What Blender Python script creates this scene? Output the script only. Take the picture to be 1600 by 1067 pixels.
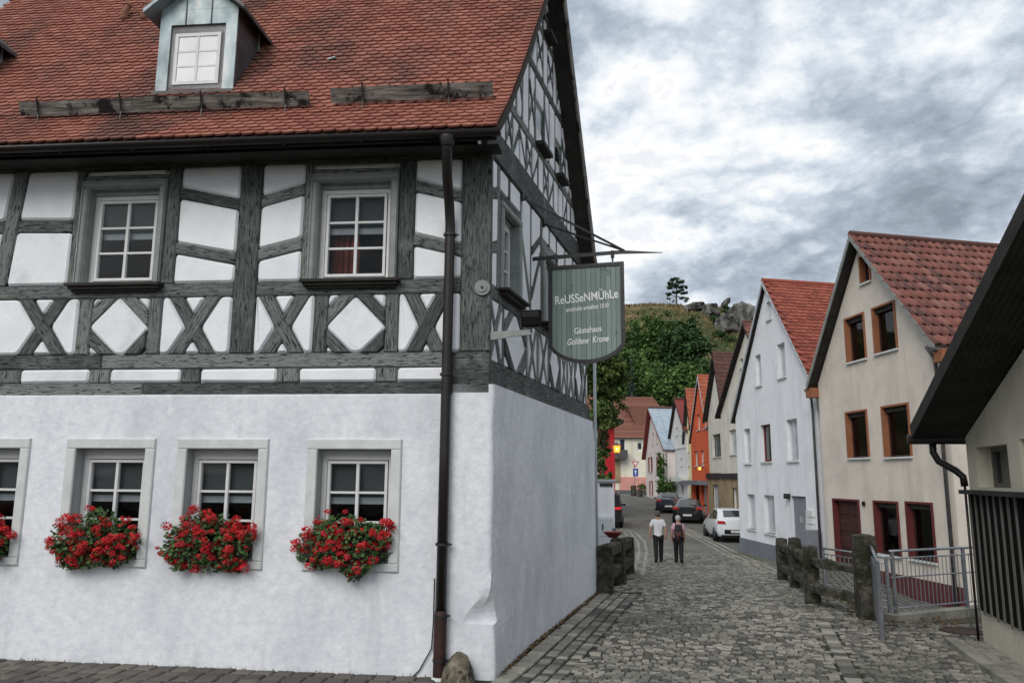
import bpy, bmesh, math, random
from mathutils import Vector, Matrix, noise as mnoise
random.seed(11)
R = math.radians
sc = bpy.context.scene
for o in list(bpy.data.objects): bpy.data.objects.remove(o)
COL = sc.collection

# ------------------------------------------------------------------ camera
FPX, ROLL, TP = 1230.0, 0.0068, 211.5 / 1230.0      # focal length in photo pixels, roll, tan(pitch)
PIT = math.atan(TP); CP, SP = math.cos(PIT), math.sin(PIT)
EYE = Vector((0, 0, 1.7))
cd = bpy.data.cameras.new('camera'); cam = bpy.data.objects.new('camera', cd); COL.objects.link(cam)
cd.sensor_width = 36; cd.sensor_fit = 'HORIZONTAL'; cd.lens = 36 * FPX / 1600; cd.clip_start = .05; cd.clip_end = 6000
cam.matrix_world = Matrix.Translation(EYE) @ Matrix.Rotation(math.pi / 2 + PIT, 4, 'X') @ Matrix.Rotation(ROLL, 4, 'Z')
sc.camera = cam
# ------------------------------------------------------------------ sky, sun, exposure
SUN_EL, SUN_AZ = 38, -154          # azimuth from +Y towards +X: behind the camera, to the left
w = bpy.data.worlds.new('World'); sc.world = w; w.use_nodes = True
nt = w.node_tree; nt.nodes.clear(); L = nt.links.new
def N(t, **k):
    n = nt.nodes.new(t)
    for a, b in k.items(): setattr(n, a, b)
    return n
def math_(op, a, b=None, c=None):
    n = N('ShaderNodeMath', operation=op)
    for i, v in enumerate((a, b, c)):
        if v is None: continue
        if isinstance(v, (int, float)): n.inputs[i].default_value = v
        else: L(v, n.inputs[i])
    return n.outputs[0]
sky = N('ShaderNodeTexSky', sky_type='NISHITA', sun_disc=False)
sky.sun_elevation = R(SUN_EL); sky.sun_rotation = R(SUN_AZ)
b1 = N('ShaderNodeBackground'); b1.inputs[1].default_value = .1; L(sky.outputs[0], b1.inputs[0])
tc = N('ShaderNodeTexCoord'); sep = N('ShaderNodeSeparateXYZ'); L(tc.outputs['Generated'], sep.inputs[0])
zz = math_('ADD', math_('MAXIMUM', sep.outputs[2], 0.0), .30)
cx = math_('DIVIDE', sep.outputs[0], zz); cy = math_('DIVIDE', sep.outputs[1], zz)
cmb = N('ShaderNodeCombineXYZ'); L(cx, cmb.inputs[0]); L(cy, cmb.inputs[1])
mp = N('ShaderNodeMapping'); mp.inputs['Location'].default_value = (3.1, 1.35, 0); mp.inputs['Rotation'].default_value = (0, 0, R(25)); L(cmb.outputs[0], mp.inputs[0])
def noise_(vec, scale, detail, rough, dist):
    n = N('ShaderNodeTexNoise'); n.inputs['Scale'].default_value = scale; n.inputs['Detail'].default_value = detail
    n.inputs['Roughness'].default_value = rough; n.inputs['Distortion'].default_value = dist; L(vec, n.inputs['Vector']); return n.outputs[0]
n1 = noise_(mp.outputs[0], 1.75, 14, .56, .1); n2 = noise_(mp.outputs[0], 8.5, 14, .66, .2)
n3 = noise_(mp.outputs[0], 4.2, 12, .6, .1); bil = math_('ABSOLUTE', math_('MULTIPLY_ADD', n3, 2.0, -1.0))
nn = math_('ADD', math_('ADD', math_('MULTIPLY', n1, .72), math_('MULTIPLY', n2, .20)), math_('MULTIPLY_ADD', bil, -.30, .085))
nn = math_('ADD', math_('MULTIPLY_ADD', nn, 2.15, -.575), math_('MULTIPLY', math_('MINIMUM', sep.outputs[2], .6), .20))
rp = N('ShaderNodeValToRGB'); L(nn, rp.inputs[0]); cr = rp.color_ramp
cr.elements[0].position = .44; cr.elements[0].color = (.77, .77, .77, 1)
cr.elements[1].position = .92; cr.elements[1].color = (.21, .245, .295, 1)
for p_, c_ in ((.53, (.66, .69, .72)), (.63, (.49, .545, .61)), (.75, (.335, .385, .45))):
    e = cr.elements.new(p_); e.color = (*c_, 1)
b2 = N('ShaderNodeBackground'); b2.inputs[1].default_value = 1.0; L(rp.outputs[0], b2.inputs[0])
mk = N('ShaderNodeMapRange'); mk.inputs[1].default_value = .36; mk.inputs[2].default_value = .44; mk.inputs[3].default_value = .8; L(nn, mk.inputs[0])
ms = N('ShaderNodeMixShader'); L(mk.outputs[0], ms.inputs[0]); L(b1.outputs[0], ms.inputs[1]); L(b2.outputs[0], ms.inputs[2])
wo = N('ShaderNodeOutputWorld'); L(ms.outputs[0], wo.inputs[0])
sl = bpy.data.lights.new('sun', 'SUN'); sl.energy = 1.5; sl.angle = R(35); sl.color = (1, .955, .89)
so = bpy.data.objects.new('sun', sl); COL.objects.link(so)
sd = Vector((math.sin(R(SUN_AZ)) * math.cos(R(SUN_EL)), math.cos(R(SUN_AZ)) * math.cos(R(SUN_EL)), math.sin(R(SUN_EL))))
so.rotation_euler = sd.to_track_quat('Z', 'Y').to_euler(); so.location = sd * 60
vs = sc.view_settings; vs.view_transform = 'Standard'; vs.look = 'None'; vs.exposure = 0.42; vs.gamma = 1; vs.use_curve_mapping = False

# ------------------------------------------------------------------ calibrated rays and facade frames
def ray(px, py):
    u, v = px - 800, 533.5 - py
    u, v = u * math.cos(ROLL) - v * math.sin(ROLL), u * math.sin(ROLL) + v * math.cos(ROLL)
    return Vector((u, FPX * CP - v * SP, v * CP + FPX * SP))
class Fac:
    """vertical plane: s runs along azimuth az (from +Y to +X), d outward, z up (world)"""
    def __init__(S, O, az, n=None):
        a = R(az); S.O = Vector((O[0], O[1], 0)); S.a = Vector((math.sin(a), math.cos(a), 0)); S.n = Vector((math.cos(a), -math.sin(a), 0))
        if n is not None:
            if S.n.dot(Vector(n)) < 0: S.n = -S.n
        elif S.n.dot(EYE - S.O) < 0: S.n = -S.n
    def W(S, s, d, z): return S.O + S.a * s + S.n * d + Vector((0, 0, z))
    def P(S, px, py, off=0):
        q = ray(px, py); t = (S.O + S.n * off - EYE).dot(S.n) / q.dot(S.n); return EYE + q * t
    def at(S, px, py, off=0):
        p = S.P(px, py, off); return ((p - S.O).dot(S.a), p.z)
    def rect(S, x0, y0, x1, y1, off=0):
        xm, ym = (x0 + x1) / 2, (y0 + y1) / 2
        a, b = S.at(x0, ym, off)[0], S.at(x1, ym, off)[0]
        return min(a, b), max(a, b), S.at(xm, y1, off)[1], S.at(xm, y0, off)[1]
def sstep(a, b, x):
    t = min(1, max(0, (x - a) / (b - a))); return t * t * (3 - 2 * t)
PROF = [(-60, .6), (-30, .3), (-5, .05), (0, -.05), (5, -.35), (9.8, -.65), (13, -.61), (16.5, -.59), (20, -.76), (27, -1.2), (34, -1.33), (40, -1.2),
        (48, -1.0), (58, -.82), (70, -.2), (85, .1), (110, .4), (400, 3), (3000, 3)]
def prof(y):
    for (a, b), (c, d) in zip(PROF, PROF[1:]):
        if y <= c: 
            t = (y - a) / (c - a); return b + (d - b) * t
    return PROF[-1][1]
def inpoly(x, y, pg):
    r = False
    for i in range(len(pg)):
        (x1, y1), (x2, y2) = pg[i - 1], pg[i]
        if (y1 > y) != (y2 > y) and x < (x2 - x1) * (y - y1) / (y2 - y1) + x1: r = not r
    return r
YARD = [(6.35, 13.95), (7.05, 20.6), (8.2, 23.6), (12.5, 24.0), (12.5, 14.9), (8.8, 14.7)]
def gz(x, y):
    z = sum(prof(y + k) for k in (-.8, -.4, 0, .4, .8)) / 5
    if y < 16 and x < 0: z += -.012 * x * (1 if y < 12 else (16 - y) / 4)
    return z
def gyard(x, y): return -1.27 + .42 * sstep(20.5, 23.6, y)
def ground_at(px, py, y0=10, y1=140):
    q = ray(px, py); lo, hi = y0, y1
    f = lambda Y: EYE.z + q.z / q.y * Y - gz(q.x / q.y * Y, Y)
    Y = y0
    while Y < y1:
        if f(Y) <= 0: break
        Y += .05
    return Vector((q.x / q.y * Y, Y, gz(q.x / q.y * Y, Y)))

# ------------------------------------------------------------------ materials
def mat(name, cols, rough=.85, scale=3, stretch=(1, 1, 1), coord='Object', bump=.0, bscale=40, bstretch=None, var=0.0, dirt=None, dscale=.6, dlo=.45, dhi=.7,
        metal=0, spec=.3, detail=6, emit=None, coat=0, bdist=.01, crack=None, dstretch=None, dirt2=None):
    m = bpy.data.materials.new(name); m.use_nodes = True; t = m.node_tree; t.nodes.clear(); lk = t.links.new
    def n(ty, **k):
        q = t.nodes.new(ty)
        for a, b in k.items(): setattr(q, a, b)
        return q
    bs = n('ShaderNodeBsdfPrincipled'); out = n('ShaderNodeOutputMaterial'); lk(bs.outputs[0], out.inputs[0])
    bs.inputs['Roughness'].default_value = rough; bs.inputs['Metallic'].default_value = metal; bs.inputs['Specular IOR Level'].default_value = spec
    if coat: bs.inputs['Coat Weight'].default_value = coat; bs.inputs['Coat Roughness'].default_value = .08
    c = n('ShaderNodeTexCoord')
    mpn = n('ShaderNodeMapping'); mpn.inputs['Scale'].default_value = stretch; lk(c.outputs[coord], mpn.inputs[0])
    nz = n('ShaderNodeTexNoise'); nz.inputs['Scale'].default_value = scale; nz.inputs['Detail'].default_value = detail; nz.inputs['Roughness'].default_value = .62; lk(mpn.outputs[0], nz.inputs[0])
    fac = nz.outputs[0]
    if var:
        at = n('ShaderNodeAttribute', attribute_name='var'); oi = n('ShaderNodeObjectInfo')
        ad = n('ShaderNodeMath', operation='ADD'); lk(at.outputs['Fac'], ad.inputs[0]); lk(oi.outputs['Random'], ad.inputs[1])
        fr = n('ShaderNodeMath', operation='FRACT'); lk(ad.outputs[0], fr.inputs[0])
        mx = n('ShaderNodeMath', operation='MULTIPLY_ADD'); lk(fr.outputs[0], mx.inputs[0]); mx.inputs[1].default_value = var
        m2 = n('ShaderNodeMath', operation='MULTIPLY_ADD'); lk(fac, m2.inputs[0]); m2.inputs[1].default_value = 1 - var * .6; m2.inputs[2].default_value = -.2 * var
        lk(m2.outputs[0], mx.inputs[2]); fac = mx.outputs[0]
    rp = n('ShaderNodeValToRGB'); lk(fac, rp.inputs[0]); e = rp.color_ramp.elements
    k = len(cols); lo, hi = (.12, .92) if var > .4 else (.32, .68)
    for i, cc in enumerate(cols):
        p = lo + (hi - lo) * i / max(1, k - 1)
        if i < 2: e[i].position = p if i == 0 or k == 2 else p; e[i].color = (*cc, 1)
        else: q = e.new(p); q.color = (*cc, 1)
    if k == 1: e[1].color = (*[v * 1.12 for v in cols[0]], 1); e[1].position = hi; e[0].color = (*[v * .9 for v in cols[0]], 1)
    col = rp.outputs[0]
    if dirt:
        dn = n('ShaderNodeTexNoise'); dn.inputs['Scale'].default_value = dscale; dn.inputs['Detail'].default_value = 8; dn.inputs['Roughness'].default_value = .65; dm = n('ShaderNodeMapping'); dm.inputs['Scale'].default_value = dstretch or (1, 1, 1); lk(c.outputs['Object'], dm.inputs[0]); lk(dm.outputs[0], dn.inputs[0])
        mr = n('ShaderNodeMapRange'); mr.inputs[1].default_value = dlo; mr.inputs[2].default_value = dhi; lk(dn.outputs[0], mr.inputs[0])
        mi = n('ShaderNodeMix', data_type='RGBA'); lk(mr.outputs[0], mi.inputs[0]); lk(col, mi.inputs[6]); mi.inputs[7].default_value = (*dirt, 1); col = mi.outputs[2]
    if dirt2:
        d2 = n('ShaderNodeMapping'); d2.inputs['Scale'].default_value = dirt2[2]; lk(c.outputs['Object'], d2.inputs[0])
        dn = n('ShaderNodeTexNoise'); dn.inputs['Scale'].default_value = dirt2[1]; dn.inputs['Detail'].default_value = 9; dn.inputs['Roughness'].default_value = .7; lk(d2.outputs[0], dn.inputs[0])
        mr = n('ShaderNodeMapRange'); mr.inputs[1].default_value = dirt2[3]; mr.inputs[2].default_value = dirt2[4]; lk(dn.outputs[0], mr.inputs[0])
        mi = n('ShaderNodeMix', data_type='RGBA'); lk(mr.outputs[0], mi.inputs[0]); lk(col, mi.inputs[6]); mi.inputs[7].default_value = (*dirt2[0], 1); col = mi.outputs[2]
    if crack:      # thin dark checks running along the grain
        cm = n('ShaderNodeMapping'); cm.inputs['Scale'].default_value = crack[1]; lk(c.outputs[coord], cm.inputs[0])
        cn = n('ShaderNodeTexNoise'); cn.inputs['Scale'].default_value = crack[2]; cn.inputs['Detail'].default_value = 5; cn.inputs['Distortion'].default_value = .6; lk(cm.outputs[0], cn.inputs[0])
        cr_ = n('ShaderNodeMapRange'); cr_.inputs[1].default_value = .54; cr_.inputs[2].default_value = .64; lk(cn.outputs[0], cr_.inputs[0])
        mi = n('ShaderNodeMix', data_type='RGBA'); lk(cr_.outputs[0], mi.inputs[0]); lk(col, mi.inputs[6]); mi.inputs[7].default_value = (*crack[0], 1); col = mi.outputs[2]
    lk(col, bs.inputs['Base Color'])
    if bump:
        bm_ = n('ShaderNodeMapping'); bm_.inputs['Scale'].default_value = bstretch or stretch; lk(c.outputs[coord], bm_.inputs[0])
        bn = n('ShaderNodeTexNoise'); bn.inputs['Scale'].default_value = bscale; bn.inputs['Detail'].default_value = 6; bn.inputs['Roughness'].default_value = .6; lk(bm_.outputs[0], bn.inputs[0])
        bu = n('ShaderNodeBump'); bu.inputs['Strength'].default_value = bump; bu.inputs['Distance'].default_value = bdist; lk(bn.outputs[0], bu.inputs['Height']); lk(bu.outputs[0], bs.inputs['Normal'])
    if emit: bs.inputs['Emission Color'].default_value = (*emit[0], 1); bs.inputs['Emission Strength'].default_value = emit[1]
    return m
def glassmat(name, tint=(.8, .83, .84), base=.0):
    m = bpy.data.materials.new(name); m.use_nodes = True; t = m.node_tree; t.nodes.clear(); lk = t.links.new
    tr = t.nodes.new('ShaderNodeBsdfTransparent'); tr.inputs[0].default_value = (*tint, 1)
    gl = t.nodes.new('ShaderNodeBsdfGlossy'); gl.inputs['Roughness'].default_value = .03; gl.inputs[0].default_value = (.9, .93, .95, 1)
    fr = t.nodes.new('ShaderNodeFresnel'); fr.inputs[0].default_value = 1.33
    ad = t.nodes.new('ShaderNodeMath'); ad.operation = 'ADD'; ad.inputs[1].default_value = base; lk(fr.outputs[0], ad.inputs[0])
    mx = t.nodes.new('ShaderNodeMixShader'); lk(ad.outputs[0], mx.inputs[0]); lk(tr.outputs[0], mx.inputs[1]); lk(gl.outputs[0], mx.inputs[2])
    o = t.nodes.new('ShaderNodeOutputMaterial'); lk(mx.outputs[0], o.inputs[0]); return m
G_ = (1, 1, 1)
M = {}
M['plaster'] = mat('plaster', [(.64, .66, .705), (.72, .74, .78), (.79, .805, .84)], .9, 9, bump=.32, bscale=16, dirt=(.47, .495, .54), dscale=1.0, dlo=.46, dhi=.82, bdist=.03, dstretch=(1, 1, .6), dirt2=((.53, .55, .58), 3.0, (1, 1, .12), .58, .78))
M['panel'] = mat('panel_plaster', [(.72, .735, .78), (.82, .83, .86)], .9, 2.5, bump=.4, bscale=18, dirt=(.5, .52, .54), dscale=1.4, dlo=.55, dhi=.8, bdist=.015)
M['timber'] = mat('painted_timber', [(.065, .074, .072), (.135, .15, .144), (.23, .248, .236)], .82, 1, (3.2, 34, 1), 'UV', 1.0, 1, (5, 46, 1), bdist=.03, crack=((.012, .013, .013), (6.5, 40, 1), 1.3), var=.4, dirt=(.20, .215, .206), dscale=2.2, dlo=.52, dhi=.74)
M['timber_smooth'] = mat('planed_timber', [(.19, .21, .205), (.27, .29, .28)], .7, 5, (1, 1, 1), 'Object', .25, 30)
M['darkwood'] = mat('dark_wood', [(.018, .016, .015), (.045, .04, .036)], .85, 3, bump=.4, bscale=20)
M['oldboard'] = mat('weathered_board', [(.035, .03, .027), (.15, .14, .128), (.30, .285, .265)], .9, 1, (2.0, 16, 1), 'UV', .8, 1, (3, 26, 1), bdist=.02, dirt=(.012, .01, .01), dscale=3.6, dlo=.52, dhi=.6)
M['tile'] = mat('clay_tile', [(.175, .066, .048), (.27, .098, .069), (.315, .127, .09), (.36, .16, .118)], .85, 9, var=.55, bump=.3, bscale=50, dirt=(.075, .048, .043), dscale=.8, dlo=.47, dhi=.72, dstretch=(1, .5, .5))
M['tile_bed'] = mat('tile_bed', [(.07, .03, .024), (.11, .045, .035)], .9)
M['pantile'] = mat('brown_pantile', [(.09, .05, .047), (.16, .065, .055), (.22, .085, .066), (.25, .13, .105)], .75, 7, var=.7, bump=.25, bscale=30, dirt=(.08, .06, .058), dscale=1.1, dlo=.5, dhi=.72)
M['redtile'] = mat('red_tile', [(.18, .048, .033), (.28, .075, .05), (.34, .1, .066)], .8, 8, var=.6, bump=.2, bscale=30)
M['browntile'] = mat('brown_tile', [(.13, .06, .045), (.19, .085, .06), (.24, .11, .075)], .85, 6, var=.6, bump=.2, bscale=20)
M['orangetile'] = mat('orange_tile', [(.32, .09, .05), (.42, .13, .07)], .8, 6, var=.6)
M['darktile'] = mat('dark_tile', [(.075, .04, .035), (.13, .06, .048)], .8, 6, var=.6)
M['zinc'] = mat('weathered_zinc', [(.2, .27, .30), (.33, .39, .41), (.5, .53, .53)], .5, 4, (1, 1, .35), bump=.1, bscale=12, metal=.25, dirt=(.16, .17, .18), dscale=2.4, dlo=.52, dhi=.75)
M['zincdark'] = mat('dark_zinc', [(.07, .07, .075), (.13, .125, .13)], .55, 5, metal=.3, dirt=(.06, .045, .04), dscale=3)
M['bluezinc'] = mat('blue_sheet_roof', [(.27, .35, .41), (.42, .49, .54)], .5, 2, (1, 1, 1), metal=.2)
M['whitepaint'] = mat('white_window_paint', [(.58, .59, .60), (.68, .68, .68)], .5, 6)
M['surround'] = mat('stone_surround', [(.50, .53, .53), (.62, .64, .63)], .85, 5, bump=.3, bscale=50)
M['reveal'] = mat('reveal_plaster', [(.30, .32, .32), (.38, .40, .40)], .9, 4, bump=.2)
M['glass'] = glassmat('window_glass'); 
M['darkglass'] = mat('dark_glass', [(.012, .014, .016), (.03, .033, .036)], .06, 2, spec=.7)
M['paleglass'] = mat('pale_glass', [(.33, .35, .4), (.5, .51, .55)], .12, 1.5, spec=.6)
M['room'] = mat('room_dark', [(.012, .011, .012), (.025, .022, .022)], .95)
M['blind'] = mat('grey_blind', [(.045, .05, .053), (.075, .082, .085)], .9, 20, (1, 1, 8))
M['blindbar'] = mat('blind_bar', [(.27, .29, .31)], .6)
M['curtain'] = mat('red_curtain', [(.12, .02, .012), (.22, .04, .02)], .9, 6, (6, 6, .6))
M['lace'] = mat('lace_curtain', [(.65, .65, .67), (.82, .82, .83)], .9, 5, (6, 6, .6))
M['pipe'] = mat('dark_pipe', [(.011, .009, .009), (.022, .017, .016)], .42, 6, metal=.2, spec=.5)
M['castiron'] = mat('rusty_pipe', [(.026, .013, .011), (.045, .02, .016)], .6, 6, bump=.2)
M['iron'] = mat('black_iron', [(.02, .02, .022), (.045, .043, .045)], .5, 12, metal=.4, spec=.5)
M['galv'] = mat('galvanised_steel', [(.2, .22, .25), (.31, .33, .36)], .42, 9, metal=.6, spec=.5)
M['signgreen'] = mat('green_sign_board', [(.16, .215, .2), (.215, .275, .255), (.27, .33, .305)], .7, 3, (4, 4, .4), var=.5, bump=.2, bscale=20, dirt=(.06, .085, .09), dscale=4, dlo=.58, dhi=.75)
M['lettering'] = mat('pale_lettering', [(.8, .82, .8), (.9, .91, .89)], .7)
M['cobble'] = mat('cobblestone', [(.062, .059, .052), (.14, .134, .118), (.225, .214, .188), (.35, .33, .285)], .78, 14, var=.8, bump=.5, bscale=45, spec=.35, dirt=(.06, .062, .05), dscale=.4, dlo=.47, dhi=.78)
M['palesett'] = mat('pale_sett', [(.2, .19, .165), (.28, .27, .235), (.35, .33, .285)], .85, 9, var=.7, bump=.5, bscale=30, dirt=(.07, .07, .055), dscale=2, dlo=.5, dhi=.75)
M['mortar'] = mat('joint_soil', [(.014, .014, .012), (.028, .027, .022)], .95, 8, bump=.4, bscale=30, dirt=(.03, .036, .016), dscale=1.2, dlo=.5, dhi=.62)
M['paver'] = mat('clay_paver', [(.085, .078, .07), (.14, .125, .11), (.19, .17, .145)], .85, 10, var=.7, bump=.4, bscale=40, dirt=(.04, .032, .026), dscale=.6, dlo=.42, dhi=.7)
M['asphalt'] = mat('asphalt', [(.05, .052, .056), (.075, .077, .08)], .9, 30)
M['earth'] = mat('earth', [(.06, .055, .04), (.11, .1, .075)], .95, 3, bump=.5, bscale=20, dirt=(.05, .07, .03), dscale=.8)
M['mossstone'] = mat('mossy_stone', [(.03, .027, .023), (.075, .068, .057), (.15, .138, .115)], .95, 9, bump=1, bscale=16, dirt=(.022, .025, .014), dscale=3.2, dlo=.42, dhi=.6, bdist=.05)
M['boulder'] = mat('boulder', [(.07, .06, .045), (.16, .14, .1), (.26, .24, .18)], .95, 9, bump=1, bscale=16, dirt=(.03, .028, .022), dscale=6, dlo=.5, dhi=.6, bdist=.04)
M['leaflitter'] = mat('fallen_leaves', [(.1, .055, .025), (.17, .1, .045), (.07, .045, .025)], .9, 5, var=.7)
M['geraniumleaf'] = mat('geranium_leaf', [(.018, .045, .014), (.05, .10, .03), (.09, .16, .05)], .6, 6, var=.8)
M['geranium'] = mat('geranium_flower', [(.34, .006, .012), (.52, .012, .018), (.68, .03, .03), (.6, .07, .10)], .6, 6, var=.8)
M['planter'] = mat('dark_planter', [(.03, .022, .02)], .7)
M['hillgrass'] = mat('dry_grass', [(.075, .07, .03), (.19, .135, .065), (.30, .22, .115)], .95, .22, bump=1, bscale=1.2, detail=12, dirt=(.05, .072, .024), dscale=.09, dlo=.40, dhi=.56, bdist=.6)
M['rock'] = mat('limestone', [(.035, .034, .03), (.15, .147, .138), (.36, .352, .335)], .95, .3, (1.4, 1, .4), bump=1, bscale=.6, detail=10, bdist=.8, dirt=(.045, .05, .03), dscale=.12, dlo=.54, dhi=.7)
M['bark'] = mat('bark', [(.04, .03, .022), (.09, .07, .05)], .95, 6, (1, 1, .3), bump=.8, bscale=10)
def leafmat(n, cols): return mat(n, cols, .7, .5, var=.8, spec=.2)
M['leaf_a'] = leafmat('dark_leaf', [(.014, .034, .011), (.038, .08, .026), (.082, .14, .044)])
M['leaf_b'] = leafmat('mid_leaf', [(.024, .056, .014), (.07, .135, .034), (.135, .215, .058)])
M['leaf_c'] = leafmat('light_leaf', [(.028, .055, .013), (.08, .12, .03), (.15, .19, .055)])
M['leaf_d'] = leafmat('blue_spruce_leaf', [(.03, .05, .05), (.07, .10, .10), (.11, .145, .145)])
M['leaf_e'] = leafmat('pine_needle', [(.012, .026, .012), (.028, .05, .022), (.05, .08, .03)])
def paint(n, c, v=.14, **k):
    k.setdefault('dirt', tuple(x * .72 for x in c)); k['dstretch'] = (1.6, 1.6, .22); k.setdefault('dscale', 1.3); k.setdefault('dlo', .52); k.setdefault('dhi', .8)
    return mat(n, [tuple(x * (1 - v) for x in c), c, tuple(min(1, x * (1 + v * .6)) for x in c)], .9, 1.2, bump=.5, bscale=26, bdist=.02, **k)
M['beige'] = paint('beige_render', (.63, .575, .51), dirt=(.47, .42, .365))
M['house_white'] = paint('white_render', (.76, .775, .81), .1, dirt=(.58, .595, .625))
M['cream'] = paint('cream_render', (.64, .62, .55), dirt=(.46, .44, .38))
M['orange'] = paint('orange_render', (.62, .115, .045), .2)
M['yellow'] = paint('yellow_render', (.68, .64, .38))
M['white2'] = paint('offwhite_render', (.66, .66, .66))
M['pinkwhite'] = paint('rosy_white_render', (.66, .60, .58))
M['endcream'] = paint('pale_yellow_render', (.74, .70, .58))
M['pinkbase'] = paint('pink_base', (.62, .30, .26))
M['greyplinth'] = paint('grey_plinth', (.17, .18, .21))
M['redplinth'] = paint('red_plinth', (.10, .028, .03), .25)
M['sandrender'] = paint('sand_render', (.60, .56, .46), .18, dirt=(.42, .39, .31))
M['ochre'] = paint('ochre_stone', (.30, .235, .14), .3)
M['orangeframe'] = mat('orange_brown_surround', [(.235, .092, .045), (.30, .122, .06)], .7, 5)
M['redframe'] = mat('dark_red_surround', [(.095, .02, .02), (.13, .028, .027)], .7, 5)
M['reddoor'] = mat('dark_door', [(.035, .014, .012), (.06, .022, .02)], .6, 5)
M['redpaint'] = mat('red_paint', [(.4, .012, .02), (.5, .02, .03)], .5, 5)
M['redwood'] = mat('red_brown_wood', [(.16, .03, .028), (.22, .045, .04)], .7, 5)
M['greydoor'] = mat('grey_door', [(.18, .2, .23), (.22, .24, .27)], .6, 5)
M['greyverge'] = mat('grey_verge', [(.36, .40, .44), (.45, .48, .52)], .6, 5)
M['soffit'] = mat('black_soffit', [(.018, .018, .015), (.045, .044, .038)], .9, 2, (1, 1, 1), bump=.5, bscale=9)
M['slat'] = mat('slat_wood', [(.10, .10, .085), (.17, .165, .145)], .75, 3, (8, 8, .6), bump=.3)
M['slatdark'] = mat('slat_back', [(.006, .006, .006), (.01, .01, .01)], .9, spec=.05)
M['meter'] = mat('cabinet_grey', [(.5, .53, .56), (.56, .59, .62)], .5)
M['carwhite'] = mat('white_car_paint', [(.62, .65, .68), (.66, .69, .72)], .25, 2, spec=.5, coat=.6)
M['carblack'] = mat('black_car_paint', [(.006, .006, .009), (.012, .012, .016)], .22, 2, spec=.5, coat=.8)
M['carblue'] = mat('dark_car_paint', [(.01, .012, .025), (.016, .018, .034)], .22, 2, spec=.5, coat=.8)
M['carglass'] = mat('car_glass', [(.02, .024, .026), (.04, .046, .048)], .05, 2, spec=.8)
M['tyre'] = mat('tyre', [(.012, .012, .012)], .85)
M['rim'] = mat('alloy_rim', [(.35, .36, .38)], .3, metal=.8)
M['tail'] = mat('tail_lamp', [(.4, .01, .012), (.5, .02, .02)], .2, spec=.6)
M['taillit'] = mat('tail_lamp_lit', [(.6, .02, .02)], .3, emit=((1, .04, .05), .25))
M['plate'] = mat('number_plate', [(.6, .6, .6)], .5)
M['trim'] = mat('black_trim', [(.012, .012, .013)], .6, spec=.15)
M['lampglow'] = mat('lamp_glow', [(.9, .45, .1)], .5, emit=((1, .33, .03), 1.1))
M['bulb'] = mat('bulb', [(1, .8, .4)], .5, emit=((1, .6, .15), 5))
M['bluesign'] = mat('blue_sign', [(.02, .06, .3), (.03, .08, .36)], .5)
M['signwhite'] = mat('sign_white', [(.75, .75, .75)], .5)
M['signred'] = mat('sign_red', [(.5, .02, .03)], .5)
M['skin'] = mat('skin', [(.38, .2, .14), (.45, .25, .18)], .6, 5)
M['hair_dark'] = mat('grey_brown_hair', [(.05, .042, .038), (.12, .105, .095)], .8, 40)
M['hair_grey'] = mat('silver_hair', [(.3, .3, .3), (.5, .49, .48)], .8, 40)
M['shirt'] = mat('white_shirt', [(.55, .55, .58), (.66, .66, .69)], .9, 5, bump=.6, bscale=9, bdist=.03)
M['blouse'] = mat('pink_blouse', [(.5, .3, .38), (.62, .4, .48)], .9, 5, bump=.6, bscale=9, bdist=.03)
M['trousers'] = mat('black_trousers', [(.012, .012, .014), (.026, .026, .028)], .9, 5, bump=.6, bscale=9, bdist=.03)
M['shoe'] = mat('black_shoes', [(.012, .011, .011)], .6)
M['pack'] = mat('black_backpack', [(.012, .013, .015), (.03, .031, .034)], .8, 8)
M['packred'] = mat('backpack_pocket', [(.09, .035, .03)], .8)
M['bowl'] = mat('red_clay_bowl', [(.2, .035, .03), (.27, .05, .04)], .6)

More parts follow.
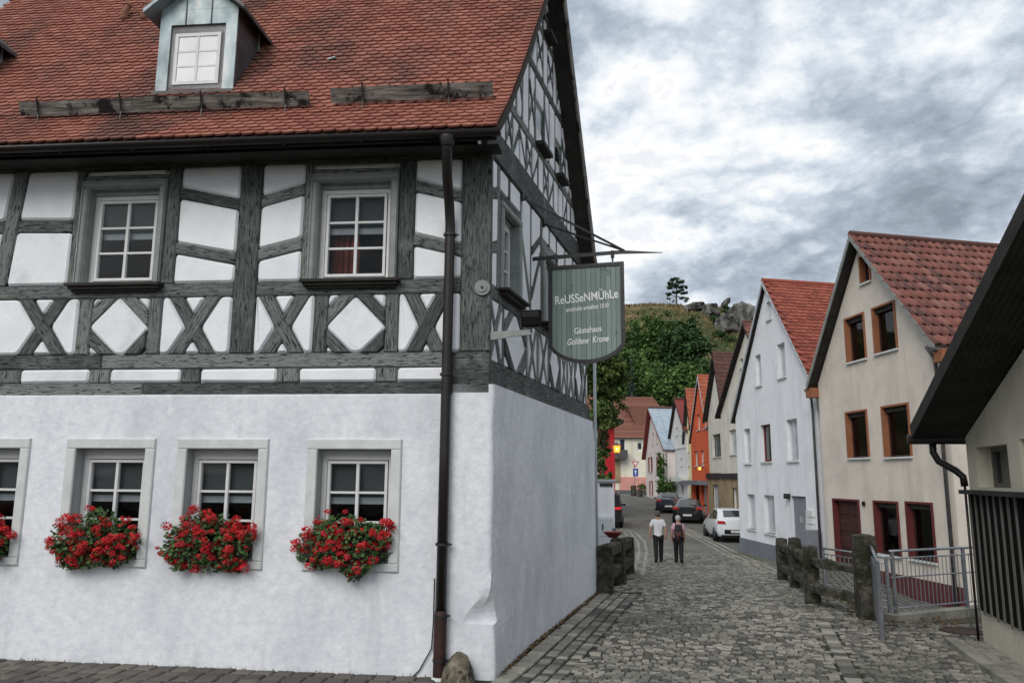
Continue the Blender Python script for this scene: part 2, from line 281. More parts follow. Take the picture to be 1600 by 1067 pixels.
# ------------------------------------------------------------------ mesh helpers
LOC = {}
class MB:
    def __init__(S): S.v = []; S.f = []; S.uv = []; S.var = []; S.cur = .5
    def rnd(S): S.cur = random.random(); return S
    def add(S, vs, fs, uv=None):
        o = len(S.v); S.v += [Vector(p) for p in vs]; S.f += [tuple(i + o for i in f) for f in fs]
        S.uv += uv if uv else [(0, 0)] * len(vs); S.var += [S.cur] * len(fs); return S
    def hexa(S, p, uv=None):   # 4 bottom (ccw from above) + 4 top
        return S.add(p, [(3, 2, 1, 0), (4, 5, 6, 7), (0, 1, 5, 4), (1, 2, 6, 5), (2, 3, 7, 6), (3, 0, 4, 7)], uv)
    def fb(S, F, s0, s1, d0, d1, z0, z1):
        ln = abs(s1 - s0) > abs(z1 - z0); P = [(s0, d0, z0), (s1, d0, z0), (s1, d1, z0), (s0, d1, z0), (s0, d0, z1), (s1, d0, z1), (s1, d1, z1), (s0, d1, z1)]
        k = random.random() * 9
        return S.hexa([F.W(*p) for p in P], [((p[0], p[2] + p[1] + k) if ln else (p[2], p[0] + p[1] + k)) for p in P])
    def prism(S, F, pg, d0, d1, grain=None):
        n = len(pg); vs = [F.W(s, d0, z) for s, z in pg] + [F.W(s, d1, z) for s, z in pg]
        fs = [tuple(range(n - 1, -1, -1)), tuple(range(n, 2 * n))] + [(i, (i + 1) % n, n + (i + 1) % n, n + i) for i in range(n)]
        return S.add(vs, fs, guv(pg, grain) * 2)
    def pillow(S, F, pg, d0, dm, d1, inset, grain=None):
        if area(pg) < 0: pg = pg[::-1]
        q = inset_poly(pg, inset); n = len(pg)
        vs = [F.W(s, d0, z) for s, z in pg] + [F.W(s, dm, z) for s, z in pg] + [F.W(s, d1, z) for s, z in q]
        fs = [tuple(range(2 * n, 3 * n))]
        for r in (0, n): fs += [(r + i, r + (i + 1) % n, r + n + (i + 1) % n, r + n + i) for i in range(n)]
        return S.add(vs, fs, guv(pg, grain) * 2 + guv(q, grain))
    def bar(S, p, q, w, h, up=(0, 0, 1)):
        p, q = Vector(p), Vector(q); d = (q - p).normalized(); u = Vector(up)
        if abs(d.dot(u)) > .98: u = Vector((1, 0, 0))
        a = d.cross(u).normalized(); b = a.cross(d).normalized(); l = (q - p).length; k = random.random() * 9
        c = [(-1, -1), (1, -1), (1, 1), (-1, 1)]
        return S.hexa([p + a * x * w / 2 + b * y * h / 2 for x, y in c] + [q + a * x * w / 2 + b * y * h / 2 for x, y in c],
                      [(0, k + .3 * i) for i in range(4)] + [(l, k + .3 * i) for i in range(4)])
    def tube(S, pts, r, n=10, cap=True):
        pts = [Vector(p) for p in pts]; rs = r if isinstance(r, (list, tuple)) else [r] * len(pts); vs = []; ref = None
        for i, p in enumerate(pts):
            d = (pts[min(i + 1, len(pts) - 1)] - pts[max(i - 1, 0)]).normalized()
            u = Vector((0, 0, 1)) if abs(d.z) < .9 else Vector((1, 0, 0))
            if ref is not None: u = ref
            a = d.cross(u).normalized(); b = a.cross(d).normalized(); ref = b
            vs += [p + (a * math.cos(t) + b * math.sin(t)) * rs[i] for t in (2 * math.pi * k / n for k in range(n))]
        fs = [(i * n + k, i * n + (k + 1) % n, (i + 1) * n + (k + 1) % n, (i + 1) * n + k) for i in range(len(pts) - 1) for k in range(n)]
        if cap: fs += [tuple(range(n - 1, -1, -1)), tuple(range((len(pts) - 1) * n, len(pts) * n))]
        return S.add(vs, fs)
    def lathe(S, c, pr, n=14):
        c = Vector(c); vs = [c + Vector((r * math.cos(2 * math.pi * k / n), r * math.sin(2 * math.pi * k / n), z)) for r, z in pr for k in range(n)]
        fs = [(i * n + k, i * n + (k + 1) % n, (i + 1) * n + (k + 1) % n, (i + 1) * n + k) for i in range(len(pr) - 1) for k in range(n)]
        fs += [tuple(range(n - 1, -1, -1)), tuple(range((len(pr) - 1) * n, len(pr) * n))]
        return S.add(vs, fs)
    def mesh(S, name, m, loc=Vector((0, 0, 0)), smooth=False):
        me = bpy.data.meshes.new(name); me.from_pydata([p - loc for p in S.v], [], S.f)
        ul = me.uv_layers.new(name='UVMap')
        lv = [0] * len(me.loops); me.loops.foreach_get('vertex_index', lv)
        ul.data.foreach_set('uv', [c for i in lv for c in S.uv[i]])
        at = me.attributes.new('var', 'FLOAT', 'FACE'); at.data.foreach_set('value', S.var)
        me.materials.append(M[m] if isinstance(m, str) else m)
        if smooth: me.polygons.foreach_set('use_smooth', [True] * len(me.polygons))
        me.update(); return me
    def build(S, name, m, parent=None, loc=None, smooth=False, kind=None):
        l = LOC[parent.name] if parent is not None else Vector(loc if loc is not None else (0, 0, 0))
        o = bpy.data.objects.new(name, S.mesh(name, m, l, smooth)); COL.objects.link(o); LOC[o.name] = l
        if parent is not None: o.parent = parent
        else: o.location = l
        if kind: o['kind'] = kind
        return o
def fixn(o):
    bm = bmesh.new(); bm.from_mesh(o.data); bmesh.ops.recalc_face_normals(bm, faces=bm.faces); bm.to_mesh(o.data); bm.free(); return o
def area(p): return sum(p[i - 1][0] * p[i][1] - p[i][0] * p[i - 1][1] for i in range(len(p))) / 2
def guv(pg, g):
    if g is None: return [(s, z) for s, z in pg]
    l = math.hypot(*g); gx, gy = g[0] / l, g[1] / l; k = (pg[0][0] * 3.7 + pg[0][1] * 5.1) % 7
    return [(s * gx + z * gy, -s * gy + z * gx + k) for s, z in pg]
def inset_poly(p, e):
    n = len(p); q = []
    L_ = []
    for i in range(n):
        (x1, y1), (x2, y2) = p[i], p[(i + 1) % n]; l = math.hypot(x2 - x1, y2 - y1) or 1e-6
        nx, ny = -(y2 - y1) / l, (x2 - x1) / l; L_.append((nx, ny, nx * x1 + ny * y1 + e))
    for i in range(n):
        a, b = L_[i - 1], L_[i]; D = a[0] * b[1] - a[1] * b[0]
        if abs(D) < 1e-4: q.append((p[i][0] + a[0] * e, p[i][1] + a[1] * e))
        else: q.append(((a[2] * b[1] - a[1] * b[2]) / D, (a[0] * b[2] - a[2] * b[0]) / D))
    cx_, cy_ = sum(x for x, _ in p) / n, sum(y for _, y in p) / n
    A, B = area(p), area(q)
    ok = 0 < B < A and all(inpoly(x, y, p) for x, y in q)
    if not ok: k = max(.35, 1 - e * 6 / max(.05, math.sqrt(abs(A)))); q = [(cx_ + (x - cx_) * k, cy_ + (y - cy_) * k) for x, y in p]
    return q
def clip(pg, a, b, c):   # keep a*s + b*z <= c
    o = []
    for i in range(len(pg)):
        p, q = pg[i - 1], pg[i]; fp, fq = a * p[0] + b * p[1] - c, a * q[0] + b * q[1] - c
        if (fp <= 0) != (fq <= 0): t = fp / (fp - fq); o.append((p[0] + (q[0] - p[0]) * t, p[1] + (q[1] - p[1]) * t))
        if fq <= 0: o.append(q)
    return o
def band_split(polys, p, q, w):
    l = math.hypot(q[0] - p[0], q[1] - p[1]); a, b = -(q[1] - p[1]) / l, (q[0] - p[0]) / l; c = a * p[0] + b * p[1]
    out = []
    for g in polys:
        for h in (clip(g, a, b, c - w / 2), clip(g, -a, -b, -c - w / 2)):
            if len(h) > 2 and abs(area(h)) > .002: out.append(h)
    return out
def band_poly(field, p, q, w):
    l = math.hypot(q[0] - p[0], q[1] - p[1]); a, b = -(q[1] - p[1]) / l, (q[0] - p[0]) / l; c = a * p[0] + b * p[1]
    return clip(clip(field, a, b, c + w / 2), -a, -b, -c + w / 2)
def roundpoly(p, r):
    o = []
    for i in range(len(p)):
        a, b, c = p[i - 1], p[i], p[(i + 1) % len(p)]
        la, lc = math.dist(a, b), math.dist(b, c); ra, rc = min(r, la * .4) / la, min(r, lc * .4) / lc
        o += [(b[0] + (a[0] - b[0]) * ra, b[1] + (a[1] - b[1]) * ra),
              (b[0] + ((a[0] - b[0]) * ra + (c[0] - b[0]) * rc) * .28, b[1] + ((a[1] - b[1]) * ra + (c[1] - b[1]) * rc) * .28),
              (b[0] + (c[0] - b[0]) * rc, b[1] + (c[1] - b[1]) * rc)]
    return o
def wall_holes(mb, F, outline, holes, d=0, depth=.2):
    """front skin of a convex outline with rectangular holes and their reveals"""
    ss = sorted(set([p[0] for p in outline] + [h[i] for h in holes for i in (0, 1)])); zs = sorted(set([p[1] for p in outline] + [h[i] for h in holes for i in (2, 3)]))
    pg = outline if area(outline) > 0 else outline[::-1]
    for s0, s1 in zip(ss, ss[1:]):
        for z0, z1 in zip(zs, zs[1:]):
            sm, zm = (s0 + s1) / 2, (z0 + z1) / 2
            if any(h[0] < sm < h[1] and h[2] < zm < h[3] for h in holes): continue
            c = [(s0, z0), (s1, z0), (s1, z1), (s0, z1)]
            for i in range(len(pg)):
                (x1, y1), (x2, y2) = pg[i - 1], pg[i]; a, b = (y2 - y1), -(x2 - x1); c = clip(c, a, b, a * x1 + b * y1) if c else c
            if len(c) > 2: mb.add([F.W(s, d, z) for s, z in c], [tuple(range(len(c)))], [(s, z) for s, z in c])
    for h in holes:
        a, b, c, e = h[:4]; ring = [(a, c), (b, c), (b, e), (a, e)]
        for i in range(4):
            p, q = ring[i], ring[(i + 1) % 4]; mb.add([F.W(p[0], d, p[1]), F.W(q[0], d, q[1]), F.W(q[0], d - depth, q[1]), F.W(p[0], d - depth, p[1])], [(0, 1, 2, 3)])
def thing(name, label, cat, loc, group=None):
    o = bpy.data.objects.new(name, None); COL.objects.link(o); o.location = loc; o.empty_display_size = .2
    LOC[o.name] = Vector(loc); o['label'] = label; o['category'] = cat
    if group: o['group'] = group
    return o
def tag(o, label, cat, group=None):
    o['label'] = label; o['category'] = cat
    if group: o['group'] = group
    return o
def inst(name, me, parent, Mx):   # shared-mesh piece placed in world space
    o = bpy.data.objects.new(name, me); COL.objects.link(o); o.parent = parent
    o.matrix_local = Matrix.Translation(-LOC[parent.name]) @ Mx; LOC[o.name] = LOC[parent.name]; return o
def frame_m(x, y, z, o): return Matrix(((x[0], y[0], z[0], o[0]), (x[1], y[1], z[1], o[1]), (x[2], y[2], z[2], o[2]), (0, 0, 0, 1)))
# ================================================================== ground, street, hill
def proj(p):
    d = Vector(p) - EYE; y = d.y * CP + d.z * SP; z = -d.y * SP + d.z * CP
    if y < .01: return (-9999, -9999)
    u, v = d.x / y * FPX, z / y * FPX
    return 800 + u * math.cos(ROLL) + v * math.sin(ROLL), 533.5 - (-u * math.sin(ROLL) + v * math.cos(ROLL))
def inview(p, m=5):
    x, y = proj(p); return -m < x < 1600 + m and -m < y < 1067 + m
def lerp_pts(pts, y):
    for (a, b), (c, d) in zip(pts, pts[1:]):
        if y <= c: return b + (d - b) * max(0, (y - a)) / (c - a)
    return pts[-1][1]
def grid(name, xs, ys, zf, m, keep=None, smooth=True):
    mb = MB(); idx = {}
    vs = []
    for j, y in enumerate(ys):
        for i, x in enumerate(xs): idx[i, j] = len(vs); vs.append(Vector((x, y, zf(x, y))))
    fs = [(idx[i, j], idx[i + 1, j], idx[i + 1, j + 1], idx[i, j + 1]) for j in range(len(ys) - 1) for i in range(len(xs) - 1)
          if keep is None or keep((xs[i] + xs[i + 1]) / 2, (ys[j] + ys[j + 1]) / 2)]
    mb.add(vs, fs, [(p.x, p.y) for p in vs]); o = mb.build(name, m, smooth=smooth); o['kind'] = 'structure'; return o
def steps(a, b, st):
    n = max(1, round((b - a) / st)); return [a + (b - a) * i / n for i in range(n)]
C0 = Vector((-.24, 9.785, 0))
F = Fac(C0, -(90 - 5.56)); G = Fac(C0, 16.3); T = Fac((-.341, 9.795), 16.3)
GAZ = (math.sin(R(16.3)), math.cos(R(16.3)))
RB = Fac((6.65, 11.3), 14.5)       # street wall of the building at the right edge
xs = [-3000, -1200, -500, -200, -90, -40, -20, -12] + steps(-8, 13, .3) + [13, 16, 20, 26, 34, 45, 60, 80, 110, 160, 260, 600, 1400, 3000]
ys = [-400, -120, -60, -30, -15, -8, -4, 0, 3] + steps(5, 26, .3) + steps(26, 60, 1.5) + steps(60, 130, 5) + [130, 160, 220, 400, 900, 3000]
grid('ground', xs, ys, lambda x, y: (gyard(x, y) - .03 if inpoly(x, y, YARD) else gz(x, y) - (.05 if y < 26 else .2)), 'earth')
def patterned(name, cols, bw, rh, mortar, rot, var=.5):
    m = bpy.data.materials.new(name); m.use_nodes = True; t = m.node_tree; bs = t.nodes['Principled BSDF']; lk = t.links.new
    c = t.nodes.new('ShaderNodeTexCoord'); mpn = t.nodes.new('ShaderNodeMapping'); mpn.inputs['Rotation'].default_value = (0, 0, rot); lk(c.outputs['Object'], mpn.inputs[0])
    wv = t.nodes.new('ShaderNodeTexNoise'); wv.inputs['Scale'].default_value = 2.2; wv.inputs['Detail'].default_value = 3; lk(mpn.outputs[0], wv.inputs[0])
    sc_ = t.nodes.new('ShaderNodeVectorMath'); sc_.operation = 'SCALE'; sc_.inputs[3].default_value = .06; lk(wv.outputs['Color'], sc_.inputs[0])
    ad = t.nodes.new('ShaderNodeVectorMath'); ad.operation = 'ADD'; lk(mpn.outputs[0], ad.inputs[0]); lk(sc_.outputs[0], ad.inputs[1])
    br = t.nodes.new('ShaderNodeTexBrick'); lk(ad.outputs[0], br.inputs[0]); br.inputs['Scale'].default_value = 1; br.inputs['Brick Width'].default_value = bw; br.inputs['Row Height'].default_value = rh
    br.inputs['Mortar Size'].default_value = mortar; br.inputs['Mortar Smooth'].default_value = .5; br.inputs['Color1'].default_value = (*cols[0], 1); br.inputs['Color2'].default_value = (*cols[1], 1); br.inputs['Mortar'].default_value = (*cols[2], 1)
    nz = t.nodes.new('ShaderNodeTexNoise'); nz.inputs['Scale'].default_value = .5; nz.inputs['Detail'].default_value = 10; nz.inputs['Roughness'].default_value = .7; lk(c.outputs['Object'], nz.inputs[0])
    rp_ = t.nodes.new('ShaderNodeValToRGB'); lk(nz.outputs[0], rp_.inputs[0]); rp_.color_ramp.elements[0].position = .3; rp_.color_ramp.elements[0].color = (.55, .55, .5, 1); rp_.color_ramp.elements[1].position = .7; rp_.color_ramp.elements[1].color = (1.2, 1.2, 1.2, 1)
    mi = t.nodes.new('ShaderNodeMix'); mi.data_type = 'RGBA'; mi.blend_type = 'MULTIPLY'; mi.inputs[0].default_value = 1; lk(br.outputs[0], mi.inputs[6]); lk(rp_.outputs[0], mi.inputs[7])
    lk(mi.outputs[2], bs.inputs['Base Color']); bs.inputs['Roughness'].default_value = .85
    bu = t.nodes.new('ShaderNodeBump'); bu.inputs['Strength'].default_value = .9; bu.inputs['Distance'].default_value = .02; bu.invert = True; lk(br.outputs['Fac'], bu.inputs['Height']); lk(bu.outputs[0], bs.inputs['Normal'])
    return m
M['farcobble'] = patterned('far_cobbles', [(.19, .185, .168), (.31, .3, .272), (.06, .057, .05)], .14, .105, .022, R(12))
M['yardcobble'] = patterned('yard_cobbles', [(.13, .125, .11), (.24, .23, .21), (.04, .04, .035)], .2, .16, .03, R(40))
XL = [(5, -.95), (9.6, -.95), (9.8, -.2), (16.9, 1.9), (20.8, 3.15), (27, 4.1), (34, 4.9), (46, 6.7), (60, 8.9), (75, 10.2), (110, 12)]
XR = [(5, 5.05), (11.3, 6.68), (11.35, 9.4), (13.4, 9.4), (13.6, 6.25), (20.3, 6.95), (21, 7.4), (24, 9.3), (30, 9.2), (36, 9.2)]
road = grid('road', steps(-3, 9.6, .3), steps(6.5, 21.4, .3), lambda x, y: gz(x, y) - .022, 'mortar', lambda x, y: lerp_pts(XL, y) - .5 < x < lerp_pts(XR, y) + .3 and not (inpoly(x, y, YARD)))
LOC[road.name] = Vector((0, 0, 0))
grid('street', steps(-2, 30, .5), steps(20.9, 84, .7), lambda x, y: gz(x, y) - .02 * (y < 33), 'farcobble', lambda x, y: x > lerp_pts(XL, y) - 3 and not inpoly(x, y, YARD))
grid('yard', steps(6, 12.6, .3), steps(13.8, 24.2, .3), lambda x, y: gyard(x, y), 'yardcobble', lambda x, y: inpoly(x, y, YARD))
grid('cross_road', steps(-10, 40, 3), steps(84, 99, 2.5), lambda x, y: gz(x, y) + .01, 'asphalt')
# ---- cobbles
def stone_mesh(mb, o, ax, ay, w, l, h=.05, ch=.012, lift=0):
    """one sett: sunk skirt, bevelled and slightly domed top"""
    j = lambda: random.uniform(-.006, .006)
    up = Vector((0, 0, 1)); vs = []
    cs = [(-1, -1), (1, -1), (1, 1), (-1, 1)]
    for x, y in cs: vs.append(o + ax * (x * w / 2 + j()) + ay * (y * l / 2 + j()) - up * h)
    for x, y in cs: vs.append(o + ax * (x * w / 2 + j()) + ay * (y * l / 2 + j()) + up * (lift - ch * 1.1))
    for x, y in cs: vs.append(o + ax * (x * (w / 2 - ch) + j()) + ay * (y * (l / 2 - ch) + j()) + up * (lift + random.uniform(-.003, .003)))
    vs.append(o + up * (lift + .004))
    fs = [(8, 9, 12), (9, 10, 12), (10, 11, 12), (11, 8, 12)]
    for r in (0, 4): fs += [(r + i, r + (i + 1) % 4, r + 4 + (i + 1) % 4, r + 4 + i) for i in range(4)]
    mb.rnd().add(vs, fs)
ca, cb = Vector((math.cos(R(11)), -math.sin(R(11)), 0)), Vector((math.sin(R(11)), math.cos(R(11)), 0))
RA, RBp = Vector((3.85, 9.1)), Vector((5.05, 13.2)); RD = (RBp - RA).normalized()
def rowdist(x, y):
    p = Vector((x, y)) - RA; return abs(p.x * RD.y - p.y * RD.x), p.dot(RD)
stones = []
def gdist(x, y): return (x - C0.x) * GAZ[1] - (y - C0.y) * GAZ[0]
t = 6.6
while t < 37:
    rl = random.uniform(.088, .115); c = -4 + random.random() * .1
    while c < 11:
        wd = random.choice((.08, .09, .1, .115, .13, .155)) + random.uniform(-.008, .008)
        p = ca * (c + wd / 2) + cb * (t + rl / 2 + .02 * math.sin(c * 1.7)); c += wd + .016
        x, y = p.x, p.y
        if not (7.6 < y < 34): continue
        if not (lerp_pts(XL, y) + .06 < x < lerp_pts(XR, y) - .05): continue
        if 9.3 < y < 17 and gdist(x, y) < .86: continue
        d, a = rowdist(x, y)
        if d < .13 and -2 < a < 4.6: continue
        if y > 31 and random.random() < (y - 31) / 3: continue
        if math.hypot(x - 7.05, y - 12.85) < .5: continue
        stones.append((Vector((x, y, gz(x, y) + random.uniform(-.008, .006))), ca, cb, wd, rl - .018))
    t += rl
ga, gb = Vector((GAZ[0], GAZ[1], 0)), Vector((GAZ[1], -GAZ[0], 0))
pale = []
for r0, dp, ln in ((.08, .22, .33), (.32, .155, .16), (.495, .155, .15), (.67, .155, .16)):
    s = -1.3 + random.random() * .1
    while s < 7.2:
        l = ln * random.uniform(.8, 1.25); p = C0 + ga * (s + l / 2) + gb * (r0 + dp / 2); z = gz(p.x, p.y)
        (pale if r0 < .3 else stones).append((Vector((p.x, p.y, z + random.uniform(-.006, .006) + (.012 if r0 < .3 else 0))), gb, ga, dp - .014, l - .014)); s += l
a = -2
while a < 4.6:
    l = random.uniform(.17, .26); p = RA + RD * (a + l / 2); stones.append((Vector((p.x, p.y, gz(p.x, p.y) + .004)), Vector((RD.y, -RD.x, 0)), Vector((RD.x, RD.y, 0)), .19, l - .014)); a += l
def emit_pieces(lst, parent, name, m, nvar, nmax, rest):
    lst = sorted(lst, key=lambda q: (not inview(q[0]), (q[0] - EYE).length))
    big, small = lst[:nmax], lst[nmax:]; vs_ = []
    for i in range(nvar):
        mb = MB(); stone_mesh(mb, Vector((0, 0, 0)), Vector((1, 0, 0)), Vector((0, 1, 0)), .13 + .012 * i, .125); vs_.append((mb.mesh(name, m), .13 + .012 * i))
    for p, ax, ay, wd, l in big:
        me, w0 = random.choice(vs_); inst(name, me, parent, frame_m(ax * (wd / w0), ay * (l / .125), Vector((0, 0, 1)), p))
    if small:
        mb = MB()
        for p, ax, ay, wd, l in small: stone_mesh(mb, p, ax, ay, wd, l)
        mb.build(rest, m, parent, kind='stuff')
emit_pieces(stones, road, 'cobblestone', 'cobble', 6, 300, 'cobblestones')
emit_pieces(pale, road, 'border_stone', 'palesett', 5, 120, 'border_stones')
for nm, pts in (('right', [(1062, 824), (1090, 837), (1130, 858), (1180, 881), (1212, 896)]), ('left', [(968, 826), (985, 832), (997, 846), (999, 862), (993, 882), (987, 897)])):
    G3 = [ground_at(x, y, 12) for x, y in pts]
    for r in range(3):
        mb = MB()
        for a, b in zip(G3, G3[1:]):
            d = (b - a); n = max(1, round(d.length / .2)); d2 = Vector((d.x, d.y, 0)).normalized(); sd_ = Vector((d2.y, -d2.x, 0))
            for i in range(n):
                p = a + d * (i + .5) / n + sd_ * (r * .3 - .3); p.z = gz(p.x, p.y) + .006; stone_mesh(mb, p, sd_, d2, .13, d.length / n - .015)
        mb.build('drain_row', 'palesett', road, kind='stuff')
# moss and grass tufts in the joints, fallen leaves along the edges
mb = MB()
for i in range(900):
    k = random.random()
    if k < .45: s = random.uniform(0, 7); p = C0 + ga * s + gb * (abs(random.gauss(0, .05)) + .01)
    elif k < .75: tt = random.random(); p = Vector((6.2 + .8 * tt, 13.9 + 6.5 * tt, 0)) + Vector((random.gauss(-.05, .16), random.gauss(0, .1), 0))
    else: p = Vector((random.gauss(7.0, .7), random.gauss(13.4, .35), 0))
    z = gz(p.x, p.y) + random.uniform(.0, .02); r = random.uniform(.02, .05); an = random.random() * 6.3
    q = [Vector((p.x + math.cos(an + a_) * r * (1 if i_ % 2 else .6), p.y + math.sin(an + a_) * r * (1 if i_ % 2 else .6), z + random.uniform(0, .025))) for i_, a_ in enumerate((0, 1.6, 3.14, 4.7))]
    mb.rnd().add(q, [(0, 1, 2, 3)])
mb.build('fallen_leaves', 'leaflitter', road, kind='stuff')
mb = MB()
for i in range(1100):
    k = random.random()
    if k < .3: s = random.uniform(0, 7); p = C0 + ga * s + gb * abs(random.gauss(0, .04))
    elif k < .55: p = Vector((random.gauss(9.15, .12), random.uniform(29.5, 33.8), 0))
    elif k < .8: tt = random.random(); p = Vector((6.15 + .85 * tt + random.gauss(0, .1), 13.9 + 6.5 * tt, 0))
    else: p = F.W(random.uniform(.6, 6.8), abs(random.gauss(0, .03)), 0)
    z = gz(p.x, p.y); h = random.uniform(.01, .04) if k > .8 else random.uniform(.02, .08); an = random.random() * 6.3; dx, dy = math.cos(an) * .008, math.sin(an) * .008
    mb.rnd().add([Vector((p.x - dx, p.y - dy, z - .02)), Vector((p.x + dx, p.y + dy, z - .02)), Vector((p.x + random.gauss(0, .02), p.y + random.gauss(0, .02), z + h))], [(0, 1, 2)])
mb.build('weeds', 'leaf_c', road, kind='stuff')
# ---- pavers in front of the half-timbered house
pave = grid('pavement', steps(-11, -.5, .5), steps(5.5, 11.4, .3), lambda x, y: gz(x, y) - .022, 'mortar', lambda x, y: x < -.7); LOC[pave.name] = Vector((0, 0, 0))
lst = []
for r in range(9):
    for k in range(34):
        s, d = .72 + k * .246 + .02 * math.sin(r * 2.1), .17 + r * .25
        p = F.W(s, d, 0); p.z = gz(p.x, p.y) + random.uniform(-.005, .004)
        if proj(p)[1] < 1090 and -330 < proj(p)[0]: lst.append((p, -F.a, F.n, .234, .236))
emit_pieces(lst, pave, 'paver', 'paver', 3, 299, 'pavers')
# ---- hill
def hz(x, y):
    y2 = y + 6 * mnoise.noise(Vector((x * .02, 3, 0)))
    t = sstep(108, 222, y2); h = .3 + 48.6 * t ** 1.15 + max(0, y - 225) * .02
    h += (2.2 * mnoise.noise(Vector((x * .025, y * .03, 1))) + .9 * mnoise.noise(Vector((x * .09, y * .09, 5)))) * t
    h -= .00025 * max(0, abs(x - 55) - 60) ** 1.7
    return h
grid('hill', steps(-420, 520, 4), [100] + steps(104, 260, 2.5) + steps(260, 700, 25), hz, 'hillgrass')
# ================================================================== the half-timbered house
house = thing('half_timbered_house', 'grey half-timbered guesthouse with white plaster ground floor and red tiled roof', 'house', C0 + Vector((-2.5, 2.2, -.7)))
ROOF_L = 9.6
# --- ground floor plaster wall: front with window holes, rounded corner, gable side
lowwin = [(1.12, 2.32), (2.83, 4.03), (4.33, 5.53), (6.04, 7.24), (7.6, 8.8)]
ZB, ZT = .555, 2.155
mb = MB()
PD = .03
wall_holes(mb, F, [(.5, -1.1), (ROOF_L - .3, -1.1), (ROOF_L - .3, 2.70), (.5, 2.70)], [(a + .13, b - .13, ZB + .10, ZT - .13) for a, b in lowwin], PD, .24)
mb.add([F.W(.5, PD, 2.70), F.W(ROOF_L - .3, PD, 2.70), F.W(ROOF_L - .3, -.06, 2.76), F.W(.5, -.06, 2.76)], [(0, 1, 2, 3)])
zs = sorted([-1.1 + .1 * i for i in range(38)] + [2.72, 2.84, -.03, -.01, .03, .06, .15, .25])
def corner_ring(z):
    r = .05 + .24 * sstep(.40, .0, z) if z > -.02 else .03
    k = .045 * sstep(.25, -.2, z) + .02 * mnoise.noise(Vector((0, 3.3, z * 1.4)))
    top = .02 * sstep(2.5, 2.8, z)
    A, B, Cc = F.W(r + .02, PD, z), G.W(r * .45 + .02, PD * .6 + k, z), F.W(0, PD, z) + G.n * (PD * .6 + k)
    pts = [F.W(.5, PD, z)]
    for i in range(7):
        q = i / 6; pts.append(A * (1 - q) ** 2 + Cc * 2 * q * (1 - q) + B * q * q) if z > .5 or z < -.02 else pts.append(A * (1 - q) + B * q + (Cc - (A + B) / 2) * (1 - abs(2 * q - 1)) * sstep(.12, .5, z))
    nz_ = [1.2, 2.2, 3.2, 4.2, 5.2, 6.2, 6.75]
    for s in nz_: pts.append(G.W(s, PD * .6 + .02 * mnoise.noise(Vector((s * .7, 0, z * .8))), z))
    e = 6.66 + .30 * sstep(2.75, 2.35, z)
    pts.append(G.W(e, PD * .6, z)); pts.append(G.W(e + .05, -.4, z)); return [p if i == 0 else p for i, p in enumerate(pts)]
rings = [corner_ring(z) for z in zs]; n = len(rings[0]); vs = [p for r in rings for p in r]
mb.add(vs, [(j * n + i, j * n + i + 1, (j + 1) * n + i + 1, (j + 1) * n + i) for j in range(len(rings) - 1) for i in range(n - 1)])
top = rings[-1]; mb.add(top + [p + (-G.n * .2 if i > 4 else -F.n * .2) for i, p in enumerate(top)], [(i, i + 1, n + i + 1, n + i) for i in range(n - 1)])
o = mb.build('plaster_wall', 'plaster', house, smooth=False); fixn(o)
for p in o.data.polygons: p.use_smooth = False
# rear and far end, closing the volume
mb = MB(); q = [G.W(6.66, -.3, 0), F.W(ROOF_L - .3, 0, 0) + G.a * 6.6, F.W(ROOF_L - .3, 0, 0)]
for a, b in zip(q, q[1:]):
    mb.add([a + Vector((0, 0, -1.1)), b + Vector((0, 0, -1.1)), b + Vector((0, 0, 6.1)), a + Vector((0, 0, 6.1))], [(0, 1, 2, 3)])
mb.build('rear_wall', 'plaster', house)
# --- timber storey
TB = -.055
upwin = [(1.27, 2.46), (4.48, 5.69)]; UZ0, UZ1 = 4.2, 5.66
mb = MB()
wall_holes(mb, F, [(.05, 2.6), (ROOF_L - .3, 2.6), (ROOF_L - .3, 5.95), (.05, 5.95)], [(a + .09, b - .09, UZ0 + .03, UZ1 - .09) for a, b in upwin], TB, .2)
mb.build('backing_wall', 'panel', house)
def timber(pg, Fc=F, grain=(1, 0), d1=None, parent=house, ch=.014, name='timber'):
    d = random.uniform(-.006, .012) if d1 is None else d1
    mb = MB().rnd(); mb.pillow(Fc, pg, TB - .02, d - ch, d, ch, grain); return mb.build(name, 'timber', parent)
def rect(s0, s1, z0, z1): return [(s0, z0), (s1, z0), (s1, z1), (s0, z1)]
def panel(pg, Fc=F, r=.05, parent=house, g=.012):
    if area(pg) < 0: pg = pg[::-1]
    q = inset_poly(pg, g * .5)
    if abs(area(q)) < .003: return
    q = [(a + random.uniform(-.006, .006), b + random.uniform(-.006, .006)) for a, b in q]
    mb = MB().rnd(); mb.pillow(Fc, roundpoly(q, r), TB - .02, -.022, random.uniform(.0, .014), .028 if Fc is F else .016); o = mb.build('plaster_panel', 'panel', parent, smooth=False)
def field(Fc, pg, bands, r=.05, off=0):
    polys = [pg]
    for i, (p, q, w) in enumerate(bands):
        b = band_poly(pg, p, q, w)
        if len(b) > 2: timber(b, Fc, (q[0] - p[0], q[1] - p[1]), d1=.004 + .009 * i + random.uniform(0, .004))
        polys = band_split(polys, p, q, w)
    for g in polys: panel(g, Fc, r)
fx = lambda x, y: F.at(x, y)[0]
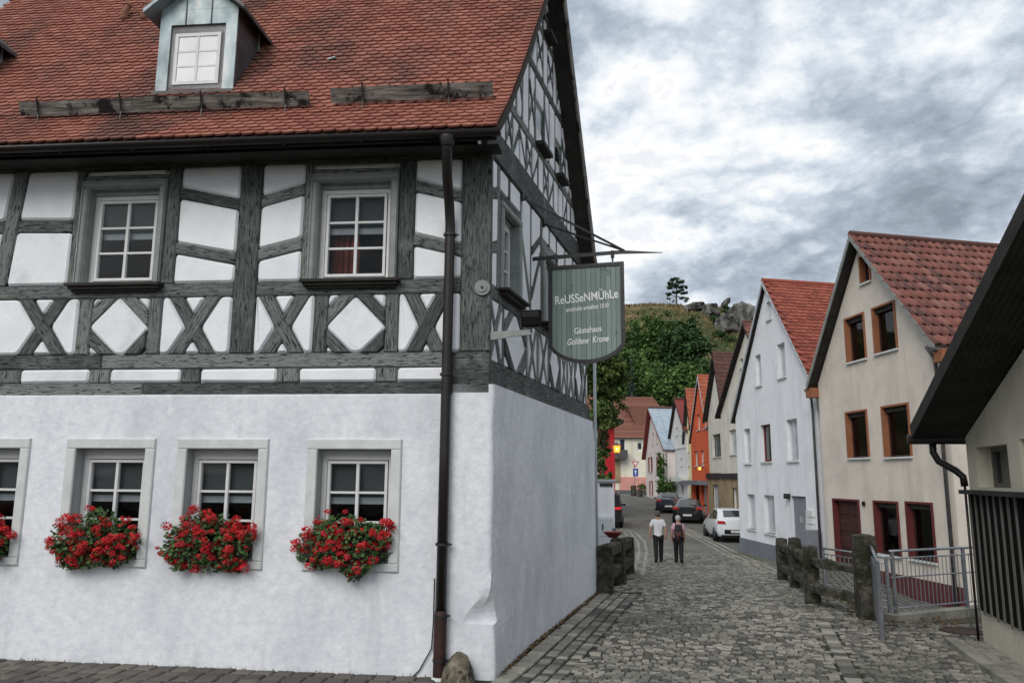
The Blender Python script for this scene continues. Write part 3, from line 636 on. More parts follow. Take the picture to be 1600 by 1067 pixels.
# horizontal beams
zA0, zA1, zB0, zB1, zC0, zC1 = 2.69, 2.875, 3.065, 3.255, 4.02, 4.205
for z0, z1, jo in ((zA0, zA1, (4.6,)), (zB0, zB1, (5.2,)),):
    cut = [.12] + list(jo) + [ROOF_L - .3]
    for a, b in zip(cut, cut[1:]): timber(rect(a, b - .004, z0, z1))
SMAIN = (fx(396, 512), fx(361, 512)); SCOR = (.03, fx(719, 512))
for a, b in ((SCOR[1], SMAIN[0]), (SMAIN[1], ROOF_L - .3)): timber(rect(a + .003, b - .003, zC0, zC1), d1=.004)
timber(rect(SMAIN[0], SMAIN[1], zB1 + .003, 5.84), grain=(0, 1), d1=.012); timber(rect(SCOR[0], SCOR[1], zB1 + .003, 5.9), grain=(0, 1), d1=.018, name='corner_post')
timber(rect(SCOR[0], .62, 2.72, zB1 - .012), grain=(1, 0), d1=.03, name='corner_block')
timber(rect(.1, ROOF_L - .3, 5.845, 6.1), d1=-.002, name='top_plate')
# short beam ends between the two sill beams
st = [(-330, -225), (-200, -95), (-80, -2), (31, 139), (171, 282), (312, 432), (467, 587), (620, 708)]
for i, (a, b) in enumerate(st):
    panel(rect(fx(b, 589), fx(a, 589), zA1 + .002, zB0 - .002), r=.04)
    if i + 1 < len(st): timber(rect(fx(st[i + 1][0], 589) + .004, fx(b, 589) - .004, zA1 + .003, zB0 - .003), grain=(0, 1))
# X and diamond zone
def pxb(Fc, x1, y1, x2, y2, w): return (Fc.at(x1, y1), Fc.at(x2, y2), w)
for a, b in ((120, 141), (230, 250), (489, 511), (601, 622), (-40, -20)): timber(rect(fx(b, 512), fx(a, 512), zB1 + .003, zC0 - .003), grain=(0, 1))
def fld(xa, xb, y, z0, z1): return rect(fx(xb, y), fx(xa, y), z0, z1)
BW = .17
field(F, fld(-20, 120, 512, zB1, zC0), [pxb(F, 96, 468, 36, 556, BW), pxb(F, 41, 468, 92, 556, BW)])
field(F, rect(fx(-40, 512), 7.56, zB1, zC0), [pxb(F, -60, 468, -110, 556, BW), pxb(F, -110, 468, -62, 556, BW)])
field(F, fld(141, 230, 512, zB1, zC0), [pxb(F, 142, 496, 169, 469, .15), pxb(F, 229, 496, 204, 469, .15), pxb(F, 142, 529, 169, 556, .15), pxb(F, 229, 529, 204, 556, .15)])
field(F, fld(250, 361, 512, zB1, zC0), [pxb(F, 277, 467, 325, 556, BW), pxb(F, 331, 467, 272, 556, BW)])
field(F, fld(396, 489, 512, zB1, zC0), [pxb(F, 470, 466, 415, 555, BW), pxb(F, 418, 466, 464, 555, BW)])
field(F, fld(511, 601, 512, zB1, zC0), [pxb(F, 512, 494, 539, 466, .15), pxb(F, 600, 494, 573, 466, .15), pxb(F, 512, 528, 539, 554, .15), pxb(F, 600, 528, 573, 554, .15)])
field(F, fld(622, 719, 512, zB1, zC0), [pxb(F, 645, 464, 687, 554, BW), pxb(F, 691, 464, 644, 554, BW)])
timber(rect(7.56, 7.72, zB1 + .003, zC0 - .003), grain=(0, 1)); timber(rect(8.5, 8.66, zB1 + .003, zC0 - .003), grain=(0, 1))
for a, b in ((7.72, 8.5), (8.66, 9.3)): field(F, rect(a, b, zB1, zC0), [((a + .1, zC0), (b - .1, zB1), BW), ((b - .1, zC0), (a + .1, zB1), BW)])
# window storey
for a, b in ((5.69, fx(113, 360)), (fx(277, 360), 4.48), (2.46, fx(473, 360)), (fx(647, 360), 1.27)): timber(rect(a + .001, b - .001, zC1 + .003, 5.84), grain=(0, 1))
ZU0, ZU1 = zC1 + .002, 5.843
field(F, rect(SMAIN[1], fx(277, 360), ZU0, ZU1), [pxb(F, 278, 301, 366, 318, .145), pxb(F, 276, 388, 361, 403, .145)])
field(F, rect(fx(473, 360), SMAIN[0], ZU0, ZU1), [pxb(F, 402, 317, 474, 296, .145), pxb(F, 398, 400, 472, 381, .145)])
field(F, rect(SCOR[1], fx(647, 360), ZU0, ZU1), [pxb(F, 648, 290, 717, 306, .145), pxb(F, 648, 375, 718, 391, .145)])
f0 = fld(-70, 113, 360, ZU0, ZU1); bp, bq = F.at(35, 268), F.at(-2, 446)
timber(band_poly(f0, bp, bq, .2), grain=(bq[0] - bp[0], bq[1] - bp[1]), d1=.012)
for g in band_split([f0], bp, bq, .2):
    cs = sum(p[0] for p in g) / len(g)
    rb = pxb(F, 27, 354, 113, 354, .17) if cs < bp[0] + .2 and cs < 6.3 else pxb(F, -70, 356, 0, 356, .17)
    b = band_poly(g, *rb); timber(b, d1=.003)
    for h in band_split([g], *rb): panel(h)
timber(rect(fx(-70, 360), fx(-95, 360), ZU0, ZU1), grain=(0, 1))
uL = fx(-95, 360)
field(F, rect(uL, 8.45, zC1 + .002, 5.843), [((uL, 4.75), (8.45, 4.9), .145), ((uL, 5.35), (8.45, 5.5), .145)]); timber(rect(8.45, 8.62, zC1 + .003, 5.84), grain=(0, 1)); field(F, rect(8.62, 9.3, zC1 + .002, 5.843), [((8.62, 4.95), (9.3, 4.75), .145), ((8.62, 5.55), (9.3, 5.35), .145)])
for a, b in upwin:
    timber(rect(a, b, UZ1 + .004, UZ1 + .085), d1=.0, name='lintel'); panel(rect(a + .06, b - .06, UZ1 + .088, UZ1 + .15), r=.01, g=.002); timber(rect(a, b, UZ1 + .15, 5.843), d1=.0, name='lintel')
# --- windows
def glazed(parent, Fc, s0, s1, z0, z1, d, rows=3, cols=2, fw=.065, mw=.028, m='whitepaint', blind=.42, curtain=None, name='window', room=True):
    mb = MB()
    for a, b, c, e in ((s0, s1, z0, z0 + fw), (s0, s1, z1 - fw, z1), (s0, s0 + fw, z0 + fw, z1 - fw), (s1 - fw, s1, z0 + fw, z1 - fw)): mb.fb(Fc, a, b, d - .07, d, c, e)
    f2 = fw + .012
    for a, b, c, e in ((s0 + f2, s1 - f2, z0 + f2, z0 + f2 + .035), (s0 + f2, s1 - f2, z1 - f2 - .035, z1 - f2), (s0 + f2, s0 + f2 + .035, z0 + f2 + .035, z1 - f2 - .035), (s1 - f2 - .035, s1 - f2, z0 + f2 + .035, z1 - f2 - .035)):
        mb.fb(Fc, a, b, d - .06, d + .012, c, e)
    win = mb.build(name, m, parent)
    i0, i1, j0, j1 = s0 + f2 + .03, s1 - f2 - .03, z0 + f2 + .03, z1 - f2 - .03
    for k in range(1, cols): c = i0 + (i1 - i0) * k / cols; MB().fb(Fc, c - mw * .65, c + mw * .65, d - .055, d + .004, j0, j1).build('glazing_bar', m, win)
    for k in range(1, rows): c = j0 + (j1 - j0) * k / rows; MB().fb(Fc, i0, i1, d - .05, d - .002, c - mw / 2, c + mw / 2).build('glazing_bar', m, win)
    for a in range(cols):
        for b in range(rows):
            x0, x1 = i0 + (i1 - i0) * a / cols, i0 + (i1 - i0) * (a + 1) / cols; y0, y1 = j0 + (j1 - j0) * b / rows, j0 + (j1 - j0) * (b + 1) / rows
            t_ = random.uniform(-.004, .004)
            MB().add([Fc.W(x0, d - .03, y0), Fc.W(x1, d - .03 + t_, y0), Fc.W(x1, d - .03, y1), Fc.W(x0, d - .03 - t_, y1)], [(0, 1, 2, 3)]).build('pane', 'glass', win)
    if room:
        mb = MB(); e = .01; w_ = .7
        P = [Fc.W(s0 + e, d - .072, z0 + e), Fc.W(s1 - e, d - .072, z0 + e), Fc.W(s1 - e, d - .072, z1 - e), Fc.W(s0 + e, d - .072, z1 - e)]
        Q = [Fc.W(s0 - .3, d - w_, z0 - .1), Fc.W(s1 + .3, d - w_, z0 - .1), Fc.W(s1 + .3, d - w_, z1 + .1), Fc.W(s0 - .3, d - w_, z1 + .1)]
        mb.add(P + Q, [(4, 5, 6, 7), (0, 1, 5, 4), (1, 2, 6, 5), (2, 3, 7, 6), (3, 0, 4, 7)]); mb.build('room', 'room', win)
    if blind:
        zb_ = j1 - (j1 - j0) * blind
        MB().fb(Fc, i0 - .02, i1 + .02, d - .10, d - .09, zb_, j1 + .03).build('blind', 'blind', win)
        MB().fb(Fc, i0 - .02, i1 + .02, d - .105, d - .082, zb_ - .05, zb_ + .035).build('blind_bar', 'blindbar', win)
    if curtain:
        a, b = curtain; mb = MB(); n_ = 14; vs = []
        for k in range(n_ + 1):
            s = i0 + (i1 - i0) * (a + (b - a) * k / n_); dd = d - .2 + .03 * math.sin(k * 2.2); vs += [Fc.W(s, dd, j0), Fc.W(s, dd, j0 + (j1 - j0) * .55)]
        mb.add(vs, [(2 * k, 2 * k + 2, 2 * k + 3, 2 * k + 1) for k in range(n_)]).build('curtain', 'curtain', win)
    return win
for i, (a, b) in enumerate(lowwin):
    mb = MB(); e = .13; zi = ZB + .10
    for p, q, c, f in ((a, b, ZB, zi), (a, b, ZT - e, ZT), (a, a + e, zi, ZT - e), (b - e, b, zi, ZT - e)):
        mb.pillow(F, rect(p, q, c, f), 0, PD + .02, PD + .032, .012)
    mb.build('window_surround', 'surround', house)
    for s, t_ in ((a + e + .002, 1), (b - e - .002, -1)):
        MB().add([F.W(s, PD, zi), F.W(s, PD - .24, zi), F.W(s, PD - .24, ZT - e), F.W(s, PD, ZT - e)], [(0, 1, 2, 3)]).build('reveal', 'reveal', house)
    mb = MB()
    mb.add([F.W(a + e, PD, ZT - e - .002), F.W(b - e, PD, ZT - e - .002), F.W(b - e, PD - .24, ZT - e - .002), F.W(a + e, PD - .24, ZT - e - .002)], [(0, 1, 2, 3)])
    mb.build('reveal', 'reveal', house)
    glazed(house, F, a + e + .005, b - e - .005, zi + .005, ZT - e - .06, PD - .17, blind=.42)
    MB().fb(F, a + e, b - e, PD - .25, PD - .16, ZT - e - .062, ZT - e - .003).build('window_head', 'surround', house)
for i, (a, b) in enumerate(upwin):
    e = .095; mb = MB()
    for p, q, c, f in ((a, b, UZ1 - e, UZ1), (a, a + e, UZ0, UZ1 - e), (b - e, b, UZ0, UZ1 - e)):
        mb.pillow(F, rect(p, q, c, f), TB - .03, .035, .055, .02); 
    for p, q, c, f in ((a + .02, b - .02, UZ1 - .03, UZ1 - .01), (a + .012, a + .03, UZ0, UZ1 - .04), (b - .03, b - .012, UZ0, UZ1 - .04)): mb.fb(F, p, q, .05, .068, c, f)
    for s in (a + e, b - e - .012): mb.fb(F, s, s + .012, -.2, .02, UZ0 + .03, UZ1 - e)
    mb.fb(F, a + e, b - e, -.2, .02, UZ1 - e - .012, UZ1 - e)
    mb.build('window_frame', 'timber_smooth', house)
    mb = MB(); mb.fb(F, a - .06, b + .05, -.05, .15, UZ0 - .035, UZ0 + .002); mb.fb(F, a - .03, b + .02, -.05, .11, UZ0 - .075, UZ0 - .035); mb.fb(F, a, b - .01, -.05, .07, UZ0 - .105, UZ0 - .075)
    mb.build('window_sill', 'darkwood', house)
    MB().fb(F, a + e + .012, b - e - .012, -.22, -.09, UZ1 - e - .075, UZ1 - e - .012).build('window_head', 'timber_smooth', house)
    glazed(house, F, a + e + .014, b - e - .014, UZ0 + .01, UZ1 - e - .07, -.12, blind=.42, curtain=(.5, 1) if i == 0 else None)
# --- gable side (plane T)
gable = [(.0, 2.8), (6.98, 2.8), (6.98, 5.3), (6.45, 6.05), (3.03, 10.35), (-.02, 6.3)]
def rake_clip(pg):   # inside the roof lines
    pg = clip(pg, -1.34, 1.0, 6.28); return clip(pg, 1.36, 1.0, 6.05 + 6.45 * 1.36) if pg else pg
mb = MB(); gw = [(.58, 1.6, 4.2, 5.46), (2.96, 3.96, 4.2, 5.46)]
wall_holes(mb, T, [(.0, 2.8), (6.98, 2.8), (6.98, 5.95), (0, 5.95)], [(a + .1, b - .1, c + .02, e - .1) for a, b, c, e in gw], TB, .2)
pg = rake_clip([(-.3, 5.95), (6.98, 5.95), (6.98, 11), (-.3, 11)]); mb.add([T.W(s, TB, z) for s, z in pg], [tuple(range(len(pg)))])
mb.build('gable_backing', 'panel', house)
mb = MB()
timber(rect(.0, 6.98, 2.86, 3.17), T, d1=.02, name='sill_beam'); timber(rect(-.1, 6.9, 5.93, 6.37), T, d1=.035, name='tie_beam')
timber(rect(0, .12, 3.175, 5.92), T, (0, 1), d1=.02, name='corner_post')
ZG0, ZG1, ZH0 = 3.172, 4.0, 4.17
cuts = [.12]
for a, b in ((.12, .56), (1.62, 2.94), (3.98, 6.95)): timber(rect(a + .002, b - .002, ZG1, ZH0), T, d1=.006)
for a, b, c, e in gw: timber(rect(a - .02, b + .02, ZG1, ZH0), T, d1=.004)
def gpost(s0, s1, z0, z1): timber(rect(s0, s1, z0, z1), T, (0, 1))
def fX(s0, s1, z0, z1, w=.115): field(T, rect(s0, s1, z0, z1), [((s0 + .05, z1), (s1 - .05, z0), w), ((s1 - .05, z1), (s0 + .05, z0), w)], .03)
def fL(s0, s1, z0, z1, w=.17):
    sm, zm = (s0 + s1) / 2, (z0 + z1) / 2; k = .28 * (s1 - s0) / .8
    field(T, rect(s0, s1, z0, z1), [((s0, zm + .12), (sm - k * .5, z1), w), ((s1, zm + .12), (sm + k * .5, z1), w), ((s0, zm - .12), (sm - k * .5, z0), w), ((s1, zm - .12), (sm + k * .5, z0), w)], .03)
seq = [('X', .58), ('p', .14), ('L', 1.08), ('p', .12), ('X', .55), ('p', .14), ('X', .58), ('p', .14), ('L', .72), ('p', .14), ('X', .5), ('p', .13), ('X', .5), ('p', .14), ('L', .62), ('p', .12), ('X', .46)]
s = .122
for k, wd in seq:
    e = min(s + wd, 6.93)
    if e - s > .1:
        if k == 'p': gpost(s, e, ZG0, ZG1 - .003)
        elif k == 'X': fX(s, e, ZG0, ZG1 - .003)
        else: fL(s, e, ZG0, ZG1 - .003)
    s = e
def bandf(s0, s1, z0, z1, *bs): field(T, rect(s0, s1, z0, z1), list(bs), .03)
bandf(.122, .45, ZH0 + .003, 5.925, ((.12, 4.62), (.45, 4.74), .13), ((.12, 5.38), (.45, 5.50), .13))
gpost(.45, .575, ZH0 + .003, 5.925); gpost(1.605, 1.70, ZH0 + .003, 5.925); timber(rect(.58, 1.6, 5.47, 5.6), T, d1=.004)
panel(rect(.58, .98, 5.6, 5.925), T); gpost(.98, 1.08, 5.603, 5.925); panel(rect(1.08, 1.6, 5.6, 5.925), T)
bandf(1.70, 2.18, ZH0 + .003, 5.925, ((1.70, 5.25), (2.18, 4.35), .12)); gpost(2.18, 2.3, ZH0 + .003, 5.925)
bandf(2.3, 2.82, ZH0 + .003, 5.925, ((2.82, 5.25), (2.3, 4.5), .12), ((2.3, 5.2), (2.82, 5.55), .1)); gpost(2.82, 2.95, ZH0 + .003, 5.925)
timber(rect(2.96, 3.96, 5.47, 5.6), T, d1=.004); panel(rect(2.96, 3.4, 5.6, 5.925), T); gpost(3.4, 3.5, 5.603, 5.925); panel(rect(3.5, 3.96, 5.6, 5.925), T); gpost(3.965, 4.08, ZH0 + .003, 5.925)
s = 4.08
for i in range(4):
    bandf(s, s + .58, ZH0 + .003, 5.925, ((s, 5.5 if i % 2 else 4.6), (s + .58, 4.6 if i % 2 else 5.5), .13)); gpost(s + .58, s + .7, ZH0 + .003, 5.925); s += .7
# gable triangle tiers
def rk(pg):
    return rake_clip(pg)
def tpoly(pg, grain, name='timber', d1=None):
    g = rk(pg)
    if g and len(g) > 2 and abs(area(g)) > .004: timber(g, T, grain, d1=d1, name=name)
for z0, z1 in ((6.98, 7.12), (8.3, 8.45), (9.28, 9.41)): tpoly(rect(-.5, 6.9, z0, z1), (1, 0), d1=.012)
slits = [(2.52, 3.06, 7.12, 7.9), (3.96, 4.42, 7.12, 7.82), (3.05, 3.42, 9.41, 9.95)]
def tier(z0, z1, posts, dia):
    posts = sorted(posts)
    for a, b in zip(posts, posts[1:]):
        tpoly(rect(a, a + .08, z0 + .002, z1 - .002), (0, 1))
        fl = rect(a + .08, b, z0, z1)
        hole = [h for h in slits if h[0] < (a + .1 + b) / 2 < h[1] and abs(h[2] - z0) < .05]
        if hole: fl = rect(a + .1, b, hole[0][3], z1)
        fl = rk(fl)
        if not fl or len(fl) < 3: continue
        k = dia(a)
        bs = []
        if not hole and k: bs = [((a + .1, z0 + k[0] * (z1 - z0)), (b, z0 + k[1] * (z1 - z0)), .07)] + ([((a + .1, z0 + k[1] * (z1 - z0)), (b, z0 + k[0] * (z1 - z0)), .07)] if len(k) > 2 else [])
        field(T, fl, bs, .03)
tier(6.37, 6.98, [.02, .42, .78, 1.12, 1.5, 1.9, 2.24, 2.62, 3.0, 3.36, 3.74, 4.12, 4.5, 4.86, 5.22, 5.6, 6.0], lambda a: ((.1, .75), None, (.8, .15), None, None, (.2, .8, 1), None, None)[int(a * 7.3) % 8])
tier(7.12, 8.3, [.6, .95, 1.3, 1.66, 2.05, 2.42, 3.06, 3.42, 3.86, 4.42, 4.78, 5.12, 5.5], lambda a: ((.75, .3), (.2, .7), None, (.7, .35), (.25, .7, 1), None)[int(a * 5.1) % 6])
tier(8.45, 9.28, [1.5, 1.85, 2.2, 2.55, 2.95, 3.3, 3.7, 4.05, 4.4, 4.75], lambda a: ((.75, .2), None, (.2, .8), (.25, .75, 1))[int(a * 4.7) % 4])
tier(9.41, 10.3, [2.2, 2.6, 2.95, 3.42, 3.75, 4.1], lambda a: None)
tpoly([(-.3, 6.38), (-.02, 6.38), (3.0, 10.4), (2.75, 10.4)], (1, 1.34), d1=.01)
for a, b, z0, z1 in slits:
    m_ = (a + b) / 2; arch = lambda e: [(a + e, z0 + .02), (b - e, z0 + .02), (b - e, z1 - .22)] + [(m_ + (b - e - m_) * math.cos(t_ * math.pi / 6), z1 - .22 + (.2 - e) * math.sin(t_ * math.pi / 6)) for t_ in range(1, 6)] + [(a + e, z1 - .22)]
    mb = MB(); mb.prism(T, rect(a, b, z0, z1), TB - .02, -.03); w1 = mb.build('loft_window', 'timber_smooth', house)
    MB().prism(T, arch(.06), -.06, -.022).build('pane', 'darkglass', w1)
    MB().prism(T, rect(a + .1, b - .1, z0 + .02, z0 + .3), -.05, -.012).build('shutter', 'whitepaint', w1)
    MB().fb(T, a - .05, b + .05, -.06, .16, z0 - .05, z0 + .012).build('window_sill', 'darkwood', house)
for i, (a, b, c, e) in enumerate(gw):
    f = .1; mb = MB()
    for p, q, x, y in ((a, b, e - f, e), (a, a + f, c, e - f), (b - f, b, c, e - f)): mb.pillow(T, rect(p, q, x, y), TB - .03, .03, .05, .02)
    for s in (a + f, b - f - .012): mb.fb(T, s, s + .012, -.2, .02, c + .02, e - f)
    mb.build('window_frame', 'timber_smooth', house)
    mb = MB(); mb.fb(T, a - .05, b + .06, -.05, .15, c - .03, c + .004); mb.fb(T, a, b, -.05, .1, c - .08, c - .03); mb.build('window_sill', 'darkwood', house)
    glazed(house, T, a + f + .014, b - f - .014, c + .02, e - f - .03, -.12, blind=.4)
mb = MB(); mb.tube([F.W(.14, .02, 4.07), F.W(.14, .05, 4.07)], .1, 20); mb.tube([F.W(.14, .05, 4.07), F.W(.14, .065, 4.07)], .06, 16); mb.build('peg', 'timber_smooth', house)
MB().tube([F.W(.14, .066, 4.07), F.W(.14, .08, 4.07)], .018, 8).build('peg_bolt', 'iron', house)

# --- roof
VG = .3
rake = [(-.56, 5.96), (0, 6.57), (.85, 7.68), (2.01, 9.32), (3.03, 10.76)]
RW = [T.W(s, VG, z) for s, z in rake]; UA = F.a
seg = []
for a, b in zip(RW, RW[1:]):
    d = b - a; v = (d - UA * d.dot(UA)); ln = v.length; v = v / ln; nn_ = UA.cross(v).normalized()
    if nn_.z < 0: nn_ = -nn_
    seg.append((a, v, nn_, ln, d.dot(UA)))
def roof_hit(px, py):
    q = ray(px, py)
    for a, v, n_, ln, sk in seg:
        t_ = (a - EYE).dot(n_) / q.dot(n_); p = EYE + q * t_; k = (p - a).dot(v)
        if t_ > 0 and k <= ln and k > -.3: return p, v, n_
    return p, v, n_
mb = MB()
for (a, v, n_, ln, sk), b in zip(seg, RW[1:]):
    q = [a, a + UA * ROOF_L, b + UA * ROOF_L, b]; mb.add(q, [(0, 1, 2, 3)])
mb.build('roof_bed', 'tile_bed', house)
mb = MB()
lo = [p - Vector((0, 0, .16)) for p in RW]
for a, b in zip(lo, lo[1:]): mb.add([a, a + UA * ROOF_L, b + UA * ROOF_L, b], [(3, 2, 1, 0)])
for i in range(len(RW) - 1): mb.add([RW[i] - Vector((0, 0, .005)), RW[i + 1] - Vector((0, 0, .005)), lo[i + 1], lo[i]], [(0, 1, 2, 3)])
mb.add([RW[0], RW[0] + UA * ROOF_L, lo[0] + UA * ROOF_L, lo[0]], [(0, 1, 2, 3)])
mb.build('eaves_boarding', 'darkwood', house)
mb = MB(); mb.fb(F, -.1, ROOF_L - .4, -.3, .42, 5.78, 5.845) if False else mb.add([F.W(-.1, .02, 5.86), F.W(ROOF_L - .3, .02, 5.86), F.W(ROOF_L - .3, .5, 5.80), F.W(-.1, .5, 5.80)], [(0, 1, 2, 3)])
mb.build('eaves_soffit', 'darkwood', house)
mb = MB()
for s in [1.0 + 1.0 * k for k in range(8)]: mb.fb(F, s - .07, s + .07, .02, .46, 5.70, 5.80)
# rear slope
back = [(3.03, 10.76), (6.17, 6.2), (7.1, 5.35)]
mb = MB(); BWp = [T.W(s, VG, z) for s, z in back]
for a, b in zip(BWp, BWp[1:]):
    mb.add([a, a + UA * ROOF_L, b + UA * ROOF_L, b], [(0, 1, 2, 3)]); lo2 = [a - Vector((0, 0, .2)), b - Vector((0, 0, .2))]
    mb.add([lo2[0], lo2[0] + UA * ROOF_L, lo2[1] + UA * ROOF_L, lo2[1]], [(0, 1, 2, 3)]); mb.add([a, b, lo2[1], lo2[0]], [(0, 1, 2, 3)])
mb.build('rear_roof', 'darkwood', house)
mb = MB()
for a, b in zip(back, back[1:]): mb.bar(T.W(a[0], VG + .012, a[1] - .09), T.W(b[0], VG + .012, b[1] - .09), .03, .24, up=(0, 0, 1))
mb.build('verge_board', 'oldboard', house)
# tiles
def tile_shape(mb, o, ax, ay, an, w=.172, l=.21, th=.017, cut=None):
    pts = [(-w / 2, l), (-w / 2, .05)] + [(-w / 2 * math.cos(t_), .05 - .072 * math.sin(t_)) for t_ in (.45, .95, 1.571, 2.19, 2.69)] + [(w / 2, .05), (w / 2, l)]
    n_ = len(pts); vs = []
    for x, y in pts: vs.append(o + ax * x + ay * y + an * (th + .040 * (1 - y / l)))
    for x, y in pts: vs.append(o + ax * x + ay * y + an * (.036 * (1 - y / l) - .006))
    fs = [tuple(range(n_))] + [(i, n_ + i, n_ + (i + 1) % n_, (i + 1) % n_) for i in range(n_ - 1)]
    mb.rnd().add(vs, fs)
tiles = []; EX = .108; TW = .178; row = 0; O0 = RW[0]
for a, v, n_, ln, sk in seg:
    k = .0
    nrow = max(1, round(ln / EX)); ex = ln / nrow
    for r in range(nrow):
        y = ex * r; base = a + v * y; u0 = (a - O0).dot(UA) + sk * (y / ln)
        wob = .006 * math.sin(row * 1.9)
        tiles.append((base + UA * (sk * y / ln + .085) + n_ * .008, v, n_))
        c = math.ceil((u0 + .10 - (TW / 2 if row % 2 else 0)) / TW) * TW + (TW / 2 if row % 2 else 0)
        while c < ROOF_L - .2:
            p = a + v * y + UA * (c - (a - O0).dot(UA)) + v * random.uniform(-.006, .006) + n_ * (.006 * mnoise.noise(Vector((c, y, row))))
            tiles.append((p, v, n_)); c += TW
        row += 1
tiles.sort(key=lambda q: (not inview(q[0]), (q[0] - EYE).length)); tv = []
for i in range(3):
    mb = MB(); tile_shape(mb, Vector((0, 0, 0)), Vector((1, 0, 0)), Vector((0, 1, 0)), Vector((0, 0, 1)), w=.172 + .002 * i); tv.append(mb.mesh('roof_tile', 'tile'))
for p, v, n_ in tiles[:300]:
    rr = random.uniform(-.02, .02); ax = (-UA + v * rr).normalized(); inst('roof_tile', random.choice(tv), house, frame_m(ax, n_.cross(ax), n_, p))
mb = MB()
for p, v, n_ in tiles[300:]:
    rr = random.uniform(-.02, .02); ax = (-UA + v * rr).normalized(); tile_shape(mb, p, ax, n_.cross(ax), n_)
mb.build('roof_tiles', 'tile', house, kind='stuff')
MB().tube([RW[-1] + Vector((0, 0, .03)), RW[-1] + UA * ROOF_L + Vector((0, 0, .03))], .1, 10).build('ridge', 'tile', house)
# gutter and downpipe
gc = RW[0] + F.n * .06 - Vector((0, 0, .06)) 
mb = MB(); n_ = 9; vs = []
for w_ in (-.06, ROOF_L):
    for r_ in (.075, .06):
        vs += [gc + UA * w_ + F.n * (r_ * math.cos(t_)) + Vector((0, 0, r_ * math.sin(t_))) for t_ in (math.pi + math.pi * i / n_ for i in range(n_ + 1))]
m_ = n_ + 1
fs = [(i, i + 1, 2 * m_ + i + 1, 2 * m_ + i) for i in range(n_)] + [(m_ + i, 3 * m_ + i, 3 * m_ + i + 1, m_ + i + 1) for i in range(n_)] + [(0, 2 * m_, 3 * m_, m_), (n_, m_ + n_, 3 * m_ + n_, 2 * m_ + n_)] + [(i, m_ + i, m_ + i + 1, i + 1) for i in range(n_)]
mb.add(vs, fs); gut = mb.build('gutter', 'pipe', house, smooth=True)
for k in range(9): p = gc + UA * (.7 + 1.0 * k); MB().bar(p - Vector((0, 0, .085)), p - F.n * .22 - Vector((0, 0, .02)), .03, .012).build('gutter_bracket', 'iron', gut)
dp = thing('downpipe', 'tall dark brown rain downpipe fixed to the front wall near the corner', 'downpipe', Vector(F.W(.72, .12, -.68)))
sp = F.at(695, 700, .12)[0]; spt, spb = F.at(704, 330, .12)[0], F.at(686.5, 1040, .12)[0]; SPZ = lambda z: spb + (spt - spb) * (z + .6) / 5.6
gut_pt = gc + UA * ((F.W(spt - .04, 0, 0) - gc).dot(UA)); 
P = [gut_pt - Vector((0, 0, .06)), gut_pt - Vector((0, 0, .2)), F.W(SPZ(5.42), .42, 5.42), F.W(SPZ(5.12), .22, 5.12), F.W(SPZ(4.9), .13, 4.9), F.W(SPZ(4.7), .12, 4.7), F.W(SPZ(2), .12, 2.0), F.W(SPZ(.1), .12, .1)]
MB().tube(P, .064, 14).build('pipe', 'pipe', dp, smooth=True)
MB().lathe(P[0] + Vector((0, 0, -.12)), [(.066, -.02), (.075, 0), (.1, .1), (.1, .12)], 16).build('outlet', 'pipe', dp, smooth=True)
MB().tube([F.W(SPZ(.14), .12, .14), F.W(SPZ(.06), .12, .06), F.W(SPZ(-.56), .12, -.56), F.W(SPZ(-.7), .12, -.7)], [.07, .076, .076, .076], 14).build('standpipe', 'castiron', dp, smooth=True)
MB().lathe(F.W(SPZ(-.7), .12, -.72), [(.1, 0), (.1, .09), (.085, .12)], 14).build('pipe_foot', 'surround', dp)
for z in (4.75, 2.95, .9, .08, -.42):
    sp = SPZ(z); c = F.W(sp, .12, z); mb = MB().lathe(c, [(.079, -.015), (.084, -.015), (.084, .015), (.079, .015)], 16); mb.fb(F, sp - .01, sp + .01, 0, .05, z - .015, z + .015); mb.fb(F, sp - .115, sp - .075, .11, .13, z - .012, z + .012); mb.build('pipe_clamp', 'iron', dp)
MB().tube([F.W(sp + .09, .07, .5), F.W(sp + .095, .06, .0), F.W(sp + .11, .06, -.3), F.W(sp + .25, .05, -.55), F.W(sp + .38, .05, -.68)], .008, 6).build('cable', 'trim', dp)
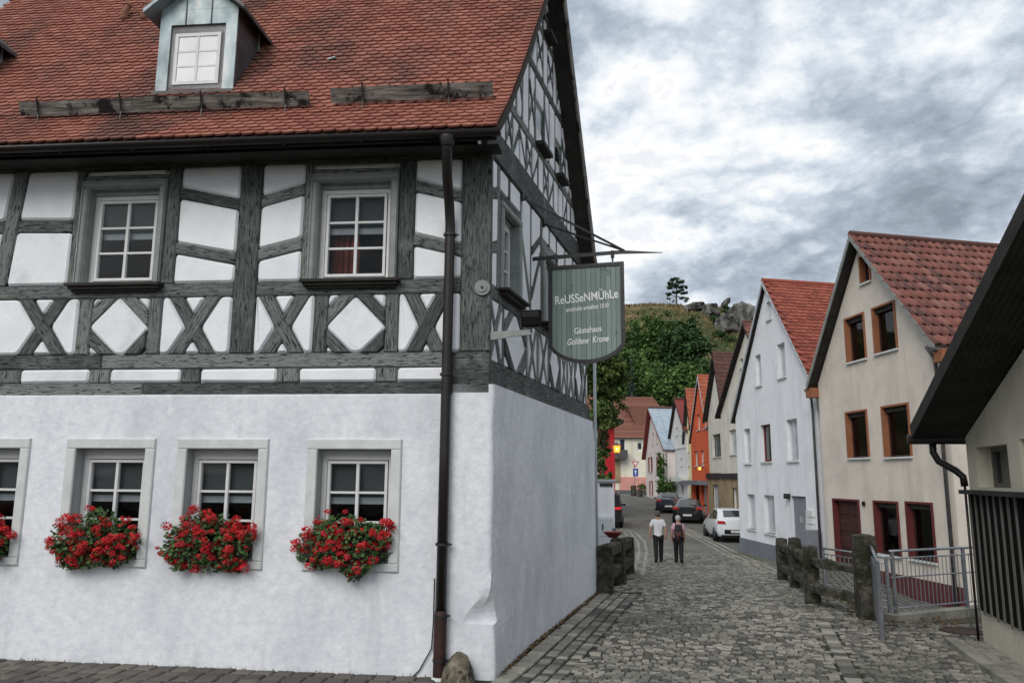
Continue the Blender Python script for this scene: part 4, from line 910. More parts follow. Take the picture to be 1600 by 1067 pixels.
# dormers
def dormer(shift):
    off = UA * shift
    a0, v0, n0 = roof_hit(243, 149); Fd = Fac(a0, -(90 - 5.56)); W_ = lambda s, d, z: Fd.W(s, d, z) + off
    class FF: pass
    ff = FF(); ff.W = W_
    sL, zb = Fd.at(243, 149); sR = Fd.at(365, 143)[0]; zE = Fd.at(252, 20)[1]; sm = (sL + sR) / 2; zA = zE + .48
    part = MB().hexa([W_(sL, -2.2, zb), W_(sR, -2.2, zb), W_(sR, 0, zb), W_(sL, 0, zb), W_(sL, -2.2, zE), W_(sR, -2.2, zE), W_(sR, 0, zE), W_(sL, 0, zE)])
    dm = part.build('dormer', 'zincdark', house)
    e = .15
    mb = MB()
    o0, o1, p0, p1 = sL - .17, sR + .17, zb + .07, Fd.at(310, 40)[1]   # opening
    mb.prism(ff, rect(sL, o0, zb, zE + .0), 0, .03); mb.prism(ff, rect(o1, sR, zb, zE), 0, .03)
    mb.prism(ff, rect(o1, o0, p1, zE), 0, .03); mb.build('face_sheet', 'zinc', dm)
    mb = MB(); mb.prism(ff, [(sL, zE), (sR, zE), (sm, zA)], -2.2, .032); mb.build('gable_sheet', 'zinc', dm)
    for k in (.33, .66): MB().fb(ff, sL + (sR - sL) * k - .006, sL + (sR - sL) * k + .006, .03, .045, p1, zE + .2).build('seam', 'zincdark', dm)
    for k in (-.7, -1.2): MB().fb(ff, sR - .012, sR + .004, k - .02, k + .02, zb, zE).build('seam', 'zinc', dm)
    mb = MB(); mb.fb(ff, sL + .02, sR - .03, -.05, .09, zb - .03, zb + .01); mb.build('apron', 'zincdark', dm)
    # roof slopes
    for s_, sg in ((sL, 1), (sR, -1)):
        ev = (s_ + sg * .17, zE - .16 * (zA - zE) / .6); mb = MB()
        t1 = [W_(ev[0], .22, ev[1]), W_(sm, .22, zA + .02), W_(sm, -2.6, zA + .02), W_(ev[0], -2.6, ev[1] + .02)]
        mb.add(t1 + [p + Vector((0, 0, .06)) for p in t1], [(0, 1, 2, 3), (7, 6, 5, 4), (0, 4, 5, 1), (1, 5, 6, 2), (2, 6, 7, 3), (3, 7, 4, 0)]); mb.build('dormer_roof', 'zinc' if sg > 0 else 'zincdark', dm)
    # window
    wf = MB()
    fl = .07
    for a, b, c, d in ((o1, o0, p0, p0 + fl), (o1, o0, p1 - .13, p1 - .05), (o1, o1 + fl, p0 + fl, p1 - .13), (o0 - fl, o0, p0 + fl, p1 - .13)): wf.fb(ff, a, b, -.02, .0, c, d)
    i = .02
    for a, b, c, d in ((o1 + fl, o0 - fl, p0 + fl, p0 + fl + .05), (o1 + fl, o0 - fl, p1 - .18, p1 - .13), (o1 + fl, o1 + fl + .05, p0 + fl + .05, p1 - .18), (o0 - fl - .05, o0 - fl, p0 + fl + .05, p1 - .18)): wf.fb(ff, a, b, -.02, .015, c, d)
    wi = wf.build('window', 'whitepaint', dm)
    x0, x1, y0, y1 = o1 + fl + .05, o0 - fl - .05, p0 + fl + .05, p1 - .18
    for k in range(1, 2): c = (x0 + x1) / 2; wj = MB().fb(ff, c - .018, c + .018, -.01, .01, y0, y1)
    for k in (1, 2): c = y0 + (y1 - y0) * k / 3; wj.fb(ff, x0, x1, -.01, .008, c - .013, c + .013)
    wj.build('glazing_bar', 'whitepaint', dm)
    for a in range(2):
        for b in range(3):
            MB().fb(ff, x0 + (x1 - x0) * a / 2, x0 + (x1 - x0) * (a + 1) / 2, .001, .003, y0 + (y1 - y0) * b / 3, y0 + (y1 - y0) * (b + 1) / 3).build('pane', 'paleglass', dm)
    # tiled skirt where the roof sweeps up to the dormer
dormer(0); dormer(4.25)
# snow guards
def snow_guard(x0, y0, x1, y1, brackets):
    a, v, n_ = roof_hit(x0, y0); b, _, _ = roof_hit(x1, y1); b = a + UA * (b - a).dot(UA)
    mid = (a + b) / 2
    up = (n_ * .9 + v * .45).normalized()
    mb = MB(); A, B = a + n_ * .17, b + n_ * .17
    th = -(up.cross(UA)).normalized(); th = th if th.dot(F.n) > 0 else -th
    h = .095; k_ = random.random() * 5; m4 = 8; vs = []; uv = []
    for i in range(m4 + 1):
        p = A + (B - A) * i / m4; j = random.uniform(-.008, .008)
        for sx_, sy_ in ((-1, -1), (1, -1), (1, 1), (-1, 1)): vs.append(p + th * .022 * sx_ + up * (h * sy_ + j)); uv.append((i * (B - A).length / m4, k_ + sy_ * .1 + sx_ * .02))
    fs = [(i * 4 + c, i * 4 + (c + 1) % 4, i * 4 + 4 + (c + 1) % 4, i * 4 + 4 + c) for i in range(m4) for c in range(4)] + [(3, 2, 1, 0), (m4 * 4, m4 * 4 + 1, m4 * 4 + 2, m4 * 4 + 3)]
    o = fixn(mb.add(vs, fs, uv).build('snow_guard_board', 'oldboard', house))
    for x in brackets:
        p = roof_hit(x, (y0 + y1) / 2)[0]; q = a + UA * (p - a).dot(UA)
        mb = MB(); mb.bar(q - v * .26 + n_ * .02, q + n_ * .11 + th * .032 - v * .06, .022, .012); mb.bar(q + n_ * .11 + th * .032 - v * .06, q + n_ * .17 + th * .032 + up * .15, .022, .012); mb.bar(q + v * .22 + n_ * .02, q + n_ * .16 - th * .03, .03, .012)
        mb.build('snow_guard_bracket', 'pipe', o)
snow_guard(42, 189, 488, 171, (80, 202, 322, 448)); snow_guard(522, 168, 772, 155, (574, 704)); snow_guard(-220, 196, 5, 188, (-120,))
for x, y in ((196, 36), (226, 36)):
    p, v, n_ = roof_hit(x, y); mb = MB().tube([p - n_ * .05, p + n_ * .08 + v * .03, p + n_ * .14 + v * .1, p + n_ * .17 + v * .28], [.06, .06, .05, .05], 10); mb.tube([p + n_ * .17 + v * .25, p + n_ * .17 + v * .3], .065, 10); mb.build('roof_vent', 'browntile', house)
p, v, n_ = roof_hit(515, 98); MB().bar(p + n_ * .03, p + UA * -.12 + n_ * .06, .1, .02).build('roof_step', 'zinc', house)
# light downpipe at the far corner of the gable
mb = MB(); c = T.W(7.05, .12, 0); mb.tube([c + Vector((0, 0, 5.3)), c + Vector((0, 0, 2.9)), c + Vector((0, 0, -.5))], .034, 10)
tag(mb.build('rear_downpipe', 'greyverge', loc=T.W(7.05, .12, -.5), smooth=True), 'thin pale downpipe at the far corner of the half-timbered house', 'downpipe')
# guard stone at the corner
bm = bmesh.new(); bmesh.ops.create_icosphere(bm, subdivisions=4, radius=1)
gp = ground_at(737, 1066, 6, 12)
for v in bm.verts:
    c = v.co; n_ = mnoise.noise(c * 1.6) * .12 + mnoise.noise(c * 5) * .04; v.co = Vector((c.x * .2 * (1 + n_) * (1 - .22 * max(0, c.z)), c.y * .19 * (1 + n_) * (1 - .2 * max(0, c.z)), c.z * .32 * (1 + n_ * .6) + .0))
me = bpy.data.meshes.new('guard_stone'); bm.to_mesh(me); bm.free(); me.materials.append(M['boulder']); me.polygons.foreach_set('use_smooth', [True] * len(me.polygons))
o = bpy.data.objects.new('guard_stone', me); COL.objects.link(o); o.location = F.W(.33, .2, -.62); tag(o, 'rounded mossy guard stone on the ground by the plaster corner', 'stone')
# ================================================================== the other houses
def azv(az): return Vector((math.sin(R(az)), math.cos(R(az)), 0))
def pantile_mesh(w=.25, l=.40):
    mb = MB(); n = 8; vs = []
    for j, y in enumerate((0, l)):
        for th in (0, -.018):
            for i in range(n + 1):
                x = i / n; h = .032 * math.sin(x * 2 * math.pi - .6) ; vs.append(Vector(((x - .5) * w * 1.04, y, h + th + (.045 * (1 - y / l)))))
    m = n + 1; fs = []
    for i in range(n):
        fs += [(i, i + 1, 2 * m + i + 1, 2 * m + i), (m + i, i + m + 1, i + 1, i)]
    fs += [(0, 2 * m, 3 * m, m), (n, m + n, 3 * m + n, 2 * m + n)]
    mb.add(vs, fs); return mb
def gable_house(name, label, fac, out, back_az, depth, wall, rooftop, z0, wins=(), verge=.22, eave=.35, th=.14, vergemat='darkwood', tiles=None, plinth=None, rtiles=True, vboard=.2, soff='darkwood', ridge='darktile', sideopen=None):
    """out: wall corners in (s, z) eave A (far side), apex, eave B (near side)"""
    (sA, zA), (sP, zP), (sB, zB_) = out; Bk = azv(back_az); base = fac.W((sA + sB) / 2, 0, z0)
    h = thing(name, label, 'house', base)
    lo, hi = min(sA, sB), max(sA, sB)
    zl, zh = (zA, zB_) if sA < sB else (zB_, zA)
    pg = [(lo, z0 - .5), (hi, z0 - .5), (hi, zh), (sP, zP), (lo, zl)]
    mb = MB(); holes = [w[0] for w in wins]
    wall_holes(mb, fac, pg, holes, 0, .18)
    P = [fac.W(s, 0, z) for s, z in pg]; Q = [p + Bk * depth for p in P]
    mb.add(P[0:1] + P[4:5] + Q[4:5] + Q[0:1], [(0, 1, 2, 3)]); mb.add([P[1], P[2], Q[2], Q[1]], [(0, 1, 2, 3)]); mb.add(Q, [(4, 3, 2, 1, 0)])
    mb.build('wall', wall, h)
    if plinth:
        m_, zt = plinth; mb = MB(); mb.fb(fac, lo - .02, hi + .02, -.1, .03, z0 - .5, zt)
        for s in (lo, hi):
            a = fac.W(s, 0, 0); 
        mb.build('plinth', m_, h)
    roofs = []
    for (se, ze), far in (((sA, zA), True), ((sB, zB_), False)):
        d = Vector((se - sP, ze - zP)); L_ = d.length; d = d / L_; e2 = (se + d.x * eave, ze + d.y * eave)
        up = .02
        a, b = fac.W(sP, verge, zP + up + .02), fac.W(e2[0], verge, e2[1] + up)
        t4 = [a, b, b + Bk * (depth + verge * 2), a + Bk * (depth + verge * 2)]
        dn = Vector((0, 0, -1)) * (th / max(.3, abs(d.x)) * .7)
        mb = MB(); up4 = [p - dn for p in t4]; mb.add(t4 + up4, [(0, 1, 2, 3), (7, 6, 5, 4), (0, 4, 5, 1), (1, 5, 6, 2), (2, 6, 7, 3), (3, 7, 4, 0)])
        r = mb.build('roof', soff, h); fixn(r); roofs.append(r)
        mb = MB(); q = [p + (up4[0] - t4[0]) * .03 for p in up4]; mb.add(q, [(0, 1, 2, 3)]); mb.build('roof_cover', rooftop, r)
        vd = (b - a).normalized(); mb = MB(); c = -dn * .5
        mb.add([a + fac.n * .004 + dn * .1, b + fac.n * .004 + dn * .1, b + fac.n * .004 - dn * 1.02, a + fac.n * .004 - dn * 1.02, a + fac.n * .035 + dn * .1, b + fac.n * .035 + dn * .1, b + fac.n * .035 - dn * 1.02, a + fac.n * .035 - dn * 1.02],
               [(3, 2, 1, 0), (4, 5, 6, 7), (0, 1, 5, 4), (1, 2, 6, 5), (2, 3, 7, 6), (3, 0, 4, 7)]); mb.build('verge_board', vergemat, r)
        if not far and tiles:
            # tiles: local frame on the near slope
            u = Bk.copy(); v = (a - b); v = (v - u * v.dot(u)); vl = v.length; v.normalize(); n_ = u.cross(v).normalized()
            if n_.z < 0: n_ = -n_
            if u.cross(v).dot(n_) < 0: pass
            ax = v.cross(n_); kind, w, ex, nmax = tiles; o = b - dn * 1.04; nr = int(vl / ex); ex = vl / nr; nc = int((depth + verge) / w); L2 = []
            off_slope = (a - b).dot(u)
            for i in range(nr):
                for j in range(nc): L2.append((o + v * (i * ex) + u * ((j + .5 + (.5 if i % 2 and kind != 'pan' else 0)) * w) + u * (off_slope * i / nr), i, j))
            L2.sort(key=lambda q: (not inview(q[0]), (q[0] - EYE).length))
            if kind == 'pan':
                pm = pantile_mesh(w, ex * 1.15); me = pm.mesh('roof_tile', rooftop, smooth=True)
                for p, i, j in L2[:nmax]: inst('roof_tile', me, h, frame_m(ax, v, n_, p))
                mb = MB()
                for p, i, j in L2[nmax:]:
                    mx = frame_m(ax, v, n_, p); mb.rnd().add([mx @ q for q in pm.v], pm.f)
                if mb.v: mb.build('roof_tiles', rooftop, h, smooth=True, kind='stuff')
            else:
                mb = MB()
                for p, i, j in L2: tile_shape(mb, p + v * random.uniform(-.008, .008), ax, v, n_, w=w * .97, l=ex * 1.3, th=.02)
                mb.build('roof_tiles', rooftop, h, kind='stuff')
        if not far:
            g = b - dn * .3; MB().tube([g + fac.n * .1, g + Bk * depth], .06, 8).build('gutter', 'zincdark', h)
    a = fac.W(sP, verge, zP) + Vector((0, 0, th * 1.6)); MB().tube([a, a + Bk * (depth + verge)], .1, 8).build('ridge', ridge, h)
    for w in wins:
        (s0, s1, zz0, zz1), kind = w[0], w[1]
        o = w[2] if len(w) > 2 else {}
        sm_ = o.get('sur'); fm = o.get('frame', 'whitepaint'); gm = o.get('glass', 'darkglass'); dd = o.get('d', -.13)
        if sm_:
            e = o.get('ew', .055); mb = MB()
            for p, q, c, f in ((s0 - e, s1 + e, zz1, zz1 + e), (s0 - e, s0, zz0, zz1), (s1, s1 + e, zz0, zz1)): mb.fb(fac, p, q, -.05, .03, c, f)
            for s in (s0 + .003, s1 - .003 - .012): mb.fb(fac, s, s + .012, -.17, .028, zz0, zz1)
            mb.build('window_surround', sm_, h)
        fw = o.get('fw', .06)
        if kind == 'door':
            mb = MB(); mb.fb(fac, s0, s1, dd - .05, dd, zz0, zz1)
            dr = mb.build('door', o.get('door', 'greydoor'), h)
            nx, nz = o.get('panels', (2, 3))
            for i in range(nx):
                for j in range(nz):
                    W_, H_ = (s1 - s0) / nx, (zz1 - zz0) / nz; MB().pillow(fac, [(s0 + W_ * i + .08, zz0 + H_ * j + .08), (s0 + W_ * (i + 1) - .08, zz0 + H_ * j + .08), (s0 + W_ * (i + 1) - .08, zz0 + H_ * (j + 1) - .08), (s0 + W_ * i + .08, zz0 + H_ * (j + 1) - .08)], dd, dd + .008, dd + .02, .02).build('door_panel', o.get('door', 'greydoor'), dr)
            MB().tube([fac.W(s0 + .12, dd + .05, zz0 + 1.02), fac.W(s0 + .24, dd + .05, zz0 + 1.02)], .015, 6).build('handle', 'galv', dr)
            continue
        mb = MB()
        for p, q, c, f in ((s0, s1, zz0, zz0 + fw), (s0, s1, zz1 - fw, zz1), (s0, s0 + fw, zz0 + fw, zz1 - fw), (s1 - fw, s1, zz0 + fw, zz1 - fw)): mb.fb(fac, p, q, dd - .06, dd, c, f)
        win = mb.build('window', fm, h)
        cols = o.get('cols', 1)
        for k in range(1, cols): c = s0 + (s1 - s0) * k / cols; MB().fb(fac, c - .03, c + .03, dd - .05, dd + .005, zz0 + fw, zz1 - fw).build('mullion', fm, win)
        if o.get('rows', 1) > 1:
            for k in range(1, o['rows']): c = zz0 + (zz1 - zz0) * k / o['rows']; MB().fb(fac, s0 + fw, s1 - fw, dd - .05, dd + .003, c - .02, c + .02).build('mullion', fm, win)
        for k in range(cols):
            a_, b_ = s0 + fw + (s1 - s0 - 2 * fw) * k / cols, s0 + fw + (s1 - s0 - 2 * fw) * (k + 1) / cols
            MB().fb(fac, a_, b_, dd - .04, dd - .03, zz0 + fw, zz1 - fw).build('pane', 'glass' if o.get('lace') else gm, win)
        if o.get('lace'):
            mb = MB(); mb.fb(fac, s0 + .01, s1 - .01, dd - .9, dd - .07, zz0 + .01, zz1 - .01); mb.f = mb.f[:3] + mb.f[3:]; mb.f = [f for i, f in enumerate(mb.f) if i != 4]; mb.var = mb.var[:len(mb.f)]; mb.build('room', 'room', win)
            mb = MB(); n_ = 16; vs = []
            a_, b_ = o['lace']
            for k in range(n_ + 1):
                s = s0 + fw + (s1 - s0 - 2 * fw) * (a_ + (b_ - a_) * k / n_); q = dd - .085 + .022 * math.sin(k * 2.1); vs += [fac.W(s, q, zz0 + fw), fac.W(s, q, zz1 - fw)]
            mb.add(vs, [(2 * k, 2 * k + 2, 2 * k + 3, 2 * k + 1) for k in range(n_)]).build('curtain', 'lace', win)
            MB().fb(fac, s0 + .01, s1 - .01, dd, dd + .07, zz1 - .13, zz1).build('shutter_box', 'darkwood', win)
        if o.get('sill', True): MB().fb(fac, s0 - .06, s1 + .06, dd, .07, zz0 - .05, zz0).build('window_sill', o.get('sillm', 'surround'), win)
        if o.get('shutters'):
            wd = (s1 - s0) * .5
            for a_, b_ in ((s0 - wd - .02, s0 - .02), (s1 + .02, s1 + wd + .02)): MB().fb(fac, a_, b_, .005, .04, zz0, zz1).build('shutter', o['shutters'], win)
    return h
# ---- beige house
B = Fac((9.9, 24), math.degrees(math.atan(-125 / 1248)))
def wr(fac, x0, y0, x1, y1, ins=0):
    a, b, c, d = fac.rect(x0, y0, x1, y1); return (a + ins, b - ins, c + (0 if ins else 0), d - ins)
osur = dict(sur='orangeframe', frame='reddoor', lace=(.42, .8)); rsur = dict(sur='redframe', frame='reddoor', lace=(.45, 1.0))
hB = gable_house('beige_house', 'beige rendered gabled house with orange window surrounds and brown pantile roof', B, ((1.04, 4.69), (-1.97, 8.5), (-5.22, 4.9)), 77, 9.5, 'beige', 'pantile', -1.25,
    [(wr(B, 1342.5, 396, 1361, 442, .07), 'w', dict(sur='orangeframe', frame='reddoor')), (wr(B, 1320.5, 491, 1353.5, 564, .07), 'w', osur), (wr(B, 1363.6, 473, 1402, 549.6, .07), 'w', osur),
     (wr(B, 1322.5, 640, 1358, 715, .07), 'w', osur), (wr(B, 1379, 630, 1424, 713.6, .07), 'w', osur), (wr(B, 1304, 778.5, 1346.5, 888, .07), 'door', dict(sur='redframe', door='reddoor', panels=(2, 4))),
     (wr(B, 1367, 781.5, 1407, 866, .07), 'w', rsur), (wr(B, 1417.5, 783, 1461.7, 875, .07), 'w', rsur)],
    verge=.3, eave=.25, vergemat='timber_smooth', tiles=('pan', .26, .37, 300), plinth=('redplinth', -.74))
for (s, z) in ((1.04, 4.69), (-5.22, 4.9)):
    k = 1 if s > 0 else -1; MB().fb(B, s - .02, s + k * .34, -.02, .26, z - .42, z - .12).build('eaves_box', 'orangeframe', hB)
# ---- white house
W = Fac((10, 24), -2.0)
wo_ = dict(glass='paleglass', frame='whitepaint', cols=1)
hW = gable_house('white_house', 'tall white rendered gabled house with bright red tiled roof and grey plinth', W, ((10.0, 4.25), (5.61, 9.03), (1.66, 4.72)), 77, 10, 'house_white', 'redtile', -1.36,
    [(wr(W, 1198, 471, 1204.5, 500), 'w', wo_), (wr(W, 1180.5, 554, 1189.4, 603), 'w', wo_), (wr(W, 1215, 536, 1227, 590.5), 'w', wo_),
     (wr(W, 1163, 669.5, 1173, 724), 'w', wo_), (wr(W, 1189, 663, 1204.6, 721.4), 'w', dict(glass='darkglass', frame='redwood')), (wr(W, 1229.5, 654.5, 1246.6, 720), 'w', wo_),
     (wr(W, 1168, 772, 1180, 826), 'w', wo_), (wr(W, 1194.6, 773.6, 1210.6, 833), 'w', wo_), (wr(W, 1237.4, 775, 1261, 858), 'door', dict(door='greydoor', panels=(1, 1), d=-.1))],
    verge=.14, eave=.3, vergemat='greyverge', tiles=('flat', .27, .2, 0), plinth=('greyplinth', -.73), ridge='redtile')
for i in range(5): a, b, c, d = W.rect(1263, 797 + i * 11, 1273, 807 + i * 11); MB().fb(W, a, b, .0, .09, c, d).build('letter_box', 'whitepaint', hW)
a, b, c, d = W.rect(1247, 806, 1254, 816); MB().fb(W, a, b, -.09, -.08, c, d).build('door_notice', 'signwhite', hW)
# fittings on the two big houses
for fc, s_, z1_, hh, m_ in ((W, 1.78, 4.3, hW, 'zincdark'), (B, -5.05, 4.6, hB, 'zincdark')):
    MB().tube([fc.W(s_, .3, z1_ + .3), fc.W(s_, .1, z1_), fc.W(s_, .08, z1_ - .4), fc.W(s_, .08, -1.3)], .045, 8).build('downpipe', m_, hh, smooth=True)
a, b, c, d = W.rect(1231, 771, 1235, 779); mb = MB(); mb.fb(W, a, b, .0, .16, c, d); mb.build('wall_lamp', 'iron', hW)
a, b, c, d = B.rect(1349, 783, 1352, 790); MB().fb(B, a, b, .0, .05, c, d).build('house_number', 'trim', hB)
a, b, c, d = W.rect(1277, 828, 1284, 862); MB().fb(W, a, b, .01, .5, c - .3, d).build('meter_box', 'greydoor', hW)
# ---- row further down the street
H1 = Fac((12.8, 44), 0)
def sz(fac, x, y): return fac.at(x, y)
hC = gable_house('cream_house', 'large cream gabled house with ochre ground floor and dark fascia, left of the white house', H1, (sz(H1, 1126, 648), sz(H1, 1168, 509), (37.9 - 44, sz(H1, 1126, 648)[1])), 80, 11, 'cream', 'browntile', -1.15,
    [(H1.rect(1140, 671, 1151, 710), 'w', dict(glass='paleglass')), (H1.rect(1156, 560, 1161, 575), 'w', {}), (H1.rect(1146, 762, 1152.5, 803), 'w', dict(cols=2))], verge=.25, eave=.4, tiles=('flat', .28, .3, 0))
hC2 = Fac((13.4, 52.3), 0)
hc2 = gable_house('narrow_cream_house', 'narrow cream house with steep dark gable between the orange house and the larger cream house', hC2, (sz(hC2, 1106, 655), sz(hC2, 1120.5, 558), (49.2 - 52.3, sz(hC2, 1106, 655)[1])), 80, 10, 'cream', 'darktile', -1.0,
    [(hC2.rect(1113.5, 678, 1126, 714), 'w', dict(cols=2, rows=2, frame='galv')), (hC2.rect(1115, 757, 1124, 803), 'w', dict(cols=2, glass='paleglass', frame='galv'))], verge=.3, eave=.35, tiles=('flat', .28, .3, 0), plinth=None)
for hh, fac, x0, x1 in ((hC, H1, 1126.5, 1200), (hc2, hC2, 1106.2, 1126)):
    a, b, c, d = fac.rect(x0, 739, x1, 747.5); MB().fb(fac, a, b, 0, .14, c, d).build('fascia', 'darkwood', hh)
    lo_, hi_ = min(a, b), max(a, b); mb = MB()
    hx = [(fac.rect(1146, 762, 1152.5, 803))] if hh is hC else [fac.rect(1115, 757, 1124, 803)]
    cl = [lo_ + .01] + [v for r_ in hx for v in (r_[0], r_[1])] + [hi_ - .01]
    for p, q in zip(cl[0::2], cl[1::2]): mb.fb(fac, p, q, -.05, .03, -1.6, c - .002)
    for r_ in hx: mb.fb(fac, r_[0], r_[1], -.05, .03, r_[3], c - .002); mb.fb(fac, r_[0], r_[1], -.05, .03, -1.6, r_[2])
    mb.build('ground_floor_cladding', 'ochre', hh)
O_ = Fac((13.4, 57.2), 0)
hO = gable_house('orange_house', 'narrow bright orange gabled house with red lantern above a dark carport', O_, (sz(O_, 1079.5, 690), sz(O_, 1092.5, 592), sz(O_, 1106, 668)), 80, 10, 'orange', 'orangetile', -.9,
    [(O_.rect(1089, 647, 1093.5, 672), 'w', dict(glass='paleglass')), (O_.rect(1098.5, 645, 1102, 670), 'w', dict(glass='paleglass')), (O_.rect(1085, 704.5, 1089.8, 728), 'w', dict(glass='paleglass')), (O_.rect(1094.5, 703, 1099.5, 727), 'w', dict(glass='paleglass')),
     (O_.rect(1080.5, 757, 1105, 808), 'door', dict(door='room', panels=(1, 1), d=-.9))], verge=.12, eave=.2, tiles=('flat', .3, .33, 0), vergemat='greyverge', ridge='orangetile')
a, b, c, d = O_.rect(1079, 750.5, 1106, 757); MB().fb(O_, a, b, 0, .7, c, d).build('canopy', 'greyplinth', hO)
for x in (1084.5, 1097): a, b, c, d = O_.rect(x - 1.8, 757, x + 1.8, 812); MB().fb(O_, a, b, -.1, .1, -1.4, d).build('post', 'orange', hO)
a, b, c, d = O_.rect(1087, 757, 1094, 812); MB().fb(O_, a, b, -.6, -.5, -1.4, d).build('white_door', 'whitepaint', hO)
Y_ = Fac((13.7, 62), 0)
gable_house('yellow_house', 'very narrow pale yellow house squeezed between the orange house and an off-white house', Y_, (sz(Y_, 1071.5, 690), sz(Y_, 1076, 615), sz(Y_, 1082, 668)), 80, 9, 'yellow', 'orangetile', -.75,
    [(Y_.rect(1074.5, 706, 1077.5, 728), 'w', dict(glass='paleglass'))], verge=.25, eave=.25, tiles=('flat', .3, .33, 0))
W2 = Fac((13.6, 66), 0)
h2 = gable_house('offwhite_house', 'off-white gabled house with faded red sheet roof beside the blue metal roof', W2, (sz(W2, 1045.5, 700), sz(W2, 1057, 627), sz(W2, 1072, 672)), 80, 9, 'white2', 'redwood', -.5,
    [(W2.rect(1056, 668, 1058.5, 680), 'w', dict(fw=.04)), (W2.rect(1064.5, 667, 1067, 679), 'w', dict(fw=.04)), (W2.rect(1052, 716, 1054, 729), 'w', dict(fw=.04)), (W2.rect(1063.5, 716, 1066, 728), 'w', dict(fw=.04)), (W2.rect(1052, 758, 1055, 771), 'w', dict(fw=.05)), (W2.rect(1065, 757, 1068, 770), 'w', dict(fw=.05))], verge=.2, eave=.25)
a, b, c, d = W2.rect(1060, 746, 1076, 752); MB().fb(W2, a, b, 0, .6, c, d).build('bay_roof', 'whitepaint', h2)
a, b, c, d = W2.rect(1047, 699, 1071.5, 701.5); MB().fb(W2, a, b, 0, .06, c, d).build('string_course', 'whitepaint', h2)
BH = Fac((13, 74.4), 0)
hb = gable_house('metal_roof_house', 'rosy white house with pale blue-grey standing seam metal roof and red shutters', BH, (sz(BH, 1009, 716), sz(BH, 1018, 640), sz(BH, 1043, 703)), 82, 9, 'pinkwhite', 'bluezinc', -.1,
    [(BH.rect(1019.5, 677, 1021.5, 694), 'w', dict(glass='redwood', frame='redwood')), (BH.rect(1025.2, 677, 1027.5, 692), 'w', dict(glass='redwood', frame='redwood')),
     (BH.rect(1015, 714, 1018, 738), 'w', dict(glass='darkglass', frame='redwood', shutters='redwood', fw=.05)), (BH.rect(1028, 713, 1031.5, 738), 'w', dict(glass='darkglass', frame='redwood', shutters='redwood', fw=.05)),
     (BH.rect(1026.5, 751, 1030, 776), 'door', dict(door='redwood', panels=(1, 2))), (BH.rect(1016.5, 751, 1019, 774), 'w', dict(frame='redwood', shutters='redwood', fw=.05))], verge=.35, eave=.2, vergemat='redwood', soff='redwood')
# seams and skylight on the blue roof
sA, sP, sB = sz(BH, 1009, 716), sz(BH, 1018, 640), sz(BH, 1043, 703); d = Vector((sB[0] - sP[0], sB[1] - sP[1])).normalized()
e2 = (sB[0] + d.x * .2, sB[1] + d.y * .2); up = Vector((0, 0, .14 / max(.3, abs(d.x)) * .7 + .05)); Bk = azv(82)
for i in range(12):
    o = Bk * (.1 + .75 * i); MB().bar(BH.W(sP[0], .35, sP[1]) + up + o, BH.W(e2[0], .35, e2[1]) + up + o, .04, .06).build('standing_seam', 'bluezinc', hb)
p = BH.W(sP[0] + (sB[0] - sP[0]) * .62, .35, sP[1] + (sB[1] - sP[1]) * .62) + up + Bk * 4.2; q = BH.W(sP[0] + (sB[0] - sP[0]) * .82, .35, sP[1] + (sB[1] - sP[1]) * .82) + up + Bk * 4.2
MB().bar(p + Vector((0, 0, .06)), q + Vector((0, 0, .06)), 1.3, .08).build('skylight', 'darkglass', hb)
# ---- house closing the street
EH = Fac((14, 100), 90); zg = gz(14, 100)
eh = thing('end_house', 'pale yellow house with big brown hipped roof closing the far end of the street', 'house', Vector((16, 104, zg)))
sL, sR_ = EH.at(940, 700)[0], EH.at(1060, 700)[0]; zE = EH.at(985, 683)[1]
wins = [EH.rect(995.5, 691, 1003.5, 703), EH.rect(1005, 691, 1012, 703), EH.rect(968, 685, 977, 712)]
mb = MB(); wall_holes(mb, EH, [(sL, zg - 1), (sR_, zg - 1), (sR_, zE), (sL, zE)], wins, 0, .2)
P = [EH.W(sL, 0, 0), EH.W(sR_, 0, 0), EH.W(sR_, -9, 0), EH.W(sL, -9, 0)]
for a, b in ((1, 2), (2, 3), (3, 0)): mb.add([P[a] + Vector((0, 0, zg - 1)), P[b] + Vector((0, 0, zg - 1)), P[b] + Vector((0, 0, zE)), P[a] + Vector((0, 0, zE))], [(0, 1, 2, 3)])
mb.build('wall', 'endcream', eh)
MB().fb(EH, EH.at(968, 750)[0], EH.at(1016, 750)[0], 0, .08, zg - 1, EH.at(990, 745)[1]).build('base_course', 'pinkbase', eh)
zR = EH.P(990, 620).z + (EH.P(990, 620).z - 1.7) * .045; ov = .5
a0, a1, a2, a3 = EH.W(sL - ov, ov, zE - .1), EH.W(sR_ + ov, ov, zE - .1), EH.W(sR_ + ov, -9 - ov, zE - .1), EH.W(sL - ov, -9 - ov, zE - .1)
r0, r1 = EH.W(sL + 2.6, -4.5, zR), EH.W(EH.at(1022, 640)[0] + .6, -4.5, zR)
mb = MB(); mb.add([a0, a1, a2, a3, r0, r1], [(0, 1, 5, 4), (1, 2, 5), (2, 3, 4, 5), (3, 0, 4), (3, 2, 1, 0)]); mb.build('roof', 'browntile', eh)
rf = MB(); u_ = (a1 - a0).normalized(); vv = (r0 - a0); vv = (vv - u_ * vv.dot(u_)); vl = vv.length; vv.normalize(); nn2 = u_.cross(vv).normalized(); nr = int(vl / .42)
